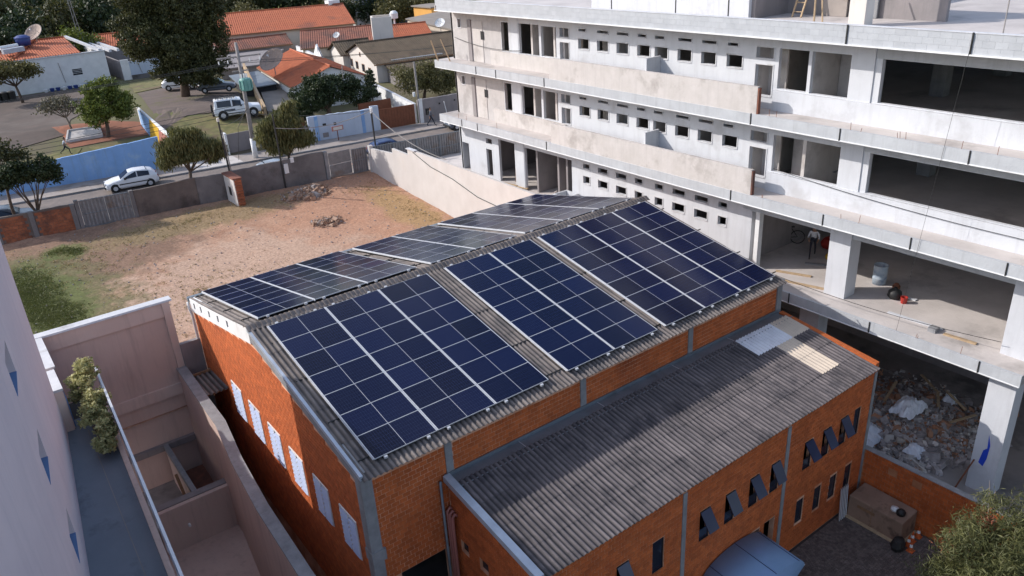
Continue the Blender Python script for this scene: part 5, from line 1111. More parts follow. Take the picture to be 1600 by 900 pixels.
U = Vector((.9908, -.1355, 0)); V_ = Vector((.1355, .9908, 0))
def polyroof(name, label, pts, zg, th, roof, wmat, cat='house', ins=.3):
    t = thing(name, label, cat, (sum(p[0] for p in pts)/len(pts), sum(p[1] for p in pts)/len(pts), zg))
    MB().prism([(x, y, z) for x, y, z in pts], (0, 0, -th)).build('roof', M[roof], t)
    cx, cy = sum(p[0] for p in pts)/len(pts), sum(p[1] for p in pts)/len(pts); h = MB(); q = []
    for x, y, z in pts:
        dx, dy = cx-x, cy-y; l = math.hypot(dx, dy); q.append((x+dx/l*ins, y+dy/l*ins, z-th))
    n = len(q); h.add([(x, y, zg-1) for x, y, z in q]+[(x, y, z) for x, y, z in q], [tuple(range(n))[::-1], tuple(range(n, 2*n))]+[(i, (i+1) % n, (i+1) % n+n, i+n) for i in range(n)]); h.build('wall', M[wmat], t); return t
# big orange roof
gable_house('tiled_house', 'house with the largest bright orange tiled roof in the background', (30.6, 97.3), (48.1, 92.3), 12.4, 10.3, 7.8, 6, 7.2, 'roofred', 'cream', .3)
MB_ = MB().box(46.2, 48, 92.6, 94.0, 12.3, 13.0); tag(MB_.build('rooftop_tank', M['white']), 'white water tank box on the ridge of the largest orange roof', 'tank')
# dark red roof and old red roof
gable_house('tiled_house', 'house with a mottled dark red roof behind the long white wall', (36.4, 80.7), (44.6, 76.8), 10.5, 9.0, 5.6, 4, 6.6, 'roofold', 'cream', .3)
gable_house('tiled_house', 'low house with a faded narrow red roof beside the grey fibre roof', (26.4, 86.6), (35.6, 84.9), 9.9, 9.0, 3.0, 3, 7.0, 'roofold', 'greywall', .2)
polyroof('metal_shed', 'pale blue-grey metal roofed shed in front of the largest orange roof', [(30.0, 90.2, 9.6), (36.6, 89.4, 9.6), (38.0, 93.6, 9.9), (31.0, 94.5, 9.9)], 7.2, .12, 'metal_light', 'greywall')
polyroof('fibre_roof_house', 'low house with a dark grey fibre roof behind the satellite dish', [(22.6, 74.2, 8.1), (27.6, 73.4, 8.1), (33.4, 80.6, 8.6), (25.8, 84.6, 8.6)], 6.8, .15, 'roofgrey' if False else 'greywall', 'greywall')
polyroof('carport', 'dark lean-to roof beside the white wall of the house with the dish', [(20.6, 60.5, 7.7), (23.9, 59.5, 7.9), (25.6, 69.5, 8.0), (22.4, 70.5, 7.8)], 6.2, .1, 'metal', 'dark')
# house with the dish
dh = gable_house('tiled_house', 'white-walled house with orange roof carrying the big satellite dish', (27.3, 53.2), (29.9, 69.3), 9.8, 8.35, 3.9, 3.6, 5.6, 'roofred', 'white', .35, [('f', 1.7, 6.4, .6, 1.2)])
def dish(label, cx, cy, cz, r, mt='dish', aim=(-.55, -.45, .7), zb=None):
    t = thing('satellite_dish', label, 'satellite dish', (cx, cy, zb if zb else cz-r)); a = Vector(aim).normalized(); mm = Matrix.Translation((cx, cy, cz)) @ a.to_track_quat('Z', 'Y').to_matrix().to_4x4()
    h = MB(); h.lathe([(r*k/8, .28*r*(k/8)**2) for k in range(9)], 24, mm); o = h.build('reflector', M[mt], t, smooth=True, recalc=False); o.modifiers.new('t', 'SOLIDIFY').thickness = .02
    for i in range(8):
        an_ = math.pi/4*i; h = MB(); h.tube([mm @ Vector((r*k/4*math.cos(an_), r*k/4*math.sin(an_), .28*r*(k/4)**2+.02)) for k in range(5)], .012, 4); h.build('rib', M['pole'], t)
    h = MB(); h.tube([mm @ Vector((r*math.cos(q*math.pi/12), r*math.sin(q*math.pi/12), .28*r)) for q in range(25)], .03, 5); h.build('rim', M['pole'], t)
    f = mm @ Vector((0, 0, r*.75))
    for i in range(3): an_ = 2.1*i; MB().tube([mm @ Vector((r*.75*math.cos(an_), r*.75*math.sin(an_), .16*r)), f], .015, 4).build('strut', M['pole'], t)
    MB().tube([f, mm @ Vector((0, 0, r*.62))], .09 if r > .8 else .05, 8).build('feed_horn', M['white'], t); MB().tube([(cx, cy, cz), (cx, cy, zb if zb else cz-r)], .05, 6).build('mast', M['pole'], t); return t
dish('big brown mesh satellite dish on the orange-roofed house', 24.6, 61.4, 9.9, 1.45, aim=(-.62, -.30, .72), zb=8.5)
dish('grey mesh satellite dish behind the blue water tank at upper left', 6.6, 91, 13.0, 1.15, zb=11.5)
dish('small white satellite dish on the dark red roof', 37.6, 72.8, 10.3, .45, 'white', zb=9.6)
dish('pale satellite dish on the far cream roof beside the concrete building', 53.9, 74.0, 9.9, .75, 'white', zb=8.9)
# long white wall running away from the street
lwll = thing('long_white_wall', 'long white boundary wall running back from the brown gate between two houses', 'wall', (31, 55, 5.5))
PW_ = [(29.95, 41.4, 7.0), (30.5, 47, 7.4), (31.3, 54, 7.8), (32.4, 62, 8.2), (33.4, 70, 8.5), (34.9, 80, 8.8)]
for i in range(len(PW_)-1):
    (xa, ya, za), (xb, yb, zb2) = PW_[i], PW_[i+1]; h = MB().hexa([(xa, ya, 4.5), (xa+.2, ya, 4.5), (xb+.2, yb, 4.5), (xb, yb, 4.5), (xa, ya, za), (xa+.2, ya, za), (xb+.2, yb, zb2), (xb, yb, zb2)]); h.build('wall_section', M['white'], lwll)
    MB().hexa([(xa-.04, ya, za), (xa+.24, ya, za), (xb+.24, yb, zb2), (xb-.04, yb, zb2), (xa-.04, ya, za+.06), (xa+.24, ya, za+.06), (xb+.24, yb, zb2+.06), (xb-.04, yb, zb2+.06)]).build('coping', M['coping'], lwll)
tag(MB().prism([(33.35, 69.6, 8.4), (33.3, 68.4, 8.4), (33.5, 71.4, 8.5), (33.7, 70.6, 9.9), (33.45, 69.9, 9.6)], (.2, .03, 0)).build('gable_wall', M['white']), 'jagged white gable end rising from the long white wall', 'wall')
# brown roof house with cream gable
bh = gable_house('brown_roofed_house', 'cream house with wide brown roof and dark windows beyond the long white wall', (36.4, 64.6), (49.5, 62.9), 10.1, 8.4, 5.4, 5.6, 5.8, 'roofbrown', 'creamwall', .4, [('a', -3.2, 7.1, .8, .9), ('a', -1.3, 7.0, .8, .9), ('a', .9, 6.9, .9, .9), ('a', 3.0, 6.7, .8, .9), ('a', .2, 8.6, .35, .5)])
gable_house('brown_roofed_house', 'second smaller gable of the brown-roofed house, set further back', (36.6, 71.4), (40.5, 70.8), 9.7, 8.6, 2.6, 2.6, 5.8, 'roofbrown', 'creamwall', .4)
polyroof('lower_brown_roof', 'lower brown tiled roof in front of the brown-roofed house', [(35.9, 54.4, 7.3), (46.0, 53.0, 7.3), (47.2, 58.6, 8.25), (36.7, 59.6, 8.25)], 5.8, .15, 'roofbrown', 'greywall')
tag(MB().beam((37.6, 59.1, 8.42), (44.0, 58.2, 8.42), .12, .18).build('white_gutter', M['coping']), 'pale gutter strip between the two brown roofs', 'gutter')
# chimney-like water tower
wt = thing('water_tower', 'tall square cream masonry water tower rising behind the brown roof', 'tower', (43.8, 72.6, 6))
for q, (z0, z1, e_) in enumerate(((6, 12.05, 0),)):
    MB().hexa([(41.95, 71.3, z0), (44.3, 70.2, z0), (45.5, 72.6, z0), (43.1, 73.7, z0), (41.95, 71.3, z1), (44.3, 70.2, z1), (45.5, 72.6, z1), (43.1, 73.7, z1)]).build('shaft', M['creamwall'], wt)
MB().hexa([(42.3, 71.5, 12.05), (44.2, 70.6, 12.05), (45.1, 72.4, 12.05), (43.2, 73.4, 12.05), (42.3, 71.5, 12.12), (44.2, 70.6, 12.12), (45.1, 72.4, 12.12), (43.2, 73.4, 12.12)]).build('lid', M['roofgrey'], wt)
gable_house('tiled_house', 'small house with a bright red roof right of the cream water tower', (47.8, 79.6), (53.6, 77.8), 9.9, 8.7, 3.4, 3, 6.4, 'roofred', 'cream', .2)
polyroof('grey_roofed_house', 'cream house with a wide sloping grey roof beside the concrete building', [(55.5, 72.5, 8.9), (63.5, 76.0, 9.4), (63.2, 87.0, 10.2), (54.4, 84.5, 10.0)], 6.4, .18, 'roofgrey', 'cream')
tag(MB().box(50.5, 56.0, 73.0, 73.2, 6, 8.7).build('cream_wall', M['cream']), 'low cream wall carrying a pale satellite dish', 'wall')
ow = thing('orange_house', 'bright orange rendered house wall beyond the grey roof', 'house', (63, 90, 6.4)); MB().box(61.5, 70, 88.5, 94, 6, 10.6).build('wall', M['orangewall'], ow); MB().box(65.3, 65.6, 88.44, 88.5, 7, 10.4).build('pillar', M['plank'], ow); MB().box(61.2, 70.3, 88.2, 94.3, 10.6, 10.8).build('roof', M['roofgrey'], ow)
wh2 = thing('white_house', 'white house corner among the dark trees above the orange roof', 'house', (58, 107, 7)); MB().box(55.6, 58.0, 103, 110, 7, 13.5).build('wall', M['white'], wh2); MB().box(58.05, 66, 104, 110, 7, 13).build('dark_wing', M['cargrey'], wh2)
for x in (60, 62, 64): MB().box(x, x+.25, 103.9, 104, 7, 12.8).build('pillar', M['pole'], wh2)
MB().box(56.4, 57.0, 102.95, 103, 9, 10).build('window', M['glass'], wh2)
tk_ = thing('roof_tank', 'small white water tank on a post behind the red roof', 'tank', (50.6, 81, 8)); MB().tube([(50.6, 81, 7), (50.6, 81, 10.6)], .12, 8).build('post', M['white'], tk_); MB().lathe([(0, 10.6), (.55, 10.6), (.6, 11.3), (.35, 11.6), (0, 11.65)], 14, Matrix.Translation((50.6, 81, 0))).build('tank', M['white'], tk_)
# white house at the left
jh = thing('white_house', 'long white house wall with a small window and red tiled roof at upper left', 'house', (6, 84, 7))
jm = MB(); wall(jm, 'y', 83.2, 83.4, -14, 12.3, 6.5, 10.85, [(8.35, 9.4, 8.55, 9.25)]); jm.build('wall', M['white'], jh); MB().box(12.1, 12.3, 83.4, 96, 6.5, 10.6).build('wall', M['white'], jh)
MB().box(-14, 12.4, 83.1, 83.5, 10.85, 10.97).build('coping', M['coping'], jh)
wf = MB().box(8.35, 9.4, 83.26, 83.3, 8.55, 9.25).build('window', M['glass'], jh)
for z in (8.75, 8.92, 9.09): MB().box(8.35, 9.4, 83.2, 83.26, z, z+.03).build('bar', M['white'], wf)
MB().tube([(7.1, 83.15, 10.2), (7.35, 83.15, 7.9)], .03, 5).build('conduit', M['pole'], jh)
for p, q, r_, s_ in (((-14, 83.5), (9.8, 83.5), (6.6, 92.0), (-14, 92.0)),):
    h = sheetmesh(9.8+14, 8.8, 84, .03, 4); o = h.build('roof_slope', M['roofred'], jh, recalc=False); X = Vector((-1, 0, 0)); D = Vector((0, -8.5, -1.1)).normalized(); mm = Matrix((X, D, X.cross(D))).transposed().to_4x4(); mm.translation = Vector((9.8, 92.0, 12.15))-jh.location; o.matrix_basis = mm
MB().tube([(6.3, 91.8, 12.25), (3.0, 84, 11.2)], .14, 6).build('hip_cap', M['roofred'], jh); MB().beam((9.9, 92, 12.2), (11.9, 83.4, 11.0), .35, .25).build('parapet', M['coping'], jh); MB().tube([(-14, 92.0, 12.2), (9.8, 92.0, 12.2)], .12, 6).build('ridge_cap', M['roofred'], jh)
MB().box(-14, 9.8, 92, 92.3, 6.5, 12.1).build('wall', M['white'], jh)
bt = thing('water_tank', 'round dark blue plastic water tank on the red roof at upper left', 'tank', (4.9, 89, 12)); MB().lathe([(0, 12.0), (.75, 12.0), (.85, 12.9), (.55, 13.1), (0, 13.15)], 18, Matrix.Translation((4.9, 89, 0))).build('tank', M['blueplastic'], bt, smooth=True); MB().lathe([(.88, 12.8), (.88, 12.92), (.5, 13.14), (0, 13.2)], 18, Matrix.Translation((4.9, 89, 0))).build('lid', M['blueplastic'], bt)
sp_ = thing('roof_heater', 'pale blue solar water heater box on the red roof below the tank', 'heater', (3, 86, 11.6)); MB().beam((2.2, 85.6, 11.85), (4.4, 86.0, 11.95), .8, .5).build('box', M['metal_light'], sp_); MB().tube([(2.1, 86.4, 12.2), (4.0, 86.7, 12.3)], .22, 10).build('cylinder', M['white'], sp_)
gable_house('tiled_house', 'small orange-roofed house partly hidden by the very large dark tree', (14.4, 97.5), (22, 95.5), 11.5, 10.3, 4.0, 4.0, 7.2, 'roofred', 'greywall', .2)
for x in (12.6, 13.5): tag(MB().beam((x, 99, 10.9), (x+.9, 86, 10.5), .3, .3).build('parapet_wall', M['coping']), 'white parapet strip %s between the two red-roofed houses' % ('nearer' if x < 13 else 'farther'), 'wall')
gl = thing('grey_compound_wall', 'bluish grey compound wall with white end face behind the large tree', 'wall', (15, 83, 7.2)); MB().box(14.6, 24, 83.0, 83.2, 6.6, 9.3).build('wall', M['pale_bluewall'], gl); MB().box(13.7, 14.6, 82.9, 83.1, 6.6, 9.6).build('end_face', M['white'], gl); MB().box(13.7, 13.9, 83.1, 92, 6.6, 9.4).build('wall', M['greywall'], gl); MB().box(14.6, 24, 82.75, 83.0, 6.6, 7.7).build('plinth', M['lotwall'], gl)
MB().tube([(15.6, 82.95, 9.2), (15.9, 82.95, 7.8)], .03, 5).build('conduit', M['pole'], gl)
# tan wall and things behind the transformer
tan = thing('tan_wall', 'tan plastered wall running back behind the parked estate car', 'wall', (22, 62, 6.8)); MB().hexa([(18.9, 50.8, 5), (19.15, 50.8, 5), (25.0, 72, 5), (24.75, 72, 5), (18.9, 50.8, 7.4), (19.15, 50.8, 7.4), (25.0, 72, 8.7), (24.75, 72, 8.7)]).build('wall', M['plank'], tan)
tag(MB().hexa([(19.3, 51, 6.0), (21.8, 50.4, 6.0), (25.8, 60, 6.0), (22.8, 62, 6.0), (19.3, 51, 6.9), (21.8, 50.4, 6.9), (25.8, 60, 7.2), (22.8, 62, 7.2)]).build('flat_roof', M['roofgrey']), 'flat pale brown roof between the tan wall and the orange-roofed house', 'roof')
# ---- street facing walls on the far side
def fw(name, label, x0, x1, z1a, z1b, mt, off=2.9, th=.2, cat='wall'): return lw(name, label, x0, x1, 5.2, z1a, z1b, mt, off, th, None, cat)
bw_ = thing('blue_school_wall', 'long weathered sky-blue wall along the far pavement at the left', 'wall', (0, 45, 5.2))
h = MB(); xs = lin(-24, 7.5, 40)
def bwy(x): return 45.9-.137*(x+4.4) if x < 0 else 45.3-.137*x
for i in range(40):
    a, c = xs[i], xs[i+1]; za = 7.0+(a+4)*.07+random.uniform(-.04, .04); zc = 7.0+(c+4)*.07; h.hexa([(a, bwy(a), 4.8), (c, bwy(c), 4.8), (c, bwy(c)+.2, 4.8), (a, bwy(a)+.2, 4.8), (a, bwy(a), za), (c, bwy(c), zc), (c, bwy(c)+.2, zc), (a, bwy(a)+.2, za)])
h.build('wall', M['skywall'], bw_)
mu = thing('mural_wall', 'white wall painted with blue, yellow and pink slanting areas behind the willow', 'wall', (8, 50, 6))
def mseg(y0, y1, z0, z1, mt, nm='painted_area', dx=0): MB().hexa([(8.35+dx, y0, z0), (8.5, y0, z0), (8.9, y1, z0), (8.75+dx, y1, z0)]+[(8.35+dx, y0, z1[0]), (8.5, y0, z1[0]), (8.9, y1, z1[1]), (8.75+dx, y1, z1[1])]).build(nm, M[mt], mu)
mseg(44.6, 55.5, 5, (7.9, 8.5), 'white', 'wall')
MB().prism([(8.34, 44.8, 5.6), (8.34, 44.8, 7.6), (8.44, 47.5, 7.7), (8.50, 49.0, 5.8)], (-.02, 0, 0)).build('pink_area', M['pipe'], mu); MB().prism([(8.50, 49.0, 5.8), (8.44, 47.4, 7.8), (8.55, 50.6, 8.1), (8.60, 52, 6.2)], (-.02, 0, 0)).build('yellow_area', M['yellow'], mu); MB().prism([(8.60, 52.1, 6.3), (8.55, 50.7, 8.1), (8.72, 55, 8.35), (8.74, 55.2, 6.9)], (-.02, 0, 0)).build('blue_area', M['skywall'], mu)
dg_ = thing('dark_driveway_gate', 'low dark grey driveway gate between the willow and the utility pole', 'gate', (14, 43.6, 5.2)); h = MB()
MB().box(12.9, 15.3, 44.3, 44.4, 5.2, 6.9).build('gate_leaf', M['greywall'], dg_)
MB().box(12.7, 12.9, 43.9, 44.5, 5.1, 7.1).build('post', M['white'], dg_)
sk = struct('driveway', MB().hexa([(12.9, 44.4, 5.0), (15.3, 44.2, 5.0), (16.2, 50.5, 6.0), (13.9, 50.9, 6.0), (12.9, 44.4, 5.30), (15.3, 44.2, 5.30), (16.2, 50.5, 6.3), (13.9, 50.9, 6.3)]), 'playgrey')
fw('street_wall', 'low grey wall between the utility pole and the pale blue wall', 15.4, 19.7, 6.6, 6.7, 'lotwall')
tag(MB().box(17.6, 19.7, 43.2, 43.4, 5, 7.3).build('brown_gate', M['rust']), 'rusty brown gate left of the pale blue wall', 'gate')
pbw = fw('street_wall', 'pale blue street wall with meter boxes and deeper blue strips', 19.75, 25.5, 7.45, 7.3, 'pale_bluewall')
def onwall(x, z0, z1, w, mt, nm, par, d=.03, off=2.9): y = SY(x, off)-.1; MB().hexa([(x, y-d, z0), (x+w, y-d-.137*w, z0), (x+w, y+.01-.137*w, z0), (x, y+.01, z0), (x, y-d, z1), (x+w, y-d-.137*w, z1), (x+w, y+.01-.137*w, z1), (x, y+.01, z1)]).build(nm, M[mt], par)
onwall(20.3, 5.2, 7.4, .3, 'skywall', 'blue_strip', pbw); onwall(24.6, 5.2, 7.3, .3, 'skywall', 'blue_strip', pbw); onwall(21.0, 6.5, 6.68, .3, 'black', 'vent', pbw); onwall(22.0, 6.4, 6.62, .22, 'black', 'vent', pbw); onwall(20.9, 5.45, 5.85, .5, 'greywall', 'meter_box', pbw, .05)
bwp = fw('gate_pillar', 'pale blue pillar left of the wide brown gate', 25.55, 26.3, 7.5, 7.5, 'pale_bluewall')
bg_ = thing('brown_sliding_gate', 'wide dark brown sheet gate beside the pale blue wall', 'gate', (28, 41.4, 5.2))
for i in range(12): x = 26.4+i*.285; MB().hexa([(x, SY(x, 2.8), 5.25), (x+.27, SY(x+.27, 2.8), 5.25), (x+.27, SY(x+.27, 2.86), 5.25), (x, SY(x, 2.86), 5.25), (x, SY(x, 2.8), 7.1), (x+.27, SY(x+.27, 2.8), 7.1), (x+.27, SY(x+.27, 2.86), 7.1), (x, SY(x, 2.86), 7.1)]).build('slat', M['rust'], bg_)
gwl = fw('street_wall', 'grey rendered street wall behind the standing person', 30.2, 39, 7.4, 7.5, 'greywall')
onwall(30.9, 5.9, 6.5, .35, 'black', 'meter_box', gwl, .05); onwall(30.3, 5.2, 7.5, .35, 'white', 'corner_strip', gwl)
for i in range(2): onwall(32.3+i*1.6, 6.7+.1*i, 6.85+.1*i, .15, 'black', 'vent', gwl)
tag(MB().box(26.5, 30.0, 46.0, 46.2, 5.3, 7.0).build('inner_gate', M['rust']), 'second brown wall inside the yard behind the brown gate', 'gate')
struct('yard_floor', MB().hexa([(26.4, 42.3, 5.2), (29.9, 41.8, 5.2), (30.3, 46, 5.2), (26.8, 46, 5.2), (26.4, 42.3, 5.27), (29.9, 41.8, 5.27), (30.3, 46, 5.36), (26.8, 46, 5.36)]), 'pave')
# playground: grey tarmac, sand pit, strips
def tz(x, y): return far_z(x, y)+.05
def patch(name, pts, mt, dz=.0):
    cx, cy = sum(p[0] for p in pts)/len(pts), sum(p[1] for p in pts)/len(pts); n = len(pts); h = MB(); rings = 7; q = []
    for k in range(rings+1):
        f = k/rings
        for (x, y), (x2, y2) in zip(pts, pts[1:]+pts[:1]):
            for m_ in range(6): u = m_/6; X = x+(x2-x)*u; Y = y+(y2-y)*u; X = cx+(X-cx)*f; Y = cy+(Y-cy)*f; w_ = .35*f*mnoise(Vector((X*.9, Y*.9, 2))); h.v.append((X+w_, Y+w_, tz(X, Y)+dz))
    m_ = n*6
    h.f = [(k*m_+j, k*m_+(j+1) % m_, (k+1)*m_+(j+1) % m_, (k+1)*m_+j) for k in range(rings) for j in range(m_)]; h.m = [0]*len(h.f)
    return struct(name, h, mt, recalc=True)
patch('playground_surface', [(-14, 52), (2.5, 56.5), (4, 62), (10, 72), (11.5, 82), (-14, 83)], 'playgrey')
patch('playground_strip', [(-14, 47.6), (1, 48.6), (3, 52.6), (-14, 51.4)], 'drygrass')
patch('grass_strip', [(3.0, 47), (8, 46.6), (8.2, 52), (3.6, 52.4)], 'drygrass', .004)
patch('red_soil_patch', [(2.2, 53.0), (8.6, 52.4), (8.8, 56), (6, 58.6), (2, 59.6)], 'redsoil', .006)
patch('grass_patch', [(9.3, 46.6), (18, 47.6), (19.4, 53.5), (12.5, 55.0), (9.2, 52)], 'drygrass', .004)
patch('grass_patch', [(12.2, 72), (17.5, 74), (18.5, 82), (13.8, 82)], 'drygrass', .004)
patch('dirt_parking', [(9.6, 52.4), (13, 55.4), (18.4, 54.4), (21, 64), (19, 73), (12.5, 71.5)], 'dirtlot', .008)
sp2 = thing('sand_pit', 'pale rectangular sand pit with concrete border on the playground', 'sand pit', (3.8, 55, 6.9)); zs = tz(3.8, 55.3)
for a, c in (((2.2, 54.4), (5.1, 54.2)), ((5.1, 54.2), (5.4, 56.6)), ((5.4, 56.6), (2.9, 57.0)), ((2.9, 57.0), (2.2, 54.4))): MB().beam((a[0], a[1], tz(*a)+.1), (c[0], c[1], tz(*c)+.1), .14, .25).build('border', M['conc_warm'], sp2)
MB().add([(2.2, 54.4, tz(2.2, 54.4)+.1), (5.1, 54.2, tz(5.1, 54.2)+.1), (5.4, 56.6, tz(5.4, 56.6)+.1), (2.9, 57.0, tz(2.9, 57)+.1)], [(0, 1, 2, 3)]).build('sand', M['conc_warm'], sp2, recalc=False)
for i in range(9): 
    o = tag(MB().lathe([(0, 0), (.2, 0), (.26, .35), (.20, .35), (0, .3)], 10, Matrix.Translation((5.0+i*.62, 82.3-.05*i, 7.25))).build('flower_pot', M['blueplastic'] if i % 3 else M['white']), f'{["first","second","third","fourth","fifth","sixth","seventh","eighth","ninth"][i]} pot from the left in the row against the white house wall', 'flower pot', 'pots along the white wall')
for i in range(3): tag(MB().lathe([(0, 0), (.35, 0), (.4, 1.0), (.2, 1.1), (0, 1.12)], 10, Matrix.Translation((-.1+i*.7, 79.8, 7.2))).build('bin', M['black']), ['leftmost', 'middle', 'rightmost'][i]+' dark bin under the spreading tree by the white wall', 'bin', 'dark bins by the spreading tree')

# ================================================================ poles and wires
up = thing('utility_pole', 'concrete utility pole with white-painted foot and green transformer', 'utility pole', (14.1, 41.1, 5.2))
MB().tube([(14.1, 41.1, 5.0), (14.25, 41.0, 14.6)], [.2, .12], 10).build('pole', M['pole'], up, smooth=True); MB().tube([(14.1, 41.1, 5.2), (14.12, 41.09, 6.9)], .215, 12).build('painted_foot', M['white'], up, smooth=True)
MB().beam((12.6, 41.3, 13.5), (16.0, 40.8, 13.5), .1, .12).build('crossarm', M['pole'], up); MB().beam((13.6, 41.2, 12.4), (14.9, 41.0, 12.4), .08, .1).build('crossarm', M['pole'], up)
tr_ = MB().lathe([(0, 10.9), (.42, 10.9), (.46, 11.0), (.46, 11.75), (.40, 11.85), (0, 11.9)], 18, Matrix.Translation((14.3, 40.6, 0))).build('transformer', M['teal'], up, smooth=False)
for i in range(8): a = i*math.pi/4; MB().box(14.3+.5*math.cos(a)-.03, 14.3+.5*math.cos(a)+.03, 40.6+.5*math.sin(a)-.05, 40.6+.5*math.sin(a)+.05, 11.05, 11.7).build('cooling_fin', M['teal'], tr_)
for i in range(3): MB().tube([(14.05+i*.22, 40.6, 11.85), (14.05+i*.22, 40.6, 12.2)], .05, 6).build('insulator', M['white'], up)
for x in (12.7, 13.4, 15.1, 15.9): MB().tube([(x, 41.1-.13*(x-14.1), 13.3), (x, 41.1-.13*(x-14.1), 13.05)], .05, 6).build('insulator', M['white'], up)
for s_ in (-1, 1): MB().tube([(14.15, 41.05, 9.5), (14.2+s_*1.1, 41.0, 8.0), (14.2+s_*1.6, 40.9, 5.4)], .02, 5).build('stay_wire', M['wire'], up)
p2 = thing('street_pole', 'dark service pole beside the brick meter pillar', 'pole', (9.05, 31.9, 5)); MB().tube([(9.1, 31.95, 4.9), (9.0, 31.9, 10.6)], [.08, .06], 8).build('pole', M['wire'], p2); MB().tube([(9.25, 31.95, 4.9), (9.12, 31.9, 10.0)], .035, 6).build('conduit', M['pole'], p2)
MB().tube([(9.0, 31.9, 10.6), (9.0, 31.9, 10.85)], .1, 8).build('cap', M['creamwall'], p2)
p3 = thing('street_pole', 'thin dark pole with white meter box at the grey street wall', 'pole', (12.6, 31.1, 5)); MB().tube([(12.62, 31.12, 4.9), (12.6, 31.1, 10.6)], .06, 8).build('pole', M['wire'], p3); MB().box(12.75, 13.05, 31.0, 31.15, 6.2, 6.9).build('meter_box', M['white'], p3); MB().box(13.3, 13.55, 31.0, 31.1, 6.9, 7.25).build('small_box', M['white'], p3)
p4 = thing('street_pole', 'black steel service pole in front of the pale blue wall', 'pole', (20.2, 32.0, 5)); MB().tube([(20.35, 31.2, 4.9), (20.4, 31.2, 9.6)], .065, 8).build('pole', M['wire'], p4); MB().tube([(20.4, 31.2, 9.3), (20.4, 31.2, 9.7)], .12, 8).build('cap', M['white'], p4)
p5 = thing('garden_pole', 'pale slender pole with a white lamp in front of the olive tree', 'pole', (32.6, 45, 5.3)); MB().tube([(32.7, 45.2, 5.2), (32.6, 45.2, 10.2)], .11, 8).build('pole', M['pole'], p5); MB().tube([(32.0, 44.8, 7.0), (32.0, 44.8, 7.4)], .14, 8).build('lamp', M['white'], p5)
tag(MB().tube([(33.0, 40.4, 5.2), (32.6, 40.3, 7.0)], .04, 6).build('prop', M['white']), 'slanting white rod against the grey street wall', 'rod')
tag(MB().tube([(25.8, 47.2, 8.6), (25.9, 47.2, 10.6)], .04, 6).build('antenna', M['pole']), 'thin television antenna mast rising out of the dark garden tree', 'antenna')
am = thing('antenna_mast', 'thin lattice radio mast rising behind the white house at upper left', 'mast', (12.5, 95, 10)); 
for dx in (0, .5): MB().tube([(12.0+dx, 95, 8), (11.7+dx*.4, 95, 18)], .04, 5).build('mast_leg', M['pole'], am)
for z in range(9, 18): MB().tube([(12.0-.03*(z-8), 95, z), (12.5-.06*(z-8), 95, z+.6)], .02, 4).build('lattice_bar', M['pole'], am)
hs = thing('house_number_sign', 'small red-brown oval sign board on a post by the pale blue wall', 'sign', (21.7, 41.4, 5.2)); MB().tube([(21.8, 41.2, 5.2), (21.8, 41.2, 6.1)], .04, 6).build('post', M['rust'], hs); MB().box(21.3, 22.4, 41.15, 41.22, 6.1, 6.5).build('board', M['pipe'], hs); MB().box(21.42, 22.28, 41.13, 41.15, 6.17, 6.43).build('panel', M['creamwall'], hs)
def wire(label, a, b_, sag=.5, r=.014, mt='wire'):
    a, b_ = Vector(a), Vector(b_); return tag(MB().tube([a.lerp(b_, i/14)-Vector((0, 0, sag*4*(i/14)*(1-i/14))) for i in range(15)], r, 4, False).build('power_line', M[mt]), label, 'cable')
wl_ = ['topmost', 'second', 'third', 'lowest']
for i, (x, z) in enumerate(((12.7, 13.1), (13.4, 13.1), (15.1, 13.1), (15.9, 13.1))):
    y = 41.1-.13*(x-14.1); wire(f'{wl_[i]} power line running left from the transformer pole', (x, y, z), (-45, 50-.6*i, 13.4), 1.0); wire(f'{wl_[i]} power line running right from the transformer pole', (x, y, z), (60, 34.5-.6*i, 13.4), 1.0)
for i in range(3): wire(f'{wl_[i]} telephone cable low over the street left of the pole', (14.15, 41, 9.8-.35*i), (-45, 49.5, 9.4-.3*i), .9, .02)
wire('thick drooping service cable to the black steel pole', (12.6, 31.1, 9.6), (20.4, 31.2, 9.5), .5, .03, 'pole'); wire('pale service cable sagging from the black pole to the building', (20.4, 31.2, 9.4), (21.1, 22, 7.2), .5, .03, 'pole')
wire('telephone cable between the two thin poles', (9.0, 31.9, 10.4), (14.2, 41, 9.4), .4, .02); wire('service cable from the transformer pole to the dark garden tree', (14.2, 41, 9.0), (20.4, 31.2, 9.5), .3, .02)
wire('thin rope strung along the ground floor openings', (21.05, -2, 7.3), (21.9, -14.4, 7.0), .4, .012); wire('thin rope strung across the first floor parapet', (22.0, -4, 11.5), (22.0, -20, 11.2), .35, .012); wire('cable hanging down the facade on the right', (20.95, -11.9, 17.8), (20.95, -11.0, 6.5), 0, .006); wire('cable crossing from the annex corner to the building', (18.4, -11.7, 6.2), (24.5, -14, 3.0), .2, .012)
wire('thin rope strung across the left facade openings', (22.1, 21.2, 15.4), (22.1, 14, 15.1), .25, .014)
tag(MB().tube([(21.0, 21.7, 14.0), (20.7, 21.9, 15.3)], .05, 6).build('timber_post', M['plank']), 'short upright timber post on the left tip of the second slab', 'post'); tag(MB().tube([(21.3, 20.7, 14.0), (21.0, 21.2, 15.4)], .04, 6).build('timber_post', M['plank']), 'leaning timber post near the left tip of the second slab', 'post')

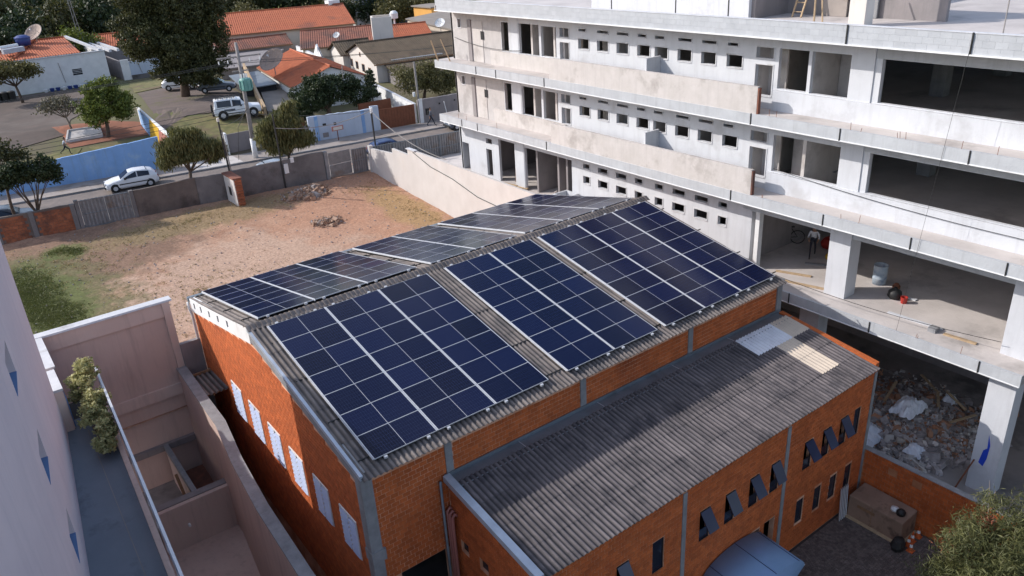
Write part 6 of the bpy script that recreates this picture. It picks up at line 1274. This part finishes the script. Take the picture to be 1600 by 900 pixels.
# ================================================================ vehicles
def car(label, loc, rz, paint, st, wheels, L, W, glassx, cat='car', extra=None):
    t = thing('parked_car', label, cat, loc, rz); h = LMB(); h.v = []; k = len(st)
    for x, zb_, zs, zt, w, wt in st: h.v += [(x, -w*.9, zb_), (x, -w, zb_+.12), (x, -w*1.0, (zb_+zs)/2+.05), (x, -w*.97, zs), (x, -wt, zt-.03), (x, -wt*.6, zt), (x, wt*.6, zt), (x, wt, zt-.03), (x, w*.97, zs), (x, w, (zb_+zs)/2+.05), (x, w, zb_+.12), (x, w*.9, zb_)]
    n = 12; h.f = [(i*n+j, i*n+(j+1) % n, (i+1)*n+(j+1) % n, (i+1)*n+j) for i in range(k-1) for j in range(n)]+[tuple(range(n)), tuple((k-1)*n+j for j in range(n))[::-1]]; h.m = [0]*len(h.f)
    body = h.build('body', M[paint], t, smooth=True); bevel(body, .02, 2)
    def at(x):
        for a, c in zip(st, st[1:]):
            if a[0] >= x >= c[0]:
                f = (a[0]-x)/(a[0]-c[0]); return [a[i]+(c[i]-a[i])*f for i in range(6)]
    def sp(x, f, s_): q = at(x); y = q[4]*.97+(q[5]-q[4]*.97)*f; return Vector((x, s_*(y+.012), q[2]+(q[3]-.03-q[2])*f+.004))
    for s_ in (-1, 1):
        for a, c, fa, fc in glassx['side']:
            P = [sp(a, .08, s_), sp(c, .08, s_), sp(c, fc, s_), sp(a, fa, s_)]
            if s_ > 0: P = P[::-1]
            LMB().slab(P, .012).build('side_window', M['glass'], t)
        for xw in wheels[0]:
            wh = LMB(); r = wheels[1]; Mx = Matrix.Translation((xw, s_*(W/2-.09), r)) @ Matrix.Rotation(R(90), 4, 'X'); wh.lathe([(0, -.1), (r*.6, -.1), (r*.92, -.1), (r, -.05), (r, .05), (r*.92, .1), (r*.6, .1), (0, .1)], 18, Mx); w_ = wh.build('wheel', M['rubber'], t, smooth=False)
            wh = LMB(); wh.lathe([(0, -.115), (r*.55, -.11), (r*.6, -.08), (r*.6, .08), (r*.55, .11), (0, .115)], 14, Mx); wh.build('rim', M['alu'], w_)
            wh = LMB(); Mx = Matrix.Translation((xw, s_*(W/2-.02), r*1.05)) @ Matrix.Rotation(R(90), 4, 'X'); wh.lathe([(0, -.015), (r*1.16, -.015), (r*1.16, .015), (0, .015)], 20, Mx); wh.build('wheel_arch', M['black'], t)
        LMB().box(-L*.3, L*.24, s_*(W/2-.0) - .012, s_*(W/2)+.012, .5, .58).build('side_moulding', M['black'], t)
        LMB().box(glassx['side'][0][0]-.12, glassx['side'][0][0]+.04, s_*(W/2-.02), s_*(W/2+.12), at(glassx['side'][0][0])[2]+.02, at(glassx['side'][0][0])[2]+.16).build('mirror', M['black'], t)
        LMB().box(st[1][0]-.02, st[1][0]+.09, s_*W*.30-.14, s_*W*.30+.14, .56, .70).build('headlight', M['alu'], t); LMB().box(st[-2][0]-.05, st[-2][0]+.03, s_*W*.38-.1, s_*W*.38+.1, .62, .84).build('tail_light', M['redlight'], t)
    for nm, (x0, f0, x1, f1) in (('windscreen', glassx['front']), ('rear_window', glassx['rear'])):
        a, c = at(x0), at(x1); P = [Vector((x0, -a[5]*.93, a[3]+.0)), Vector((x0, a[5]*.93, a[3]+.0)), Vector((x1, c[5]*.93, c[3])), Vector((x1, -c[5]*.93, c[3]))]
        nn = (P[1]-P[0]).cross(P[3]-P[0]).normalized()
        if nn.z < 0: P = P[::-1]; nn = -nn
        LMB().slab([p+nn*.014 for p in P], .012).build(nm, M['glass'], t)
    LMB().box(st[0][0]-.02, st[0][0]+.06, -W*.42, W*.42, .32, .48).build('bumper', M['black'], t); LMB().box(st[-1][0]-.06, st[-1][0]+.02, -W*.42, W*.42, .36, .52).build('bumper', M['black'], t)
    if extra: extra(t)
    return t
HB = [(1.92, .34, .50, .56, .60, .50), (1.82, .24, .62, .70, .76, .64), (1.25, .20, .76, .86, .80, .70), (.80, .20, .84, .92, .81, .70), (.15, .20, .87, 1.33, .81, .57), (-.25, .20, .88, 1.40, .81, .58), (-1.05, .20, .88, 1.37, .81, .57), (-1.55, .22, .87, 1.22, .79, .56), (-1.84, .28, .80, .90, .74, .62), (-1.92, .36, .62, .66, .68, .56)]
HG = {'side': [(.50, -.38, .55, .90), (-.45, -1.28, .90, .84)], 'front': (.78, 0, .17, 0), 'rear': (-1.12, 0, -1.80, 0)}
ang_s = math.atan2(-.1368, 1)
cxm, cym = 4.15, SY(4.15, -1.15)
car('white three-door hatchback parked along the blue wall', (cxm, cym, 5.10), ang_s+math.pi, 'carwhite', HB, ((1.25, -1.22), .29), 3.84, 1.62, HG)
car('silver-white hatchback parked behind the long grey lot wall', (13.6, SY(13.6, -6.2), 5.10), ang_s, 'carsilver', HB, ((1.25, -1.22), .29), 3.84, 1.62, HG)
car('dark blue car parked at the left edge behind the brick wall', (-4.6, SY(-4.6, -5.6), 5.10), ang_s, 'cargrey', HB, ((1.25, -1.22), .29), 3.84, 1.62, HG)
car('blue car roof showing over the corrugated hoarding', (22.8, SY(22.8, -6.0), 5.10), ang_s, 'carblue', HB, ((1.25, -1.22), .29), 3.84, 1.62, HG)
car('dark car parked at the far kerb beside the concrete building', (32.6, SY(32.6, -1.1), 5.10), ang_s+math.pi, 'cargrey', HB, ((1.25, -1.22), .29), 3.84, 1.62, HG)
SU = [(2.2, .45, .75, .80, .74, .66), (2.1, .36, .86, 1.02, .84, .74), (1.4, .34, .98, 1.10, .86, .76), (.95, .34, 1.05, 1.16, .87, .76), (.45, .34, 1.10, 1.76, .87, .68), (.1, .34, 1.12, 1.84, .87, .70), (-1.2, .34, 1.12, 1.86, .87, .70), (-1.95, .36, 1.12, 1.82, .86, .70), (-2.1, .40, .95, 1.0, .85, .75)]
SG = {'side': [(.42, -.35, .82, .9), (-.5, -1.75, .88, .88)], 'front': (.93, 0, .46, 0), 'rear': (-1.97, 0, -2.08, 0)}
def suvx(t):
    ra_ = LMB()
    for y in (-.55, .55): ra_.beam((.0, y, 1.98), (-1.8, y, 1.98), .05, .05)
    for x in (-.1, -.5, -.9, -1.3, -1.75): ra_.beam((x, -.55, 1.98), (x, .55, 1.98), .05, .05); ra_.beam((x, -.55, 1.86), (x, -.55, 1.98), .04, .04); ra_.beam((x, .55, 1.86), (x, .55, 1.98), .04, .04)
    ra_.build('roof_rack', M['black'], t); LMB().lathe([(0, -.1), (.3, -.1), (.36, -.04), (.36, .08), (0, .1)], 18, Matrix.Translation((-2.25, .1, 1.05)) @ Matrix.Rotation(R(90), 4, 'Y')).build('spare_wheel', M['rubber'], t); LMB().box(-1.2, -.2, -.9, -.875, .78, .95).build('side_stripe', M['cargrey'], t); LMB().box(-2.3, -2.1, -.8, .8, .42, .6).build('rear_bumper', M['black'], t)
zc = far_z(16.6, 52.1)+.1
car('white off-road vehicle with roof rack and spare wheel on the grass', (16.9, 52.4, zc), R(-22)+.12, 'carwhite', SU, ((1.4, -1.35), .40), 4.3, 1.76, SG, 'off-road car', suvx)
car('white car parked under the left side of the very large tree', (16.6, 69.2, 7.35), R(-24), 'carwhite', HB, ((1.25, -1.22), .29), 3.84, 1.62, HG)
car('grey car parked under the very large tree in its shade', (18.9, 63.9, 7.35), R(-24), 'cargrey', HB, ((1.25, -1.22), .29), 3.84, 1.62, HG)

# ================================================================ people
def person(label, loc, rz, J, cloth, extra=None, sc=1.0):
    """J: dict of joint positions (local, metres); one continuous skinned body"""
    t = thing('person', label, 'person', loc, rz); names = []; V = []; E = []; Rd = []; kind = []
    def add(p, r, par=None, k='shirt'):
        V.append(tuple(x*sc for x in p)); Rd.append(r*sc); kind.append(k); i = len(V)-1
        if par is not None: E.append((par, i))
        return i
    pel = add(J['pelvis'], .125, None, 'pants'); sp = add(J['spine'], .12, pel); ch = add(J['chest'], .15, sp); nk = add(J['neck'], .055, ch, 'skin'); hd = add(J['head'], .06, nk, 'skin')
    for s_ in ('l', 'r'):
        hp = add(J['hip_'+s_], .095, pel, 'pants'); kn = add(J['knee_'+s_], .062, hp, 'pants'); an_ = add(J['ankle_'+s_], .042, kn, 'pants'); a = Vector(J['ankle_'+s_]); f = Vector(J.get('toe_'+s_, a+Vector((.0, -.17, -.05)))); add(a*.6+f*.4+Vector((0, 0, -.02)), .045, an_, 'shoe'); add(f, .03, len(V)-1, 'shoe')
        sh = add(J['sh_'+s_], .062, ch); el = add(J['el_'+s_], .045, sh, 'sleeve'); wr = add(J['wr_'+s_], .028, el, 'skin'); w = Vector(J['wr_'+s_]); d = (w-Vector(J['el_'+s_])).normalized(); pm = add(w+d*.06, .035, wr, 'skin'); sd = d.orthogonal().normalized(); up_ = d.cross(sd)
        for q in range(4):
            o_ = sd*(-.033+.022*q); m1 = add(w+d*.11+o_, .010, pm, 'skin'); add(w+d*(.155-.008*abs(q-1.4))+o_*1.1+up_*.02, .008, m1, 'skin')
        th = add(w+d*.06+sd*.05+up_*.01, .011, pm, 'skin'); add(w+d*.095+sd*.065+up_*.02, .009, th, 'skin')
    me = bpy.data.meshes.new('body'); me.from_pydata(V, E, []); o = bpy.data.objects.new('body', me); C.objects.link(o); sk_ = o.modifiers.new('skin', 'SKIN'); sk_.use_smooth_shade = True; o.modifiers.new('sub', 'SUBSURF').levels = 1
    for i, r in enumerate(Rd): me.skin_vertices[0].data[i].radius = (r, r*.85)
    me.skin_vertices[0].data[0].use_root = True
    dg = bpy.context.evaluated_depsgraph_get(); nm = bpy.data.meshes.new_from_object(o.evaluated_get(dg)); o.modifiers.clear(); o.data = nm; o.parent = t
    order = ['skin', 'shirt', 'pants', 'shoe']; mats = {'skin': 'skin', 'shirt': cloth[0], 'pants': cloth[1], 'shoe': 'black'}
    nm.materials.clear(); [nm.materials.append(M[mats[k]]) for k in order]
    vv = [Vector(v) for v in V]
    for p in nm.polygons:
        c_ = Vector(p.center); b_ = min(range(len(vv)), key=lambda i: (vv[i]-c_).length-Rd[i]*.5); k = kind[b_]; k = 'shirt' if k == 'sleeve' else k; p.material_index = order.index(k)
    hc = Vector(J['head'])*sc+Vector((0, 0, .09*sc)); fwd_ = Vector(J.get('face', (0, -1, 0))).normalized(); mm = Matrix.Translation(hc) @ fwd_.to_track_quat('-Y', 'Z').to_matrix().to_4x4()
    h = LMB(); h.lathe([(.0, -.12), (.05, -.11), (.072, -.06), (.08, .0), (.078, .05), (.055, .10), (0, .12)], 14, mm); hd_ = h.build('head', M['skin'], t, smooth=True)
    h = LMB(); h.lathe([(.083, .0), (.086, .04), (.066, .10), (.03, .125), (0, .13)], 14, mm @ Matrix.Translation((0, .012, .0))); h.build('hair', M[cloth[2]], hd_, smooth=True)
    LMB().hexa([mm @ Vector(p) for p in ((-.012, -.095, -.03), (.012, -.095, -.03), (.012, -.07, -.03), (-.012, -.07, -.03), (-.006, -.082, .02), (.006, -.082, .02), (.006, -.07, .02), (-.006, -.07, .02))]).build('nose', M['skin'], hd_)
    for s_ in (-1, 1): LMB().lathe([(0, -.01), (.009, 0), (0, .01)], 6, mm @ Matrix.Translation((s_*.03, -.076, .01))).build('eye', M['black'], hd_); LMB().lathe([(0, -.03), (.012, 0), (0, .03)], 6, mm @ Matrix.Translation((s_*.082, 0, -.01))).build('ear', M['skin'], hd_)
    LMB().hexa([mm @ Vector(p) for p in ((-.02, -.08, -.062), (.02, -.08, -.062), (.02, -.07, -.062), (-.02, -.07, -.062), (-.02, -.08, -.054), (.02, -.08, -.054), (.02, -.07, -.054), (-.02, -.07, -.054))]).build('mouth', M['pipe'], hd_)
    if extra: extra(t, hd_, mm)
    return t
STAND = dict(pelvis=(0, 0, .93), spine=(0, 0, 1.12), chest=(0, 0, 1.32), neck=(0, 0, 1.48), head=(0, -.01, 1.56), hip_l=(-.09, 0, .88), hip_r=(.09, 0, .88), knee_l=(-.10, -.02, .48), knee_r=(.10, .0, .48), ankle_l=(-.10, .02, .08), ankle_r=(.11, .03, .08), sh_l=(-.18, 0, 1.38), sh_r=(.18, 0, 1.38), el_l=(-.24, .02, 1.10), el_r=(.24, .02, 1.10), wr_l=(-.25, -.05, .86), wr_r=(.25, -.05, .86))
WALK = dict(STAND, knee_l=(-.10, -.22, .52), ankle_l=(-.10, -.36, .10), knee_r=(.10, .10, .50), ankle_r=(.10, .40, .13), toe_r=(.10, .26, .03), el_l=(-.24, .12, 1.12), wr_l=(-.25, .10, .88), el_r=(.24, -.08, 1.12), wr_r=(.24, -.24, .93))
LEAN = dict(WALK, chest=(0, -.14, 1.28), neck=(0, -.24, 1.42), head=(0, -.28, 1.49), sh_l=(-.18, -.16, 1.34), sh_r=(.18, -.16, 1.34), el_l=(-.25, -.30, 1.12), wr_l=(-.2, -.52, 1.05), el_r=(.25, -.26, 1.10), wr_r=(.2, -.46, 1.0))
RUN = dict(WALK, knee_l=(-.10, -.30, .62), ankle_l=(-.10, -.28, .22), knee_r=(.10, .18, .52), ankle_r=(.10, .52, .30), toe_r=(.10, .46, .16), chest=(0, -.06, 1.30), neck=(0, -.1, 1.46), head=(0, -.12, 1.54), wr_r=(.2, -.34, 1.15), wr_l=(-.2, .02, 1.12))
RUN['ankle_l'] = (-.10, -.36, .10)
def backpack(t, hd_, mm): 
    o = LMB().hexa([(-.15, .1, 1.02), (.15, .1, 1.02), (.13, .30, 1.05), (-.13, .30, 1.05), (-.14, .1, 1.42), (.14, .1, 1.42), (.11, .25, 1.40), (-.11, .25, 1.40)]).build('backpack', M['black'], t); bevel(o, .03)
person('person in dark trousers with a black backpack on the pavement by the grey wall', (30.4, 39.3, 5.22), R(60), WALK, ('greycloth', 'navy', 'hair'), backpack, .98)
person('bent worker in a white top walking past the bicycle on the ground floor', (25.3, -4.3, 6.42), R(-60), LEAN, ('whitecloth', 'navy', 'hair'))
person('worker in green shirt standing in the wide ground floor opening at left', (24.0, 12.0, 6.42), R(40), STAND, ('greencloth', 'greencloth', 'hair'))
person('child in white top running across the playground grass', (1.6, 51.4, far_z(1.6, 51.4)+.1), R(80), RUN, ('whitecloth', 'navy', 'hair'), None, .86)
# bicycle
bi = thing('bicycle', 'dark bicycle standing in the shaded ground floor room', 'bicycle', (25.9, -2.4, 6.42), R(125))
for x in (-.52, .52):
    o = LMB(); o.tube([(x+.34*math.cos(a), 0, .36+.34*math.sin(a)) for a in [i*math.pi/12 for i in range(25)]], .022, 6); w_ = o.build('wheel', M['rubber'], bi)
    o = LMB()
    for i in range(8): a = i*math.pi/8; o.tube([(x+.33*math.cos(a), 0, .36+.33*math.sin(a)), (x-.33*math.cos(a), 0, .36-.33*math.sin(a))], .003, 3)
    o.build('spokes', M['alu'], w_)
o = LMB()
for a, c in (((-.52, 0, .36), (-.08, 0, .33)), ((-.08, 0, .33), (.36, 0, .80)), ((-.08, 0, .33), (-.22, 0, .86)), ((-.22, 0, .80), (.36, 0, .88)), ((-.52, 0, .36), (-.2, 0, .80)), ((.36, 0, .98), (.52, 0, .36))): o.tube([a, c], .018, 6)
o.build('frame', M['black'], bi); LMB().tube([(.36, -.26, 1.02), (.36, 0, .98), (.36, .26, 1.02)], .015, 6).build('handlebar', M['black'], bi); LMB().hexa([(-.34, -.07, .88), (-.1, -.03, .88), (-.1, .03, .88), (-.34, .07, .88), (-.34, -.07, .92), (-.1, -.03, .92), (-.1, .03, .92), (-.34, .07, .92)]).build('saddle', M['black'], bi)

# ================================================================ small things on the floors
dr = thing('steel_drum', 'dusty blue-grey open drum standing on the sunlit ground floor', 'drum', (24.7, -8.1, 6.42))
MB().lathe([(0, 6.44), (.29, 6.42), (.30, 6.7), (.31, 6.72), (.30, 6.74), (.30, 7.0), (.31, 7.02), (.30, 7.04), (.30, 7.30), (.315, 7.32), (.28, 7.31), (.27, 6.7), (0, 6.68)], 22, Matrix.Translation((24.7, -8.1, 0))).build('barrel', M['drum'], dr, smooth=True)
o = MB().lathe([(0, 6.42), (.20, 6.43), (.30, 6.55), (.27, 6.75), (.12, 6.85), (.05, 6.95), (0, 6.95)], 14, Matrix.Translation((23.75, -9.35, 0))).build('rubbish_bag', M['black'], smooth=True); tag(o, 'round black rubbish bag on the sunlit ground floor', 'bag')
o = MB().lathe([(0, 6.42), (.12, 6.42), (.15, 6.70), (.13, 6.70), (.1, 6.45), (0, 6.45)], 14, Matrix.Translation((23.6, -9.85, 0))).build('bucket', M['redp']); tag(o, 'small red bucket beside the black rubbish bag', 'bucket')
o = MB().lathe([(0, 6.42), (.15, 6.44), (.17, 6.6), (.08, 6.72), (0, 6.75)], 10, Matrix.Translation((24.6, -8.95, 0))).build('bucket', M['rust']); tag(o, 'brown pot right of the dusty drum', 'pot')
for x, y, l, a, mt, lab in ((22.3, -9.9, 2.2, -1.52, 'conc_white', 'long pale board lying along the slab edge past the black bag'), (22.1, -12.3, 1.2, -1.5, 'plank', 'short brown plank on the slab near the right column'), (21.9, -5.0, 2.0, -1.3, 'plank', 'yellowish plank on the slab edge left of the big column'), (22.6, -4.2, 1.6, -1.2, 'plank', 'darker batten beside the yellowish plank'), (24.3, -4.6, 1.6, -1.0, 'conc', 'grey batten on the floor below the walking worker'), (24.2, -8.9, 1.2, -1.6, 'conc_white', 'pale board by the foot of the drum'), (21.3, -3.6, 1.2, -1.45, 'conc', 'grey offcut at the slab edge above the warehouse corner')):
    tag(MB().beam((x, y, 6.45), (x+l*math.cos(a), y+l*math.sin(a), 6.45), .16, .05).build('board', M[mt]), lab, 'board')
tag(MB().box(21.9, 22.25, -12.05, -11.75, 6.42, 6.6).build('concrete_block', M['conc']), 'grey concrete block at the end of the long pale board', 'block')
for i, (x, y, r_, mt) in enumerate(((26.9, -4.2, .38, 'redp'), (26.5, -4.9, .32, 'rust'), (25.6, -5.15, .26, 'yellow'), (25.9, -5.45, .22, 'yellow'))):
    tag(MB().lathe([(0, 6.42), (r_, 6.44), (r_*1.15, 6.42+r_*.6), (r_*.8, 6.42+r_*1.2), (r_*.25, 6.42+r_*1.5), (0, 6.42+r_*1.5)], 9, Matrix.Translation((x, y, 0))).build('sack', M[mt]), ['dark red sack on the floor behind the worker', 'brown sack beside the dark red sack', 'yellow sack beside the big ground floor column', 'smaller yellow sack next to the big column'][i], 'sack')
mxr = thing('hand_machine', 'small orange-topped machine on two legs standing on the first upper floor', 'machine', (26.6, -13.4, 10.4)); MB().tube([(26.6, -13.4, 10.75), (26.6, -13.4, 11.25)], .18, 12).build('body', M['white'], mxr); MB().lathe([(0, 11.25), (.24, 11.25), (.22, 11.42), (0, 11.46)], 12, Matrix.Translation((26.6, -13.4, 0))).build('cover', M['orangep'], mxr)
for dy in (-.12, .12): MB().tube([(26.6, -13.4+dy, 10.4), (26.6, -13.4+dy*.6, 10.8)], .035, 6).build('leg', M['black'], mxr)
tag(MB().lathe([(0, 10.4), (.13, 10.42), (.15, 10.5), (0, 10.55)], 10, Matrix.Translation((23.6, -13.0, 0))).build('cement_lump', M['rubble']), 'small grey lump near the front of the first upper floor', 'lump')
tag(MB().beam((22.9, -8.3, 10.47), (22.9, -10.9, 10.47), .12, .1).build('timber', M['rust']), 'dark red timber lying behind the first floor parapet', 'timber')
st = MB(); 
for i in range(16): a = random.uniform(0, 6.28); st.beam((25.4+random.uniform(-.6, .6), -4.9+random.uniform(-.8, .8), 10.45+.04*i), (25.4+.9*math.cos(a), -4.9+.9*math.sin(a), 10.45+.04*i), .15, .03)
tag(st.build('board_stack', M['conc']), 'stack of grey boards in the shaded first floor room', 'boards')
st = MB()
for i in range(90): chunk(st, 23.6+random.gauss(0, .5), 10.6+random.gauss(0, .8), 6.5, random.uniform(.04, .14))
for i in range(60): chunk(st, 21.7+random.gauss(0, .2), 11.5+random.uniform(-2, 3), 6.4, random.uniform(.03, .10))
tag(st.build('debris', M['rubble']), 'broken rubble scattered before the wide ground floor opening', 'debris', kind='stuff')
cb = thing('concrete_box', 'small pale concrete box open on top beside the wide ground floor opening', 'box', (21.6, 9.6, 6.4)); h = MB()
for q in ((21.0, 22.1, 10.15, 10.25), (21.0, 22.1, 9.15, 9.25), (21.0, 21.1, 9.25, 10.15), (22.0, 22.1, 9.25, 10.15)): h.box(q[0], q[1], q[2], q[3], 6.3, 7.35)
h.build('walls', M['conc_white'], cb)
for i, (y, x, a) in enumerate(((16.6, 22.0, .2), (16.0, 21.8, -.1), (15.6, 22.1, .3))): tag(MB().beam((x, y, 6.45), (x+.1, y-1.4, 6.5+.1*a), .16, .06).build('plank', M['plank']), ['brown plank on the apron before the left opening', 'second plank on the apron before the left opening', 'third plank leaning by the left opening'][i], 'plank')
for i, y in enumerate((13.9, 16.2)): tag(MB().beam((22.8, y, 6.43), (22.5, y-.5, 8.6-.6*i), .08, .08).build('timber_prop', M['wood']), ['dark timber leaning inside the wide ground floor opening', 'pale timber leaning inside the left ground floor opening'][i], 'prop')
# yard: crate, folded racks, cones, bag
cr_ = thing('covered_crate', 'long brown cardboard-covered box in the yard against the brick wall', 'crate', (17.3, -13.3, 0))
o = MB().hexa([(17.26, -12.0, .0), (18.36, -12.0, .0), (18.36, -14.18, .0), (17.26, -14.18, .0), (17.28, -12.0, .98), (18.35, -12.0, 1.04), (18.35, -14.16, 1.0), (17.29, -14.16, .94)]).build('box', M['brown'], cr_); bevel(o, .05, 3)
MB().box(17.245, 17.262, -13.1, -12.4, .62, .74).build('flap', M['wood'], cr_); MB().box(17.25, 17.26, -13.0, -12.98, .1, .9).build('seam', M['wood'], cr_); MB().box(17.12, 18.38, -14.28, -11.95, .0, .04).build('pallet', M['plank'], cr_)
o = MB().lathe([(0, 0), (.16, 0), (.17, .12), (.10, .2), (0, .22)], 14, Matrix.Translation((17.7, -13.85, .97))).build('helmet', M['black'], smooth=True); tag(o, 'round black pot lying on the brown box', 'pot')
o = MB().lathe([(0, 0), (.15, 0), (.14, .10), (0, .13)], 14, Matrix.Translation((17.75, -13.58, .98))).build('bowl', M['white'], smooth=True); tag(o, 'white bowl beside the black pot on the brown box', 'bowl')
rk = thing('folded_racks', 'bundle of folded metal racks leaning in the corner of the yard', 'rack', (17.3, -12.0, 0))
for i in range(5): MB().beam((16.75+i*.11, -12.02, .0), (16.9+i*.11, -11.85, 1.35), .03, .10).build('rack_frame', M['alu'], rk)
for i, (x, y) in enumerate(((17.45, -14.42), (17.75, -14.40), (18.15, -14.42), (17.25, -14.62))):
    t = thing('traffic_cone', ['cone nearest the black bag at the end of the brown box', 'middle cone behind the brown box end', 'cone closest to the brick yard wall', 'foremost orange cone in front of the others by the box'][i], 'traffic cone', (x, y, 0), group='cones at the end of the brown box')
    MB().box(x-.12, x+.12, y-.12, y+.12, 0, .03).build('base', M['orangep'], t); Mx = Matrix.Translation((x, y, 0)); MB().lathe([(.1, .03), (.065, .2)], 12, Mx).build('cone', M['orangep'], t); MB().lathe([(.066, .2), (.045, .32)], 12, Mx).build('band', M['white'], t); MB().lathe([(.046, .32), (.02, .46), (0, .46)], 12, Mx).build('cone', M['orangep'], t)
o = MB().lathe([(0, 0), (.22, .02), (.28, .2), (.2, .42), (0, .48)], 9, Matrix.Translation((17.0, -14.25, 0)) @ Matrix.Diagonal((1.2, .9, 1, 1))).build('tool_case', M['black']); tag(o, 'black tool bag with handle in front of the cones', 'bag')
